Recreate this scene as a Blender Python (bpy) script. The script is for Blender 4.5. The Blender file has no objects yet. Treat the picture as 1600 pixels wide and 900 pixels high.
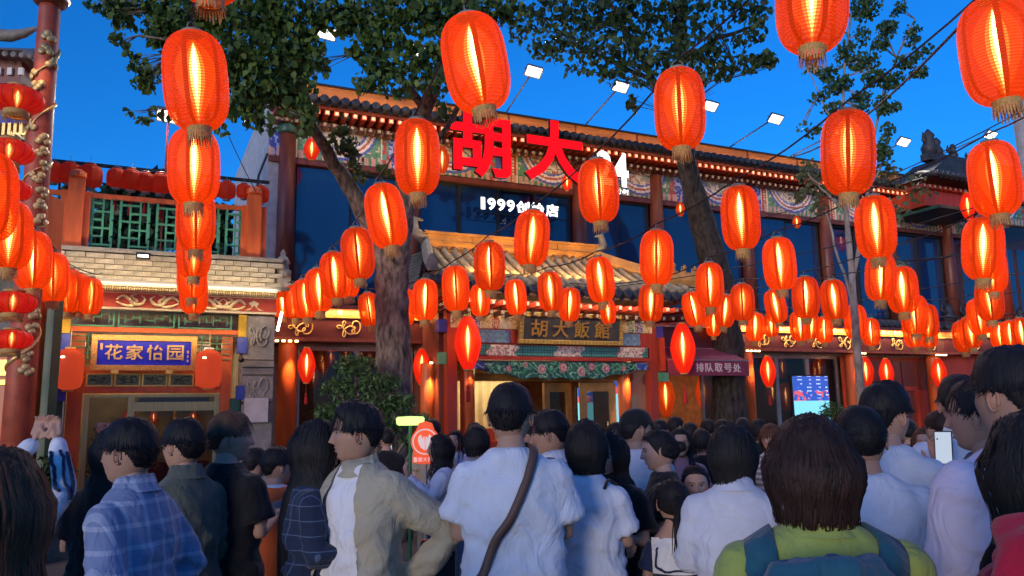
import bpy, math, random
import numpy as np
from mathutils import Vector, Matrix
from math import radians, sin, cos, pi, sqrt
random.seed(7); RNG = np.random.RandomState(11)
SC = bpy.context.scene
COL = SC.collection

# ------------------------------------------------------------------ camera
FPX, PITCH, ROLL, CAMH = 1244.0, radians(8.9), radians(-1.0), 1.7
cam_d = bpy.data.cameras.new('camera'); cam = bpy.data.objects.new('camera', cam_d); COL.objects.link(cam)
cam_d.sensor_width = 36; cam_d.lens = 36*FPX/1600; cam_d.clip_start = 0.05; cam_d.clip_end = 2000
CM = Matrix.Rotation(pi/2+PITCH, 4, 'X') @ Matrix.Rotation(ROLL, 4, 'Z')
cam.matrix_world = Matrix.Translation((0, 0, CAMH)) @ CM
SC.camera = cam
# ------------------------------------------------------------------ sky, sun, exposure
W = bpy.data.worlds.new('World'); SC.world = W; W.use_nodes = True
wn = W.node_tree.nodes; wl = W.node_tree.links; wn.clear()
sky = wn.new('ShaderNodeTexSky'); sky.sky_type = 'NISHITA'; sky.sun_disc = False
SUN_EL, SUN_ROT = radians(6.0), radians(205)
sky.sun_elevation = SUN_EL; sky.sun_rotation = SUN_ROT; sky.ozone_density = 6.0; sky.air_density = 1.0; sky.dust_density = 0.2
hsv = wn.new('ShaderNodeHueSaturation'); hsv.inputs['Saturation'].default_value = 1.04; hsv.inputs['Hue'].default_value = 0.485
mulc = wn.new('ShaderNodeMix'); mulc.data_type = 'RGBA'; mulc.blend_type = 'MULTIPLY'; mulc.inputs[0].default_value = 1.0
mulc.inputs[7].default_value = (0.80, 1.0, 1.50, 1)
bg = wn.new('ShaderNodeBackground'); bg.inputs[1].default_value = 0.15
wo = wn.new('ShaderNodeOutputWorld')
wl.new(sky.outputs[0], hsv.inputs['Color']); wl.new(hsv.outputs[0], mulc.inputs[6]); wl.new(mulc.outputs[2], bg.inputs[0]); wl.new(bg.outputs[0], wo.inputs[0])
sd = bpy.data.lights.new('sun', 'SUN'); so = bpy.data.objects.new('sun', sd); COL.objects.link(so)
sd.energy = 1.05; sd.angle = radians(20); sd.color = (1.0, 0.82, 0.68)
_sd = Vector((sin(SUN_ROT)*cos(SUN_EL), cos(SUN_ROT)*cos(SUN_EL), sin(SUN_EL)))
so.rotation_euler = _sd.to_track_quat('Z', 'Y').to_euler()
SC.view_settings.view_transform = 'Standard'; SC.view_settings.look = 'None'
SC.view_settings.exposure = 0.6; SC.view_settings.gamma = 1.0; SC.view_settings.use_curve_mapping = False
SC.render.engine = 'CYCLES'
cy = SC.cycles
cy.use_denoising = True; cy.max_bounces = 6; cy.diffuse_bounces = 3; cy.glossy_bounces = 3; cy.transmission_bounces = 4
cy.transparent_max_bounces = 48; cy.caustics_reflective = False; cy.caustics_refractive = False; cy.sample_clamp_indirect = 3.0
cy.use_light_tree = True

# ------------------------------------------------------------------ helpers
def prj(p):
    q = (CM.to_3x3().inverted() @ (Vector(p)-Vector((0, 0, CAMH))))
    return 800+FPX*q.x/-q.z, 450-FPX*q.y/-q.z
def ray(px, py): return (CM.to_3x3() @ Vector(((px-800)/FPX, (450-py)/FPX, -1)))
def at(px, py, Y):
    d = ray(px, py); return Vector((0, 0, CAMH)) + d*(Y/d.y)
BA = radians(25); BO = Vector((0, 15.6, 0)); BU = Vector((cos(BA), sin(BA), 0)); BN = Vector((sin(BA), -cos(BA), 0))
def fac(px, py, off):        # point of the facade plane seen at a photo position -> building coords (x, y, z)
    d = ray(px, py); o = Vector((0, 0, CAMH)); s = (BO+BN*off-o).dot(BN)/d.dot(BN); p = o+d*s
    return (p-BO).dot(BU), -off, p.z
def bw(x, y, z): return BO+BU*x-BN*y+Vector((0, 0, z))
BM = Matrix.Translation(BO) @ Matrix.Rotation(BA, 4, 'Z')

def tag(o, label=None, cat=None, group=None, kind=None):
    if label: o['label'] = label
    if cat: o['category'] = cat
    if group: o['group'] = group
    if kind: o['kind'] = kind
    return o
def thing(name, label, cat, loc=(0, 0, 0), rz=0, group=None, m=None):
    o = bpy.data.objects.new(name, None); COL.objects.link(o); o.empty_display_size = .1
    if m is not None: o.matrix_world = m
    else: o.location = loc; o.rotation_euler = (0, 0, rz)
    return tag(o, label, cat, group)
def bthing(name, label, cat, x=0, y=0, z=0, group=None):     # a thing standing in the building frame
    return thing(name, label, cat, m=BM @ Matrix.Translation((x, y, z)), group=group)

class MB:
    def __init__(s): s.v = []; s.f = []; s.m = []; s.c = []; s.ns = 0
    def add(s, vs, fs, mi=0, col=None):
        b = len(s.v); s.v.extend([tuple(v) for v in vs]); s.f.extend([tuple(i+b for i in f) for f in fs]); s.m.extend([mi]*len(fs))
        if col is not None: s.c.extend([col]*len(fs))
        return s
    def box(s, x0, x1, y0, y1, z0, z1, mi=0, M=None):
        vs = [(x0,y0,z0),(x1,y0,z0),(x1,y1,z0),(x0,y1,z0),(x0,y0,z1),(x1,y0,z1),(x1,y1,z1),(x0,y1,z1)]
        if M is not None: vs = [M @ Vector(v) for v in vs]
        return s.add(vs, [(3,2,1,0),(4,5,6,7),(0,1,5,4),(1,2,6,5),(2,3,7,6),(3,0,4,7)], mi)
    def bar(s, a, b, w, h=None, mi=0, up=(0, 0, 1)):
        a = Vector(a); b = Vector(b); h = h or w; d = (b-a).normalized(); u = Vector(up)
        if abs(d.dot(u)) > .98: u = Vector((1, 0, 0))
        x = d.cross(u).normalized()*w/2; y = x.cross(d).normalized()*h/2
        vs = [a-x-y, a+x-y, a+x+y, a-x+y, b-x-y, b+x-y, b+x+y, b-x+y]
        return s.add(vs, [(0,1,2,3),(7,6,5,4),(4,5,1,0),(5,6,2,1),(6,7,3,2),(7,4,0,3)], mi)
    def tube(s, path, rad, seg=8, mi=0, flat=1.0, cap=True, up=(0, 0, 1)):
        P = [Vector(p) for p in path]; n = len(P)
        if not hasattr(rad, '__len__'): rad = [rad]*n
        vs = []; U = Vector(up)
        for i in range(n):
            d = (P[min(i+1, n-1)]-P[max(i-1, 0)]).normalized()
            if abs(d.dot(U)) > .95: U = Vector((1, 0, 0)) if abs(d.x) < .9 else Vector((0, 1, 0))
            x = d.cross(U).normalized(); y = x.cross(d).normalized(); U = y
            for k in range(seg):
                a = 2*pi*k/seg; vs.append(P[i]+x*cos(a)*rad[i]+y*sin(a)*rad[i]*flat)
        fs = [(i*seg+k, i*seg+(k+1)%seg, (i+1)*seg+(k+1)%seg, (i+1)*seg+k) for i in range(n-1) for k in range(seg)]
        if cap: fs += [tuple(range(seg-1, -1, -1)), tuple((n-1)*seg+k for k in range(seg))]
        return s.add(vs, fs, mi)
    def lathe(s, prof, seg=16, c=(0, 0, 0), mi=0, cap=True, M=None, sx=1, sy=1):
        vs = [];
        for r, z in prof:
            for k in range(seg):
                a = 2*pi*k/seg; vs.append(Vector((c[0]+r*cos(a)*sx, c[1]+r*sin(a)*sy, c[2]+z)))
        if M is not None: vs = [M @ v for v in vs]
        n = len(prof)
        fs = [(i*seg+k, i*seg+(k+1)%seg, (i+1)*seg+(k+1)%seg, (i+1)*seg+k) for i in range(n-1) for k in range(seg)]
        if cap: fs += [tuple(range(seg-1, -1, -1)), tuple((n-1)*seg+k for k in range(seg))]
        return s.add(vs, fs, mi)
    def prism(s, pts, y0, y1, mi=0):      # outline in x,z extruded along y
        n = len(pts); vs = [(x, y0, z) for x, z in pts]+[(x, y1, z) for x, z in pts]
        fs = [tuple(range(n)), tuple(range(2*n-1, n-1, -1))]+[(i+n, (i+1) % n+n, (i+1) % n, i) for i in range(n)]
        return s.add(vs, fs, mi)
    def mesh(s, name, mats, smooth=False):
        me = bpy.data.meshes.new(name); me.from_pydata(s.v, [], s.f)
        if not isinstance(mats, (list, tuple)): mats = [mats]
        for m in mats: me.materials.append(m)
        if len(mats) > 1: me.polygons.foreach_set('material_index', s.m)
        if s.c:
            ca = me.color_attributes.new('Col', 'FLOAT_COLOR', 'CORNER'); arr = []
            for f, c in zip(s.f, s.c): arr.extend((c[0], c[1], c[2], 1.0)*len(f))
            ca.data.foreach_set('color', arr)
        if smooth: me.polygons.foreach_set('use_smooth', [True]*len(me.polygons))
        me.update(); return me
    def build(s, name, mats, parent=None, smooth=False, loc=None, M=None):
        return put(name, s.mesh(name, mats, smooth), parent, loc, M)
def put(name, me, parent=None, loc=None, M=None):
    o = bpy.data.objects.new(name, me); COL.objects.link(o)
    if parent is not None: o.parent = parent
    if loc is not None: o.location = loc
    if M is not None:
        if parent is None: o.matrix_world = M
        else: o.matrix_local = M
    return o
def smooth_angle(o, ang=40):
    me = o.data
    try: me.set_sharp_from_angle(angle=radians(ang))
    except Exception: pass
    me.polygons.foreach_set('use_smooth', [True]*len(me.polygons)); return o

MATS = {}
def mat(name, col, rough=.6, metal=0, noise=.15, scale=6, bump=.0, bscale=40, emit=None, es=0, spec=.5, stretch=None, attr=False, trans=0, coat=0):
    if name in MATS: return MATS[name]
    m = bpy.data.materials.new(name); m.use_nodes = True; nt = m.node_tree; N = nt.nodes; L = nt.links
    b = N['Principled BSDF']; b.inputs['Roughness'].default_value = rough; b.inputs['Metallic'].default_value = metal
    b.inputs['Specular IOR Level'].default_value = spec; b.inputs['Coat Weight'].default_value = coat
    if trans: b.inputs['Transmission Weight'].default_value = trans
    tc = N.new('ShaderNodeTexCoord'); src = tc.outputs['Object']
    if stretch:
        mp = N.new('ShaderNodeMapping'); mp.inputs['Scale'].default_value = stretch; L.new(src, mp.inputs[0]); src = mp.outputs[0]
    nz = N.new('ShaderNodeTexNoise'); nz.inputs['Scale'].default_value = scale; nz.inputs['Detail'].default_value = 6; L.new(src, nz.inputs['Vector'])
    mr = N.new('ShaderNodeMapRange'); mr.inputs[1].default_value = .3; mr.inputs[2].default_value = .7
    mr.inputs[3].default_value = 1-noise; mr.inputs[4].default_value = 1+noise; L.new(nz.outputs[0], mr.inputs[0])
    mx = N.new('ShaderNodeVectorMath'); mx.operation = 'SCALE'
    if attr:
        at_ = N.new('ShaderNodeAttribute'); at_.attribute_name = 'Col'; L.new(at_.outputs['Color'], mx.inputs[0])
    else: mx.inputs[0].default_value = col[:3]
    L.new(mr.outputs[0], mx.inputs['Scale']); L.new(mx.outputs[0], b.inputs['Base Color'])
    r2 = N.new('ShaderNodeMapRange'); r2.inputs[3].default_value = max(0, rough-.1); r2.inputs[4].default_value = min(1, rough+.12); L.new(nz.outputs[0], r2.inputs[0]); L.new(r2.outputs[0], b.inputs['Roughness'])
    if bump:
        n2 = N.new('ShaderNodeTexNoise'); n2.inputs['Scale'].default_value = bscale; n2.inputs['Detail'].default_value = 4; L.new(src, n2.inputs['Vector'])
        bp = N.new('ShaderNodeBump'); bp.inputs['Strength'].default_value = bump; bp.inputs['Distance'].default_value = .02; L.new(n2.outputs[0], bp.inputs['Height']); L.new(bp.outputs[0], b.inputs['Normal'])
    if emit is not None:
        if emit == 'attr': L.new(at_.outputs['Color'], b.inputs['Emission Color'])
        else: b.inputs['Emission Color'].default_value = (*emit, 1)
        b.inputs['Emission Strength'].default_value = es
    MATS[name] = m; return m

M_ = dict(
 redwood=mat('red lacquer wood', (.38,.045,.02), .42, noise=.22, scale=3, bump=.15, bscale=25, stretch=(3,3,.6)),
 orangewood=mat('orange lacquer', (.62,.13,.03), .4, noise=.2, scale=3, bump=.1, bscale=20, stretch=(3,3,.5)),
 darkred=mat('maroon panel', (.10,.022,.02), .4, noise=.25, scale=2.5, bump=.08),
 brown=mat('brown column paint', (.17,.045,.03), .4, noise=.3, scale=2.5, bump=.1, stretch=(3,3,.5)),
 tile=mat('dark roof tile', (.045,.045,.05), .55, noise=.4, scale=9, bump=.4, bscale=60),
 gtile=mat('grey roof tile', (.22,.20,.17), .6, noise=.35, scale=9, bump=.5, bscale=50),
 wtile=mat('warm roof tile', (.30,.23,.14), .6, noise=.4, scale=9, bump=.5, bscale=50),
 ochre=mat('ochre ridge plaster', (.42,.20,.05), .6, noise=.35, scale=4, bump=.5, bscale=18),
 stone=mat('carved grey stone', (.26,.25,.23), .8, noise=.3, scale=5, bump=.6, bscale=22),
 brick=mat('grey brick', (.30,.275,.22), .85, noise=.25, scale=8, bump=.6, bscale=60),
 mortar=mat('mortar', (.16,.15,.13), .9, noise=.2, scale=9, bump=.3),
 green=mat('green lattice paint', (.08,.36,.20), .5, noise=.2, scale=6),
 dgreen=mat('dark green paint', (.02,.09,.06), .45, noise=.2, scale=4),
 blue=mat('blue bracket paint', (.03,.06,.35), .5, noise=.25, scale=12),
 yellow=mat('yellow painted wood', (.55,.36,.02), .5, noise=.2, scale=12),
 gold=mat('gold relief', (.72,.50,.18), .38, metal=.55, noise=.2, scale=14, bump=.2),
 goldp=mat('gold leaf paint', (.80,.52,.12), .35, metal=.7, noise=.15, scale=20),
 cream=mat('cream trim', (.70,.62,.42), .5, noise=.12),
 white=mat('white paint', (.78,.78,.76), .5, noise=.08),
 black=mat('black metal', (.02,.02,.022), .45, noise=.1),
 steel=mat('grey steel', (.30,.31,.33), .4, metal=.6, noise=.15),
 brass=mat('brushed brass', (.55,.42,.18), .35, metal=.8, noise=.15, scale=30, stretch=(1,1,.05)),
 paint=mat('painted beam', (1,1,1), .55, noise=.22, scale=22, attr=True),
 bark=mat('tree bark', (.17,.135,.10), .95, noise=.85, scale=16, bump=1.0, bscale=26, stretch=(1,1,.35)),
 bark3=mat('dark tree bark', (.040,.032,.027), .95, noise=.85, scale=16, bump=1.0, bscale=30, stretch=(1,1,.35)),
 bark2=mat('pale poplar bark', (.28,.25,.21), .9, noise=.5, scale=8, bump=.8, bscale=26, stretch=(1,1,.6)),
 asphalt=mat('street paving', (.06,.06,.062), .85, noise=.3, scale=2, bump=.4, bscale=60),
 led=mat('led face', (1,1,1), .5, emit=(1,.93,.80), es=9),
 warmled=mat('warm led strip', (1,.8,.5), .5, emit=(1,.58,.22), es=7),
)
def glassmat(name, col, rough=.03, alpha=.45, spec=.5):
    m = bpy.data.materials.new(name); m.use_nodes = True; nt = m.node_tree; N = nt.nodes; L = nt.links
    b = N['Principled BSDF']; b.inputs['Base Color'].default_value = (*col, 1); b.inputs['Roughness'].default_value = rough
    b.inputs['Specular IOR Level'].default_value = spec; b.inputs['IOR'].default_value = 1.5
    nz = N.new('ShaderNodeTexNoise'); nz.inputs['Scale'].default_value = 1.3; nz.inputs['Detail'].default_value = 1
    tc = N.new('ShaderNodeTexCoord'); L.new(tc.outputs['Object'], nz.inputs['Vector'])
    bp = N.new('ShaderNodeBump'); bp.inputs['Strength'].default_value = .05; bp.inputs['Distance'].default_value = .05; L.new(nz.outputs[0], bp.inputs['Height']); L.new(bp.outputs[0], b.inputs['Normal'])
    t = N.new('ShaderNodeBsdfTransparent'); t.inputs[0].default_value = (.8,.85,.85,1); mx = N.new('ShaderNodeMixShader'); mx.inputs[0].default_value = 1-alpha
    L.new(t.outputs[0], mx.inputs[1]); L.new(b.outputs[0], mx.inputs[2]); L.new(mx.outputs[0], N['Material Output'].inputs[0])
    MATS[name] = m; return m
M_['glass'] = glassmat('window glass', (.01,.014,.02), .03, .35)
M_['bluewin'] = glassmat('upper window glass', (.012,.045,.15), .05, .1, 1.0)
M_['doorglass'] = glassmat('door glass', (.02,.02,.02), .03, .55)
def emis(name, col, s):
    m = bpy.data.materials.new(name); m.use_nodes = True; N = m.node_tree.nodes; N.clear()
    e = N.new('ShaderNodeEmission'); e.inputs[0].default_value = (*col, 1); e.inputs[1].default_value = s
    o = N.new('ShaderNodeOutputMaterial'); m.node_tree.links.new(e.outputs[0], o.inputs[0]); MATS[name] = m; return m
M_['redneon'] = emis('red sign face', (1, .005, .012), 1.0)
M_['whiteneon'] = emis('white sign face', (1, 1, 1), 1.6)
M_['lampface'] = emis('flood lamp face', (1, .95, .84), 2.2)
M_['bulb'] = emis('small bulb', (1, .75, .4), 8.0)
M_['screen'] = mat('screen print', (1,1,1), .4, noise=0, attr=True, emit='attr', es=1.0)

def nrm(a): return a/np.maximum(np.linalg.norm(a, axis=-1, keepdims=True), 1e-9)
_T = np.random.RandomState(3).rand(64, 64, 64).astype(np.float32)
def vnoise(p):               # value noise in [0,1]
    p = np.asarray(p, float); i = np.floor(p).astype(int); f = p-i; f = f*f*(3-2*f); i = i & 63; j = (i+1) & 63
    x0, y0, z0 = i[..., 0], i[..., 1], i[..., 2]; x1, y1, z1 = j[..., 0], j[..., 1], j[..., 2]; fx, fy, fz = f[..., 0], f[..., 1], f[..., 2]
    a = _T[x0,y0,z0]*(1-fx)+_T[x1,y0,z0]*fx; b = _T[x0,y1,z0]*(1-fx)+_T[x1,y1,z0]*fx
    c = _T[x0,y0,z1]*(1-fx)+_T[x1,y0,z1]*fx; d = _T[x0,y1,z1]*(1-fx)+_T[x1,y1,z1]*fx
    return (a*(1-fy)+b*fy)*(1-fz)+(c*(1-fy)+d*fy)*fz
def npmesh(name, V, F, mats, smooth=True, col=None, colv=None, mi=None):
    V = np.asarray(V, np.float32); F = np.asarray(F, np.int32); me = bpy.data.meshes.new(name); k = F.shape[1]
    me.vertices.add(len(V)); me.vertices.foreach_set('co', V.ravel()); me.loops.add(F.size); me.loops.foreach_set('vertex_index', F.ravel())
    me.polygons.add(len(F)); me.polygons.foreach_set('loop_start', np.arange(0, F.size, k, dtype=np.int32)); me.polygons.foreach_set('loop_total', np.full(len(F), k, np.int32))
    if not isinstance(mats, (list, tuple)): mats = [mats]
    for m in mats: me.materials.append(m)
    if mi is not None: me.polygons.foreach_set('material_index', np.asarray(mi, np.int32))
    me.update(calc_edges=True)
    if smooth: me.polygons.foreach_set('use_smooth', [True]*len(F))
    if col is not None:
        ca = me.color_attributes.new('Col', 'FLOAT_COLOR', 'CORNER'); c = np.ones((len(F), k, 4), np.float32); c[..., :3] = np.asarray(col)[:, None, :]; ca.data.foreach_set('color', c.ravel())
    if colv is not None:
        ca = me.color_attributes.new('Col', 'FLOAT_COLOR', 'POINT'); c = np.ones((len(V), 4), np.float32); c[:, :3] = colv; ca.data.foreach_set('color', c.ravel())
    return me
def panel(name, parent, fn, x0, x1, z0, z1, y, dep=.03, cell=.02, m=None, relief=None, M=None, bottom=None):
    """a board with printed / painted front: fn(U metres, V metres) -> colours per cell, front faces -y"""
    nx = max(2, int((x1-x0)/cell)); nz = max(2, int((z1-z0)/cell)); X = np.linspace(x0, x1, nx+1); Z = np.linspace(z0, z1, nz+1)
    gx, gz = np.meshgrid(X, Z)
    if bottom is not None: b = bottom(gx); gz = z1-(z1-gz)/(z1-z0)*(z1-b)
    V = np.stack([gx, np.full_like(gx, y), gz], -1)
    if relief is not None: V[..., 1] -= relief(gx-x0, gz-z0)
    V = V.reshape(-1, 3); k = np.arange(nx+1); I = (np.arange(nz)[:, None]*(nx+1)+np.arange(nx)[None]).ravel(); F = np.stack([I, I+1, I+nx+2, I+nx+1], -1)
    C = V[F].mean(1); cc = fn(C[:, 0]-x0, C[:, 2]-z0)
    # rim and back
    n0 = len(V); bot = np.arange(nx+1); top = nz*(nx+1)+np.arange(nx+1); lf = np.arange(nz+1)*(nx+1); rt = lf+nx
    loop = np.concatenate([bot, rt[1:], top[::-1][1:], lf[::-1][1:-1]]); back = V[loop].copy(); back[:, 1] = y+dep; V = np.concatenate([V, back]); m_ = len(loop)
    R = np.stack([loop, n0+np.arange(m_), n0+(np.arange(m_)+1) % m_, np.roll(loop, -1)], -1); F = np.concatenate([F, R]); cc = np.concatenate([cc, np.tile(cc.mean(0)*.6, (m_, 1))])
    return put(name, npmesh(name, V, F, m or M_['paint'], smooth=False, col=cc), parent, M=M)

def textmesh(txt, size, mat_, name, depth=.02, offset=0.0, parent=None, M=None, align='CENTER', sx=1, shear=0):
    cu = bpy.data.curves.new(name, 'FONT'); cu.body = txt; cu.size = size; cu.extrude = depth; cu.offset = offset; cu.align_x = align; cu.align_y = 'CENTER'; cu.resolution_u = 3; cu.shear = shear
    o = bpy.data.objects.new(name+'_tmp', cu); COL.objects.link(o); dg = bpy.context.evaluated_depsgraph_get()
    me = bpy.data.meshes.new_from_object(o.evaluated_get(dg)); bpy.data.objects.remove(o); bpy.data.curves.remove(cu)
    me.materials.clear()
    for m in (mat_ if isinstance(mat_, list) else [mat_]): me.materials.append(m)
    me.transform(Matrix.Diagonal((sx, 1, 1, 1)) ); me.transform(Matrix.Rotation(pi/2, 4, 'X'))
    if isinstance(mat_, list):
        me.polygons.foreach_set('material_index', [0 if abs(p.normal.y) > .7 and p.normal.y < 0 else 1 for p in me.polygons])
    me.name = name
    return put(name, me, parent, M=M)
def fitchar(ch, x0, x1, z0, z1, y, mats, name, parent, depth=.02, offset=0.0, rot=0):
    o = textmesh(ch, 1.0, mats, name, depth/max(z1-z0, .01), offset, parent)
    v = np.empty(len(o.data.vertices)*3, np.float32); o.data.vertices.foreach_get('co', v); v = v.reshape(-1, 3)
    lo, hi = v.min(0), v.max(0); v[:, 0] = x0+(v[:, 0]-lo[0])/(hi[0]-lo[0])*(x1-x0); v[:, 2] = z0+(v[:, 2]-lo[2])/(hi[2]-lo[2])*(z1-z0)
    v[:, 1] = y+(v[:, 1]-lo[1])/(hi[1]-lo[1]+1e-9)*depth-depth; o.data.vertices.foreach_set('co', v.ravel()); o.data.update(); return o
# ================================================================== street
g = MB(); g.add([(-60,-30,0),(80,-30,0),(80,90,0),(-60,90,0)], [(0,1,2,3)]); tag(g.build('street', M_['asphalt']), kind='structure')

# ------------------------------------------------------------------ painted patterns (flat print)
def cmap(U, base): return np.tile(np.array(base, float), (len(U), 1))
def setc(c, m, col): c[m] = col
KEY = ["11111111","10000001","10111101","10100101","10101101","10100001","10111111","10000000"]
KEYA = np.array([[int(q) for q in r] for r in KEY])
def keyfn(cell, fg, bg):
    def fn(U, V):
        c = cmap(U, bg); k = cell/8; i = (U/k).astype(int) % 8; j = np.clip((V/k).astype(int), 0, 7); setc(c, KEYA[7-j, i] == 1, fg); return c
    return fn
def beamfn(seed=0):
    def fn(U, V):
        H = 1.0; n = vnoise(np.stack([U*9+seed, V*9, U*0+seed], -1)); n2 = vnoise(np.stack([U*22+seed, V*22, U*0+3], -1))
        per = 2.35; u = (U+seed*.37) % per; c = cmap(U, (.10,.28,.17)); blk = ((U+seed*.37)//per).astype(int)
        fl = (n2 > .78); setc(c, fl, (.62,.5,.45)); setc(c, (n2 < .25), (.05,.16,.10))
        # blue / red terminal bands with dotted frames
        b = (u < .34); setc(c, b, (.05,.08,.36)); setc(c, b & (n2 > .62), (.35,.42,.7))
        b2 = (u >= .34) & (u < .52); setc(c, b2, (.5,.05,.03)); setc(c, b2 & (np.abs(u-.43) < .035) & ((V*14) % 1 > .5), (.7,.62,.45))
        setc(c, (np.abs(u-.34) < .018) | (np.abs(u-.52) < .018) | (np.abs(u-2.2) < .018), (.75,.68,.5))
        b3 = u > 2.2; setc(c, b3, (.42,.06,.05)); setc(c, b3 & (n2 > .6), (.1,.3,.25))
        # hanging half-oval bundle with concentric outlines
        cx = 1.36; r = np.sqrt(((u-cx)/.80)**2+((.86-V)/.80)**2); col = [(.08,.12,.45),(.72,.70,.66),(.45,.12,.10),(.74,.72,.66),(.10,.14,.5)]
        for k, rr in enumerate([1.0,.93,.87,.81,.75]): setc(c, (r < rr), col[k])
        ins = r < .70; c[ins] = np.array([.62,.58,.48])*(.8+.4*n[ins])[:, None]
        w = np.abs(((V*3.2+np.sin(u*7+blk)*.5+n*1.2) % 1)-.5); setc(c, ins & (w < .09), (.20,.13,.09)); setc(c, ins & (n2 > .74), (.42,.18,.12)); setc(c, ins & (n < .24), (.28,.36,.30))
        pk = (V < .16) & (r >= 1.0); setc(c, pk & (((u*7) % 1) < .5), (.60,.35,.30))
        return c
    return fn
def scrollfn(bg, fg, sc=.22, seed=0):
    def fn(U, V):
        c = cmap(U, bg); u = (U % sc)/sc-.5; v = V/sc; v = (v % 1)-.5; r = np.hypot(u, v); a = np.arctan2(v, u*np.where((U/sc).astype(int) % 2 == 0, 1, -1))
        s = (r*5.2-a/(2*pi)) % 1; setc(c, (s < .42) & (r < .46), fg); setc(c, (np.abs(r-.49) < .035), np.array(fg)*.7+.1)
        return c
    return fn
def checkfn(U, V):
    c = cmap(U, (.05,.30,.25)); k = .055; a = ((U/k) % 1 < .28) | ((V/k) % 1 < .28); setc(c, a, (.03,.10,.12)); n = vnoise(np.stack([U*30, V*30, U*0], -1))
    uu = (U % 1.35); m = (np.abs(uu-.72+.05*np.sin(V*30)) < .28); setc(c, m, (.62,.60,.52)); setc(c, m & (n > .66), (.38,.20,.22)); setc(c, m & (n < .26), (.20,.25,.22)); return c
def mixfn(U, V):
    n = vnoise(np.stack([U*26, V*26, U*0], -1)); k = (U/.19).astype(int) % 6; pal = np.array([(.6,.38,.10),(.07,.30,.20),(.05,.09,.42),(.55,.42,.12),(.60,.10,.05),(.62,.60,.5)]); c = pal[k].copy()
    d = np.abs((U/.19) % 1-.5); s = ((np.hypot(((U/.19) % 1)-.5, ((V/.2) % 1)-.5)*6) % 1 < .4); c[s] = (.72,.62,.36); c[d > .44] = (.75,.66,.40); c[n < .2] *= .4; return c

# ================================================================== main restaurant
RB = bthing('restaurant_building', 'long two storey red columned restaurant with painted eave and blue upper windows', 'building')
D = .04
# ---- upper storey, plane y = 1.0 .. (front face)
x0, x1 = -4.6, 15.2
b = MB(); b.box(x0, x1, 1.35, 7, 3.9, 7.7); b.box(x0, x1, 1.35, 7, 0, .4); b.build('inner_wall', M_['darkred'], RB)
b = MB(); b.box(x0-.02, x0+.28, 1.0, 7, 0, 7.9); b.build('end_wall', mat('pale gable render', (.42,.44,.47), .7, noise=.2), RB)
fb = MB(); fb.box(x0-.1, x1, .80, 1.3, 7.76, 8.08); fb.build('fascia', mat('orange fascia board', (.40,.16,.045), .5, noise=.35, scale=2.2, bump=.15, stretch=(.4,1,3)), RB)
fb = MB(); fb.box(x0-.15, x1, .76, 1.35, 8.08, 8.12); fb.build('fascia_cap', M_['black'], RB)
for k in range(1, 12):
    s = MB(); s.box(x0+k*1.65, x0+k*1.65+.03, .785, .80, 7.76, 8.075); s.build('fascia_joint', M_['brown'], RB)
# eave tiles: round caps on a pitch of 0.2 m with drip tiles between
tm = MB(); tm.tube([(0, -.42, -.03), (0, .25, .12)], [.085, .075], 10); tm.lathe([(.0, 0), (.085, 0), (.085, .02), (.06, .03)], 10, M=Matrix.Translation((0, -.42, -.03)) @ Matrix.Rotation(radians(77), 4, 'X'))
tme = tm.mesh('eave_tile', M_['tile'], True)
dm = MB(); dm.prism([(-.07, 0), (.07, 0), (.05, -.07), (0, -.11), (-.05, -.07)], -.38, -.36); dm.box(-.07, .07, -.38, .25, -.01, .01); dme = dm.mesh('drip_tile', M_['tile'])
n = int((x1-x0)/.2)
for k in range(n):
    z = 7.66+random.uniform(-.006, .006); put('eave_tile', tme, RB, (x0+.1+k*.2, .72, z)); put('drip_tile', dme, RB, (x0+.2+k*.2, .72, z-.05))
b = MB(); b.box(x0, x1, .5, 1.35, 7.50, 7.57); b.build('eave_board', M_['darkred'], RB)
rm = MB(); rm.box(-.045, .045, -.02, .5, -.045, .045, 0); rm.box(-.03, .03, -.026, -.02, -.03, .03, 1); rme = rm.mesh('rafter_end', [M_['redwood'], mat('faded white end', (.42,.40,.35), .6, noise=.3)])
rm = MB(); rm.box(-.04, .04, -.02, .5, -.04, .04, 0); rm.box(-.028, .028, -.026, -.02, -.028, .028, 1); rme2 = rm.mesh('rafter_end_low', [M_['darkred'], mat('faded cream end', (.30,.26,.18), .6, noise=.3)])
n = int((x1-x0)/.18)
for k in range(n):
    put('rafter_end', rme, RB, (x0+.1+k*.18, .52, 7.44)); put('rafter_end', rme2, RB, (x0+.1+k*.18, .74, 7.28))
panel('painted_beam', RB, beamfn(0), x0, x1, 6.62, 7.24, .97, dep=.06, cell=.028)
panel('upper_beam', RB, scrollfn((.25,.05,.04), (.5,.42,.25), .09), x0, x1, 7.24, 7.38, .90, dep=.1, cell=.028)
b = MB(); b.box(x0, x1, .94, 1.15, 6.50, 6.60); b.build('window_head', M_['brown'], RB)
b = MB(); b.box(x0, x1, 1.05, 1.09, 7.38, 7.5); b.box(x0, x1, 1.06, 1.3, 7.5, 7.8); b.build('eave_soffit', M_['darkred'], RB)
colx = [-4.25, -1.75, 2.15, 4.25, 6.95, 9.6, 12.0, 14.35]
cm_ = MB(); cm_.lathe([(.17, 3.95), (.165, 5.5), (.155, 7.2)], 18); cme = cm_.mesh('column', M_['brown'], True)
for x in colx: put('upper_column', cme, RB, (x, .98, 0))
cb = MB(); cb.lathe([(.19, 7.02), (.2, 7.06), (.19, 7.12), (.2, 7.18), (.17, 7.2)], 16)
cbm = cb.mesh('column_capital', M_['dgreen'], True)
for x in colx[:1]+colx[-1:]: put('column_capital', cbm, RB, (x, .98, .05))
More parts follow.
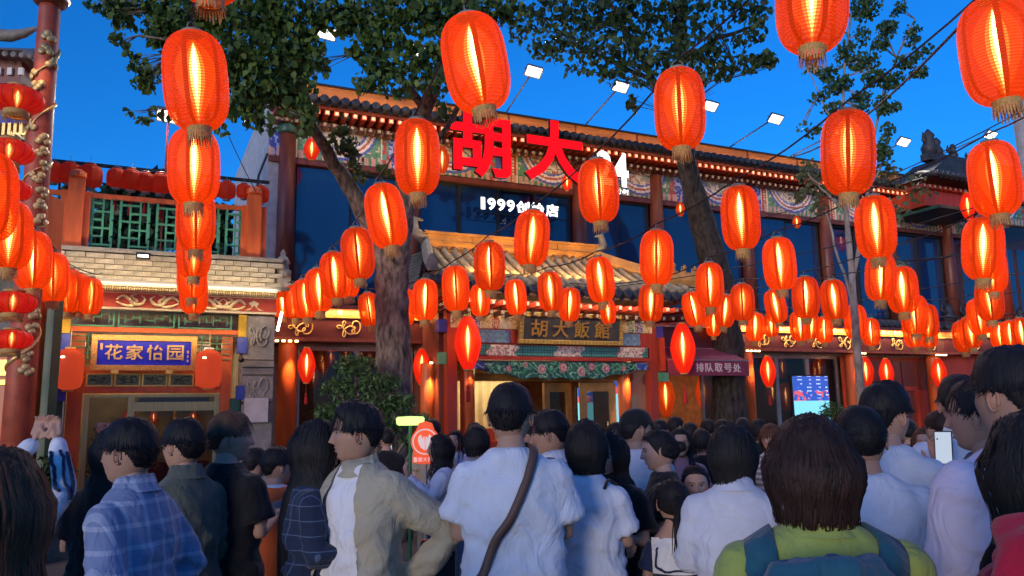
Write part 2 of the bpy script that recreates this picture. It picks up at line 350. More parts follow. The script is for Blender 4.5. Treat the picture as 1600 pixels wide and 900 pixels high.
# windows between columns: pane + mullions
for i in range(len(colx)-1):
    a, c = colx[i]+.17, colx[i+1]-.17; npn = max(1, round((c-a)/1.0)); w = (c-a)/npn
    for j in range(npn):
        wn_ = bpy.data.objects.new('window', None); COL.objects.link(wn_); wn_.parent = RB; wn_.location = (a+j*w, 1.1, 0)
        p = MB(); p.box(.03, w-.03, 0, .015, 4.08, 6.46); p.build('pane', M_['bluewin'], wn_).rotation_euler = (random.uniform(-.012, .012), 0, random.uniform(-.012, .012))
        fr = MB(); fr.box(0, .035, -.04, .03, 4.0, 6.5); fr.box(w-.035, w, -.04, .03, 4.0, 6.5); fr.box(.035, w-.035, -.04, .03, 4.0, 4.07); fr.box(.035, w-.035, -.04, .03, 6.45, 6.5); fr.build('frame', M_['black'], wn_)
# things behind the upper glass / balcony clutter on the low roof
b = MB(); b.box(x0, 12.6, .05, 1.1, 3.62, 3.70); b.build('low_roof', M_['tile'], RB)
b = MB(); b.box(x0+.1, 12.5, .42, .48, 3.70, 3.92); b.build('low_parapet', M_['brown'], RB)
b = MB(); b.box(x0, 12.6, 1.0, 1.2, 3.7, 4.0); b.build('sill_wall', M_['darkred'], RB)
# ---- lower storey fascia band with gold knots, plane y=0
def knot(mb, cx, cz, w, h, y, r=.012, seed=0):
    n = 70; pts = []
    for i in range(n+1):
        t = 2*pi*i/n; pts.append((cx+w/2*(.72*sin(t*1+.2)+.28*sin(5*t+seed)), y+.004*cos(3*t), cz+h/2*(.55*sin(2*t)+.45*cos(5*t+seed))))
    mb.tube(pts, r, 6, cap=False, up=(0, 1, 0))
def bandseg(xa, xb, y, kx, root, M=None):
    b = MB(); b.box(xa, xb, y, y+.5, 3.07, 3.42); o = b.build('fascia_band', M_['darkred'], root)
    b = MB(); b.box(xa, xb, y-.03, y+.5, 3.0, 3.065); b.build('band_lower_rail', M_['brown'], root)
    b = MB(); b.box(xa, xb, y-.04, y+.5, 3.425, 3.455); b.box(xa, xb, y-.04, y+.5, 3.585, 3.61); b.build('band_gilt_rail', M_['goldp'], root)
    b = MB(); b.box(xa, xb, y+.01, y+.4, 3.46, 3.58); b.build('frieze', M_['orangewood'], root)
    n = int((xb-xa)/.42)
    fm = MB(); fm.prism([(-.05, -.045), (.05, -.045), (.03, 0), (.05, .045), (-.05, .045), (-.03, 0)], -.02, 0); fme = fm.mesh('frieze_block', M_['gold'])
    for k in range(n): put('frieze_block', fme, root, (xa+.3+k*.42, y+.008, 3.52))
    for i, x in enumerate(kx):
        q = MB(); knot(q, x, 3.24, .42, .30, y-.014, .013, i*.9); q.build('gold_knot', M_['gold'], root, True)
    e = MB(); e.box(xa, xb, y-.16, y-.02, 3.60, 3.64); e.box(xa, xb, y-.16, y-.14, 3.57, 3.60); e.build('strip_light_housing', M_['brown'], root)
    l = MB(); l.box(xa+.05, xb-.05, y-.13, y-.05, 3.585, 3.598); l.build('led_strip', M_['warmled'], root)
    # low tiled eave above the band
    nn = int((xb-xa)/.2)
    for k in range(nn): put('eave_tile', tme, root, (xa+.1+k*.2, y+.28, 3.76)); put('drip_tile', dme, root, (xa+.2+k*.2, y+.28, 3.71))
bandseg(-4.55, -1.75, 0, [-4.1, -3.25, -2.35], RB)
bandseg(4.9, 12.45, 0, [5.45, 6.3, 7.1, 8.0, 8.9, 9.9, 10.7, 11.9], RB)
# the band turns towards the street at its far end
T = Matrix.Translation((12.45, 0, 0)) @ Matrix.Rotation(radians(-28), 4, 'Z')
W2 = bpy.data.objects.new('side_wing', None); COL.objects.link(W2); W2.parent = RB; W2.matrix_local = T
bandseg(0, 6.0, 0, [.7, 1.7, 2.8, 3.9], W2)
b = MB(); b.box(0, 6, .5, .6, 0, 3.0); b.build('wing_wall', M_['redwood'], W2)
# orange lower columns
lc = MB(); lc.lathe([(.16, .25), (.16, 2.9), (.15, 2.99)], 20); lcm = lc.mesh('lower_column', M_['orangewood'], True)
base = MB(); base.lathe([(.24, 0), (.24, .12), (.19, .25), (.16, .25)], 18); bme = base.mesh('column_base', M_['stone'], True)
dl = MB(); dl.lathe([(.03, 0), (.03, .03)], 10); dlm = dl.mesh('downlight', M_['warmled'])
SPOTS = []
lowcols = [(-4.28, .16), (5.95, .16), (9.3, .2), (12.2, .2)]
for x, y in lowcols:
    put('lower_column', lcm, RB, (x, y, 0)); put('column_base', bme, RB, (x, y, 0)); SPOTS.append((x+.02, y-.34, 2.96))
    for k in range(4): put('downlight', dlm, RB, (x-.24+k*.11, y-.34, 2.965))
# ground floor glazing left bay
def glazing(xa, xb, y, n, root, z1=2.95, name='shop_window'):
    w = (xb-xa)/n
    for j in range(n):
        wn_ = bpy.data.objects.new(name, None); COL.objects.link(wn_); wn_.parent = root; wn_.location = (xa+j*w, y, 0)
        p = MB(); p.box(.04, w-.04, 0, .012, .45, z1-.08); p.build('pane', M_['glass'], wn_)
        fr = MB(); fr.box(0, .045, -.04, .05, .4, z1); fr.box(w-.045, w, -.04, .05, .4, z1); fr.box(.045, w-.045, -.04, .05, z1-.07, z1); fr.box(.045, w-.045, -.04, .05, .4, .46); fr.build('frame', M_['steel'] if root is RB else M_['brown'], wn_)
glazing(-4.05, -1.9, .5, 2, RB); glazing(4.9, 5.75, .5, 1, RB); glazing(6.15, 9.1, .5, 3, RB)
b = MB(); b.box(-4.4, 12.6, .52, .62, 0, .4); b.box(-4.4, -1.9, .5, 1.0, 2.95, 3.08); b.box(4.3, 12.6, .5, 1.0, 2.95, 3.08); b.build('plinth', M_['stone'], RB)
b = MB(); b.box(-4.4, 12.6, 3.2, 3.3, 0, 3.9); b.box(-4.4, 12.6, .62, 3.2, 3.09, 3.13); b.build('interior_wall', mat('interior dark wall', (.30,.15,.08), .8, noise=.3), RB)
b = MB(); b.box(9.35, 12.6, .5, .6, .4, 2.95); b.build('boarded_wall', M_['redwood'], RB)
for k in range(5):
    b = MB(); b.box(9.5+k*.62, 9.5+k*.62+.56, .46, .5, 2.1, 2.85); b.build('wall_panel', M_['brown'], RB)
dr = bpy.data.objects.new('side_door', None); COL.objects.link(dr); dr.parent = RB; dr.location = (11.2, .44, 0)
b = MB(); b.box(-.62, -.5, -.05, .05, 0, 2.2); b.box(.5, .62, -.05, .05, 0, 2.2); b.box(-.5, .5, -.05, .05, 2.08, 2.2); b.build('frame', M_['redwood'], dr)
b = MB(); b.box(-.49, .49, .0, .03, .05, 2.07); b.build('leaf', M_['brown'], dr)
# menu screens in the windows
def screenfn(U, V):
    h = V.max(); c = cmap(U, (.02,.07,.35)); n = vnoise(np.stack([U*14, V*14, U*0], -1)); setc(c, V < h*.62, (.16,.50,.60))
    tx = ((V/.09) % 1 < .32) & ((U/.045) % 1 < .7) & (V > h*.66) & (((U/.3) % 1) > .5); setc(c, tx & (n > .35), (.45,.60,.85)); setc(c, (V > h*.62) & (V < h*.78) & (n > .58), (.5,.08,.10)); return c
def screen(px0, px1, py0, py1, off, label):
    xa, y, za = fac(px0, py1, off); xb, _, zb = fac(px1, py0, off); t = bthing('menu_screen', label, 'screen', xa, y, min(za, zb))
    b = MB(); b.box(-.03, xb-xa+.03, .006, .07, -.03, abs(zb-za)+.03); b.build('bezel', M_['black'], t)
    panel('display', t, screenfn, 0, xb-xa, 0, abs(zb-za), 0, dep=.004, cell=.014, m=M_['screen'])
screen(1245, 1293, 588, 690, -.45, 'wide lit blue queue screen in the window right of the awning')
screen(962, 984, 583, 668, .15, 'narrow tall lit blue screen beside the gate door right jamb')
screen(904, 926, 606, 668, -.6, 'small lit blue screen seen through the open gate door')

# ================================================================== entrance gate
G = bthing('entrance_gate', 'ornate painted entrance gate with grey tile roof and ochre ridge', 'gate')
def gb(n, m, *bx):
    for a in bx: q = MB(); q.box(*a); q.build(n, m, G)
gy = -1.2
panel('upper_painted_beam', G, mixfn, -1.75, 2.45, 3.18, 3.52, gy, dep=.25, cell=.018)
panel('scroll_panel', G, scrollfn((.16,.40,.42), (.10,.12,.40), .15), -1.45, -.62, 2.93, 3.16, gy-.02, dep=.2, cell=.014)
panel('scroll_panel', G, scrollfn((.16,.40,.42), (.10,.12,.40), .15), 1.72, 2.15, 2.93, 3.16, gy-.02, dep=.2, cell=.014)
gb('red_tie', M_['redwood'], (-1.75, 2.45, gy, gy+.2, 2.90, 2.93), (-1.75, 2.45, gy+.02, gy+.2, 2.93, 3.18), (-.62, -.55, gy-.04, gy+.01, 2.93, 3.17), (1.68, 1.72, gy-.04, gy+.01, 2.93, 3.17))
panel('check_beam', G, checkfn, -1.5, 2.3, 2.70, 2.895, gy-.04, dep=.22, cell=.014)
gb('red_rail', M_['redwood'], (-1.6, 2.38, gy-.06, gy+.2, 2.63, 2.695))
# carved peony board with a scalloped lower edge
def peofn(U, V):
    n = vnoise(np.stack([U*16, V*16, U*0+5], -1)); c = cmap(U, (.02,.12,.09)); s = np.abs(((U*5.5+np.sin(V*22+U*6)*.55+n*.9) % 1)-.5); setc(c, s < .17, (.09,.34,.22)); setc(c, s < .05, (.35,.50,.36)); setc(c, n < .22, (.02,.03,.06))
    setc(c, (U < .36) | (U > 3.55), (.03,.07,.34)); e = ((U < .36) | (U > 3.55)) & (s < .12); setc(c, e, (.20,.35,.55)); return c
def peobot(X): u = (X+1.5)/3.8; return 2.60-.11-.19*np.clip(np.minimum(u, 1-u)*3.2, 0, 1)-.02*np.cos(u*2*pi*7)
panel('carved_board', G, peofn, -1.5, 2.3, 2.30, 2.60, gy-.03, dep=.06, cell=.013, bottom=peobot, relief=lambda u, v: .015*vnoise(np.stack([u*20, v*20, u*0], -1)))
pink = mat('peony pink', (.55,.16,.22), .5, noise=.2, scale=30); pale = mat('peony pale', (.62,.50,.46), .5, noise=.2, scale=30)
def rosette(m1, m2):
    q = MB()
    for ring, (rr, nn, pr, tz) in enumerate([(.062, 9, .030, 0), (.038, 7, .026, .012), (.015, 5, .018, .024)]):
        for k in range(nn):
            a = 2*pi*k/nn+ring; cx, cz = rr*cos(a), rr*sin(a); pts = [(cx+pr*cos(t)*(.8), cz+pr*sin(t)) for t in [2*pi*i/7 for i in range(7)]]; y = -tz
            q.add([(cx*.6, y-.006, cz*.6)]+[(x_, y-.012*((x_-cx)*cos(a)+(z_-cz)*sin(a))/pr, z_) for x_, z_ in pts], [(0, i+1, (i+1) % 7+1) for i in range(7)], ring % 2)
    return q.mesh('peony', [m1, m2])
r1 = rosette(pink, pale); r2 = rosette(pale, pink)
for i, (x, z, s) in enumerate([(-.68,2.47,.7), (-.02,2.47,1.0), (.42,2.50,1.05), (.80,2.43,1.05), (1.02,2.52,.85), (1.33,2.49,1.0), (1.72,2.49,.7), (-.35,2.54,.6)]):
    o = put('peony', r1 if i % 2 == 0 else r2, G, (x, gy-.05, z)); o.scale = (s, 1.4, s)
lf = MB(); lf.add([(0, 0, 0), (.03, -.012, .02), (.075, -.004, 0), (.03, -.012, -.02)], [(0, 1, 2), (0, 2, 3)]); lfm = lf.mesh('carved_leaf', M_['green'])
for k in range(60):
    x = random.uniform(-1.1, 2.0); o = put('carved_leaf', lfm, G, (x, gy-.052, random.uniform(2.40, 2.57))); o.rotation_euler = (0, random.uniform(0, 6.28), 0); o.scale = (1.1,)*3
# posts
gp = MB(); gp.box(-.09, .09, -.09, .09, 0, 3.5); gpm = gp.mesh('gate_post', M_['redwood'])
for x in (-1.72, 2.46): put('gate_post', gpm, G, (x, gy+.1, 0))
gc = MB(); gc.lathe([(.13, .2), (.13, 2.55), (.12, 2.6)], 18); gcm = gc.mesh('round_post', M_['orangewood'], True)
for x, y in ((-1.95, -.55), (-1.35, -.95), (2.05, -.75), (2.75, -.6)):
    put('round_post', gcm, G, (x, y, 0)); SPOTS.append((x, y-.26, 2.52))
    put('downlight', dlm, G, (x, y-.2, 2.58))
gb('side_bracket', M_['green'], (-1.95, -1.82, gy+.02, gy+.15, 2.55, 2.75), (2.56, 2.72, gy-.1, gy+.1, 2.25, 2.42))
gb('bracket_block', M_['blue'], (-1.97, -1.83, gy-.02, gy+.18, 3.1, 3.32), (2.55, 2.70, gy-.02, gy+.18, 3.1, 3.32))
gb('hanging_post', M_['redwood'], (2.55, 2.68, gy-.08, gy+.05, 2.45, 3.1), (-1.62, -1.52, gy-.08, gy+.05, 2.6, 3.1))
# doors with gilt frames
gb('door_lintel', M_['ochre'], (-1.6, 2.3, -.72, -.55, 2.28, 2.42))

ochd = mat('gilt door timber', (.38,.20,.06), .42, metal=.2, noise=.25, scale=4, bump=.1)
def leaf(xa, xb, y, ry=0):
    d = bpy.data.objects.new('door_leaf', None); COL.objects.link(d); d.parent = G; d.location = (xa, y, 0); d.rotation_euler = (0, 0, ry); w = xb-xa
    q = MB(); q.box(0, .14, 0, .06, .05, 2.25); q.box(w-.14, w, 0, .06, .05, 2.25); q.box(.14, w-.14, 0, .06, 2.08, 2.25); q.box(.14, w-.14, 0, .06, .05, .6); q.build('frame', ochd, d)
    q = MB(); q.box(.14, w-.14, .02, .04, .6, 2.08); q.build('pane', M_['doorglass'], d)
    q = MB(); q.tube([(w-.2, -.05, .9), (w-.2, -.05, 1.5)], .015, 8); q.build('handle', M_['brass'], d)
leaf(.35, 1.1, -.62, radians(18)); leaf(1.12, 1.85, -.62, radians(-12)); leaf(-.40, .3, -.62, radians(70))
q = MB(); n = 60
for i in range(n): xa = -1.5+i*1.9/n; xb = xa+1.9/n; ya = .9+.025*sin(i*1.1); yb = .9+.025*sin((i+1)*1.1); q.add([(xa, ya, .1), (xb, yb, .1), (xb, yb, 2.7), (xa, ya, 2.7), (xa, ya+.02, .1), (xb, yb+.02, .1), (xb, yb+.02, 2.7), (xa, ya+.02, 2.7)], [(0, 1, 2, 3), (7, 6, 5, 4)])
q.build('hall_curtain', mat('cream curtain', (.50,.42,.26), .8), G, True)
for k in range(5): q = MB(); q.box(-1.3+k*.3, -1.06+k*.3, .6, .8, 1.15, 1.35+.05*(k % 2)); q.build('shelf_item', [M_['redwood'], M_['cream'], M_['orangewood']][k % 3], G)
q = MB(); q.box(-1.4, .2, .55, .85, .9, 1.15); q.build('hall_counter', M_['redwood'], G)
# roof: tile slope, eave, ridge and hips
def groof():
    ex0, ex1, ey, ez = -2.35, 3.45, -1.95, 3.86; rx0, rx1, ry, rz = -1.9, 1.75, -.35, 4.72
    def sp(u, v):    # u along, v 0 eave .. 1 ridge, concave
        xa = ex0+(rx0-ex0)*v; xb = ex1+(rx1-ex1)*v; return Vector((xa+(xb-xa)*u, ey+(ry-ey)*v, ez+(rz-ez)*(v*.62+.38*v*v)+.10*(abs(2*u-1)**6)*(1-v)))
    n = 40; q = MB()
    for i in range(n):
        for j in range(6):
            a, b_, c, d = sp(i/n, j/6), sp((i+1)/n, j/6), sp((i+1)/n, (j+1)/6), sp(i/n, (j+1)/6); q.add([a, b_, c, d], [(0, 1, 2, 3)])
    # underside
    q.add([(ex0, ey+.02, ez-.03), (ex1, ey+.02, ez-.03), (ex1, 0, ez+.0), (ex0, 0, ez+.0)], [(3, 2, 1, 0)]); q.build('roof_deck', M_['wtile'], G)
    for i in range(27):
        x = ex0+.12+i*(ex1-ex0-.24)/26; vm = 1.0; q = MB()
        pts = []
        for j in range(9):
            v = j/8; xa = ex0+(rx0-ex0)*v; xb = ex1+(rx1-ex1)*v; u = (x-xa)/(xb-xa)
            if u < .01 or u > .99: break
            p = sp(u, v); pts.append((p.x, p.y-.0, p.z+.035))
        if len(pts) > 1: q.tube(pts, .06, 8); q.build('ridge_tile_row', M_['wtile'], G, True)
        p = sp((x-ex0)/(ex1-ex0), 0); put('eave_tile', tme, G, (p.x, p.y+.36, p.z-.03)); put('drip_tile', dme, G, (p.x+.1, p.y+.36, p.z-.08)); put('rafter_end', rme, G, (p.x, p.y+.25, p.z-.28)); put('rafter_end', rme2, G, (p.x+.05, p.y+.45, p.z-.42))
    for k, (xa, xb) in enumerate([(rx0, rx0+.9), (rx0+.91, rx0+1.82), (rx0+1.83, rx0+2.74), (rx0+2.75, rx1)]):
        q = MB(); q.prism([(xa, 4.66), (xb, 4.66), (xb, 5.02), (xa, 5.02)], ry-.02, ry+.14); q.build('ridge_course', M_['ochre'], G)
    q = MB(); q.box(rx0-.05, rx1+.05, ry-.07, ry+.18, 5.02, 5.07); q.box(rx0-.05, rx1+.05, ry-.06, ry-.02, 4.86, 4.89); q.box(rx0-.02, rx1+.02, ry-.09, ry+.0, 4.66, 4.72); q.build('ridge_moulding', M_['ochre'], G)
    q = MB()
    for k in range(24): x = rx0+.1+k*(rx1-rx0-.2)/23; q.lathe([(.05, 0), (.02, .06)], 8, (x, ry-.03, 4.74))
    tag(q.build('ridge_finials', M_['ochre'], G), kind='stuff')
    for s in (0, 1):
        pts = [];
        for j in range(13):
            v = 1-j/12*1.04; p = sp(s, v); pts.append((p.x, p.y, p.z+.08+.10*(1-v)**3))
        q = MB(); q.tube(pts, [.10]*13, 6, flat=1.3); q.tube([(a, b_, c+.12) for a, b_, c in pts], .05, 6); q.build('hip_ridge', M_['ochre'] if s else M_['gtile'], G)
    # row of small roof beasts on the right hip
    for j in range(5):
        v = .42-j*.085; p = sp(1, v); q = MB(); h = .2
        q.lathe([(.05, 0), (.055, .05), (.04, .10), (.03, .13)], 8, (p.x, p.y, p.z+.22)); q.lathe([(.005, .12), (.036, .14), (.04, .17), (.02, .2), (.004, .215)], 8, (p.x, p.y-.025, p.z+.22)); q.tube([(p.x, p.y+.03, p.z+.26), (p.x, p.y+.08, p.z+.34), (p.x, p.y+.06, p.z+.42)], [.02, .018, .006], 6); q.build('roof_beast', M_['ochre'], G, True)
    # left gable end: dark side tiles falling away
    for j in range(11):
        z = 4.62-j*.075; q = MB(); q.tube([(-1.98-j*.045, -.5-j*.10, z), (-2.30-j*.03, -.45-j*.09, z-.14), (-2.55-j*.03, -.4-j*.08, z-.20)], .05, 6); q.build('side_tile', M_['tile'], G, True)
    q = MB(); q.box(-2.3, 3.4, -.35, .4, 3.75, 3.86); q.box(-1.9, 1.75, -.28, .3, 3.86, 4.66); q.build('roof_core', M_['darkred'], G)
    for sg in (-1, 1):
        q = MB(); q.tube([(rx0-.02, ry+.05, 4.9), (rx0-.22, ry+.05, 5.08), (rx0-.2, ry+.05, 5.3), (rx0-.05, ry+.05, 5.28)] if sg < 0 else [(rx1+.02, ry+.05, 4.9), (rx1+.2, ry+.05, 5.1), (rx1+.16, ry+.05, 5.3), (rx1+.02, ry+.05, 5.26)], [.12, .10, .06, .02], 8)
        q.build('ridge_ornament', M_['gtile'], G, True)
groof()
gb('fascia_wall', M_['darkred'], (2.6, 4.9, -.4, .3, 2.75, 3.40))
gb('cream_rail', M_['cream'], (2.75, 4.9, -.46, -.40, 2.95, 2.99), (2.75, 4.9, -.46, -.40, 3.42, 3.46))
gb('lit_frieze', M_['orangewood'], (2.75, 4.9, -.42, .2, 3.47, 3.62))
# side walls of the gate (seen between the left bay and the doors)
gb('gate_side', M_['brown'], (-1.86, -1.76, -.9, .5, 0, 3.7), (2.5, 2.6, -.9, .5, 0, 3.7))

# ---- signs
S = bthing('carved_name_board', 'dark board with gold brush characters in a gold key pattern frame over the door', 'sign', 0, gy-.14, 0)
S.matrix_world = BM @ Matrix.Translation((0, gy-.10, 2.93)) @ Matrix.Rotation(radians(10), 4, 'X')
q = MB(); q.box(-.42, 1.60, 0, .05, .07, .48); q.build('board', mat('slate lacquer board', (.055,.06,.065), .45, noise=.3), S)
kf = keyfn(.075, (.72,.50,.12), (.10,.07,.02))
panel('frame_rail', S, kf, -.50, 1.68, .48, .56, -.02, dep=.06, cell=.0094, m=M_['paint']); panel('frame_rail', S, kf, -.50, 1.68, -.01, .07, -.02, dep=.06, cell=.0094)
panel('frame_stile', S, lambda U, V: kf(V, U), -.50, -.42, .07, .48, -.02, dep=.06, cell=.0094); panel('frame_stile', S, lambda U, V: kf(V, U), 1.60, 1.68, .07, .48, -.02, dep=.06, cell=.0094)
for i, ch in enumerate('胡大飯館'):
    xx = -.27+i*.44; fitchar(ch, xx, xx+.33, .12, .43, -.012, M_['goldp'], 'character', S, depth=.014, offset=.012)
S = bthing('red_rooftop_sign', 'huge glowing red two character sign fixed to the painted eave', 'sign', 0, 0, 0)
redside = mat('sign return', (.06,.004,.004), .5)
for ch, a, c, z0_, z1_ in (('胡', fac(700,0,-.15)[0], fac(791,0,-.15)[0], fac(745,278,-.15)[2], fac(745,178,-.15)[2]), ('大', fac(812,0,-.15)[0], fac(902,0,-.15)[0], fac(858,286,-.15)[2], fac(858,190,-.15)[2])):
    fitchar(ch, a, c, z0_, z1_, .15, [M_['redneon'], redside], 'red_character', S, depth=.10, offset=.03)
q = MB()
for x in (-.7, .1, 1.0, 1.8): q.box(x-.02, x+.02, .15, .78, 7.4, 7.44)
q.build('bracket', M_['black'], S)
S = bthing('white_hours_sign', 'glowing white number sign right of the red characters, mostly hidden by a lantern', 'sign')
fitchar('24', fac(922,0,-.2)[0], fac(969,0,-.2)[0], fac(945,290,-.2)[2], fac(945,237,-.2)[2], .2, [M_['whiteneon'], M_['black']], 'white_number', S, depth=.05, offset=.03)
fitchar('小时', fac(952,0,-.2)[0], fac(969,0,-.2)[0], fac(960,303,-.2)[2], fac(960,294,-.2)[2], .2, [M_['whiteneon'], M_['black']], 'small_characters', S, depth=.03, offset=.01)
q = MB(); q.box(2.4, 3.15, .205, .225, 6.91, 6.93); q.box(2.5, 2.54, .225, .9, 6.91, 6.95); q.box(3.0, 3.04, .225, .9, 6.91, 6.95); q.build('rail', M_['black'], S)
S = bthing('white_window_sign', 'white glowing lettering 1999 in front of the blue windows above the gate roof', 'sign')
for i, ch in enumerate('1999创始店'):
    ws = [.13, .20, .20, .20, .33, .33, .33]; xx = -.37+sum(ws[:i])+i*.02; fitchar(ch, xx, xx+ws[i]-(.035 if i == 0 else .015), 5.86 if i > 3 else 5.88, 6.14, .70, [M_['whiteneon'], M_['black']], 'white_character', S, depth=.04, offset=.03)
q = MB(); q.box(-.4, 1.65, .71, .73, 5.82, 5.84); q.box(-.2, -.17, .73, 1.08, 5.82, 5.84); q.box(1.4, 1.43, .73, 1.08, 5.82, 5.84); q.build('rail', M_['black'], S)

# ---- awning for the queue
A = bthing('shop_awning', 'maroon fabric awning with white queue lettering right of the gate', 'awning')
awm = mat('maroon awning cloth', (.24,.05,.09), .8, noise=.15, bump=.15, bscale=90)
q = MB()
n = 14
for i in range(n):
    xa = 2.78+i*2.02/n; xb = xa+2.02/n; q.add([(xa, -1.2, 2.67), (xb, -1.2, 2.67), (xb, -.42, 3.0), (xa, -.42, 3.0)], [(0, 1, 2, 3)])
q.build('canopy', awm, A)
q = MB(); q.box(2.78, 4.80, -1.215, -1.2, 2.37, 2.67); q.add([(2.78, -1.2, 2.37), (2.78, -1.2, 2.67), (2.78, -.42, 3.0), (2.78, -.42, 2.7)], [(0, 1, 2, 3)]); q.add([(4.8, -1.2, 2.37), (4.8, -1.2, 2.67), (4.8, -.42, 3.0), (4.8, -.42, 2.7)], [(3, 2, 1, 0)]); q.build('valance', awm, A)
q = MB(); q.box(2.77, 4.81, -1.225, -1.205, 2.665, 2.69); q.tube([(2.9, -1.18, 2.66), (2.9, -.44, 2.6)], .015, 6); q.tube([(4.7, -1.18, 2.66), (4.7, -.44, 2.6)], .015, 6); q.build('front_bar', M_['steel'], A)
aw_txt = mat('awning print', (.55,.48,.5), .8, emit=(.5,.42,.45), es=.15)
for i, ch in enumerate('排队取号处'): fitchar(ch, 3.45+i*.235, 3.45+i*.235+.20, 2.44, 2.62, -1.217, aw_txt, 'character', A, depth=.004, offset=.012)

# ================================================================== left restaurant
LB = bthing('left_restaurant', 'smaller gilded restaurant front with green roof terrace at the left', 'building')
def lb(n, m, *bx, parent=None):
    for a in bx: q = MB(); q.box(*a); q.build(n, m, parent or LB)
ly = -.7
lb('wall_core', M_['stone'], (-9.5, -4.62, 0.9, 6, 0, 4.2), (-5.15, -4.62, ly+.1, 1.2, 0, 3.35))
lb('terrace_slab', M_['stone'], (-9.5, -4.55, ly-.12, 6, 4.22, 4.28))
# bricks of the ledge (leaning outwards towards the top)
bm_ = MB(); bm_.box(-.128, .128, -.06, .06, -.036, .036); bkm = bm_.mesh('brick', M_['brick'])
bkm2 = MB(); bkm2.box(-.126, .126, -.06, .06, -.035, .035); bkm2 = bkm2.mesh('brick', mat('pale grey brick', (.36,.33,.27), .85, noise=.25, scale=8, bump=.6, bscale=60))
for r in range(5):
    for k in range(14):
        x = -8.1+k*.264+(r % 2)*.132
        if x < -4.65: put('brick', random.choice([bkm, bkm2]), LB, (x, ly+.04-r*.022+random.uniform(-.004, .004), 3.84+r*.08))
lb('mortar_bed', M_['mortar'], (-8.25, -4.6, ly+.05, ly+.4, 3.8, 4.21))
lb('gutter', mat('metal gutter', (.10,.10,.11), .5, metal=.3), (-8.3, -4.45, ly-.22, ly-.04, 3.74, 3.79))
panel('key_frieze', LB, keyfn(.10, (.85,.78,.48), (.30,.24,.10)), -8.25, -4.62, 3.63, 3.73, ly-.03, dep=.2, cell=.0125)
lb('red_beam', mat('vermilion beam', (.50,.07,.03), .45, noise=.15), (-8.25, -4.62, ly, ly+.25, 3.40, 3.63))
lb('beam_trim', M_['cream'], (-8.25, -4.62, ly-.015, ly+.1, 3.36, 3.395), (-8.25, -4.62, ly-.015, ly+.1, 3.615, 3.628))
# gilded ribbons and the eight spoke wheel
giltc = mat('pale gilt relief', (.80,.68,.36), .4, metal=.3, noise=.12)
def ribbon(pts, w):
    q = MB(); P = [Vector((x, ly-.012, z)) for x, z in pts]; out = []
    for i in range(len(P)-1):
        for k in range(4):
            t = k/4; p0, p1, p2, p3 = P[max(i-1, 0)], P[i], P[i+1], P[min(i+2, len(P)-1)]
            out.append(.5*((2*p1)+(p2-p0)*t+(2*p0-5*p1+4*p2-p3)*t*t+(3*p1-p0-3*p2+p3)*t**3))
    out.append(P[-1]); m = len(out); q.tube(out, [w*(.25+.75*sin(pi*min(1, .08+i/m))) for i in range(m)], 6, flat=.35, up=(0, 1, 0)); return q.build('gilt_ribbon', giltc, LB, True)
for cx in (-7.15, -5.95, -4.95):
    for sg in (1, -1):
        if cx == -4.95 and sg > 0: continue
        ribbon([(cx+sg*.16, 3.50), (cx+sg*.24, 3.57), (cx+sg*.33, 3.53), (cx+sg*.40, 3.45), (cx+sg*.50, 3.45), (cx+sg*.56, 3.53), (cx+sg*.50, 3.585)], .034)
        ribbon([(cx+sg*.16, 3.48), (cx+sg*.26, 3.43), (cx+sg*.38, 3.42), (cx+sg*.44, 3.50), (cx+sg*.36, 3.57), (cx+sg*.44, 3.60)], .028)
q = MB(); cx = -5.95
q.tube([(cx+.105*cos(2*pi*i/28), ly-.012, 3.505+.105*sin(2*pi*i/28)) for i in range(29)], .011, 6, up=(0, 1, 0)); q.tube([(cx+.045*cos(2*pi*i/16), ly-.012, 3.505+.045*sin(2*pi*i/16)) for i in range(17)], .008, 6, up=(0, 1, 0))
for k in range(8): a = 2*pi*k/8; q.tube([(cx+.02*cos(a), ly-.012, 3.505+.02*sin(a)), (cx+.135*cos(a), ly-.012, 3.505+.135*sin(a))], .008, 6, up=(0, 1, 0))
q.build('eight_spoke_wheel', giltc, LB, True)
q = MB(); q.prism([(-5.12,3.41),(-5.0,3.46),(-5.06,3.53),(-4.98,3.58),(-4.9,3.53),(-4.94,3.46),(-4.82,3.41),(-4.9,3.42),(-4.97,3.5),(-5.04,3.42)], ly-.02, ly); q.build('gilt_emblem', giltc, LB)
# lattice under the beam, posts, brackets
lb('backing_board', M_['stone'], (-7.9, -5.1, ly+.35, ly+.4, 2.95, 3.36))
q = MB()
for x in np.arange(-7.8, -5.25, .85):
    q.box(x, x+.80, ly+.06, ly+.085, 3.10, 3.12); q.box(x, x+.02, ly+.06, ly+.085, 3.12, 3.34); q.box(x+.78, x+.80, ly+.06, ly+.085, 3.12, 3.34)
    for k in range(7):
        xx = x+.09+k*.105; q.box(xx, xx+.014, ly+.06, ly+.08, 3.16+(k % 2)*.06, 3.34); q.box(xx, xx+.1, ly+.062, ly+.078, 3.20+(k % 3)*.04, 3.214+(k % 3)*.04)
tag(q.build('eave_lattice', M_['green'], LB), kind='stuff')
lb('lattice_rail', M_['orangewood'], (-7.9, -5.2, ly+.04, ly+.12, 3.02, 3.09))
q = MB()
for x in np.arange(-7.35, -5.4, .23):
    q.box(x, x+.018, ly+.2, ly+.22, 2.60, 3.0)
for z in np.arange(2.62, 3.0, .085): q.box(-7.6, -5.3, ly+.2, ly+.218, z, z+.014)
tag(q.build('hanging_lattice', M_['green'], LB), kind='stuff')
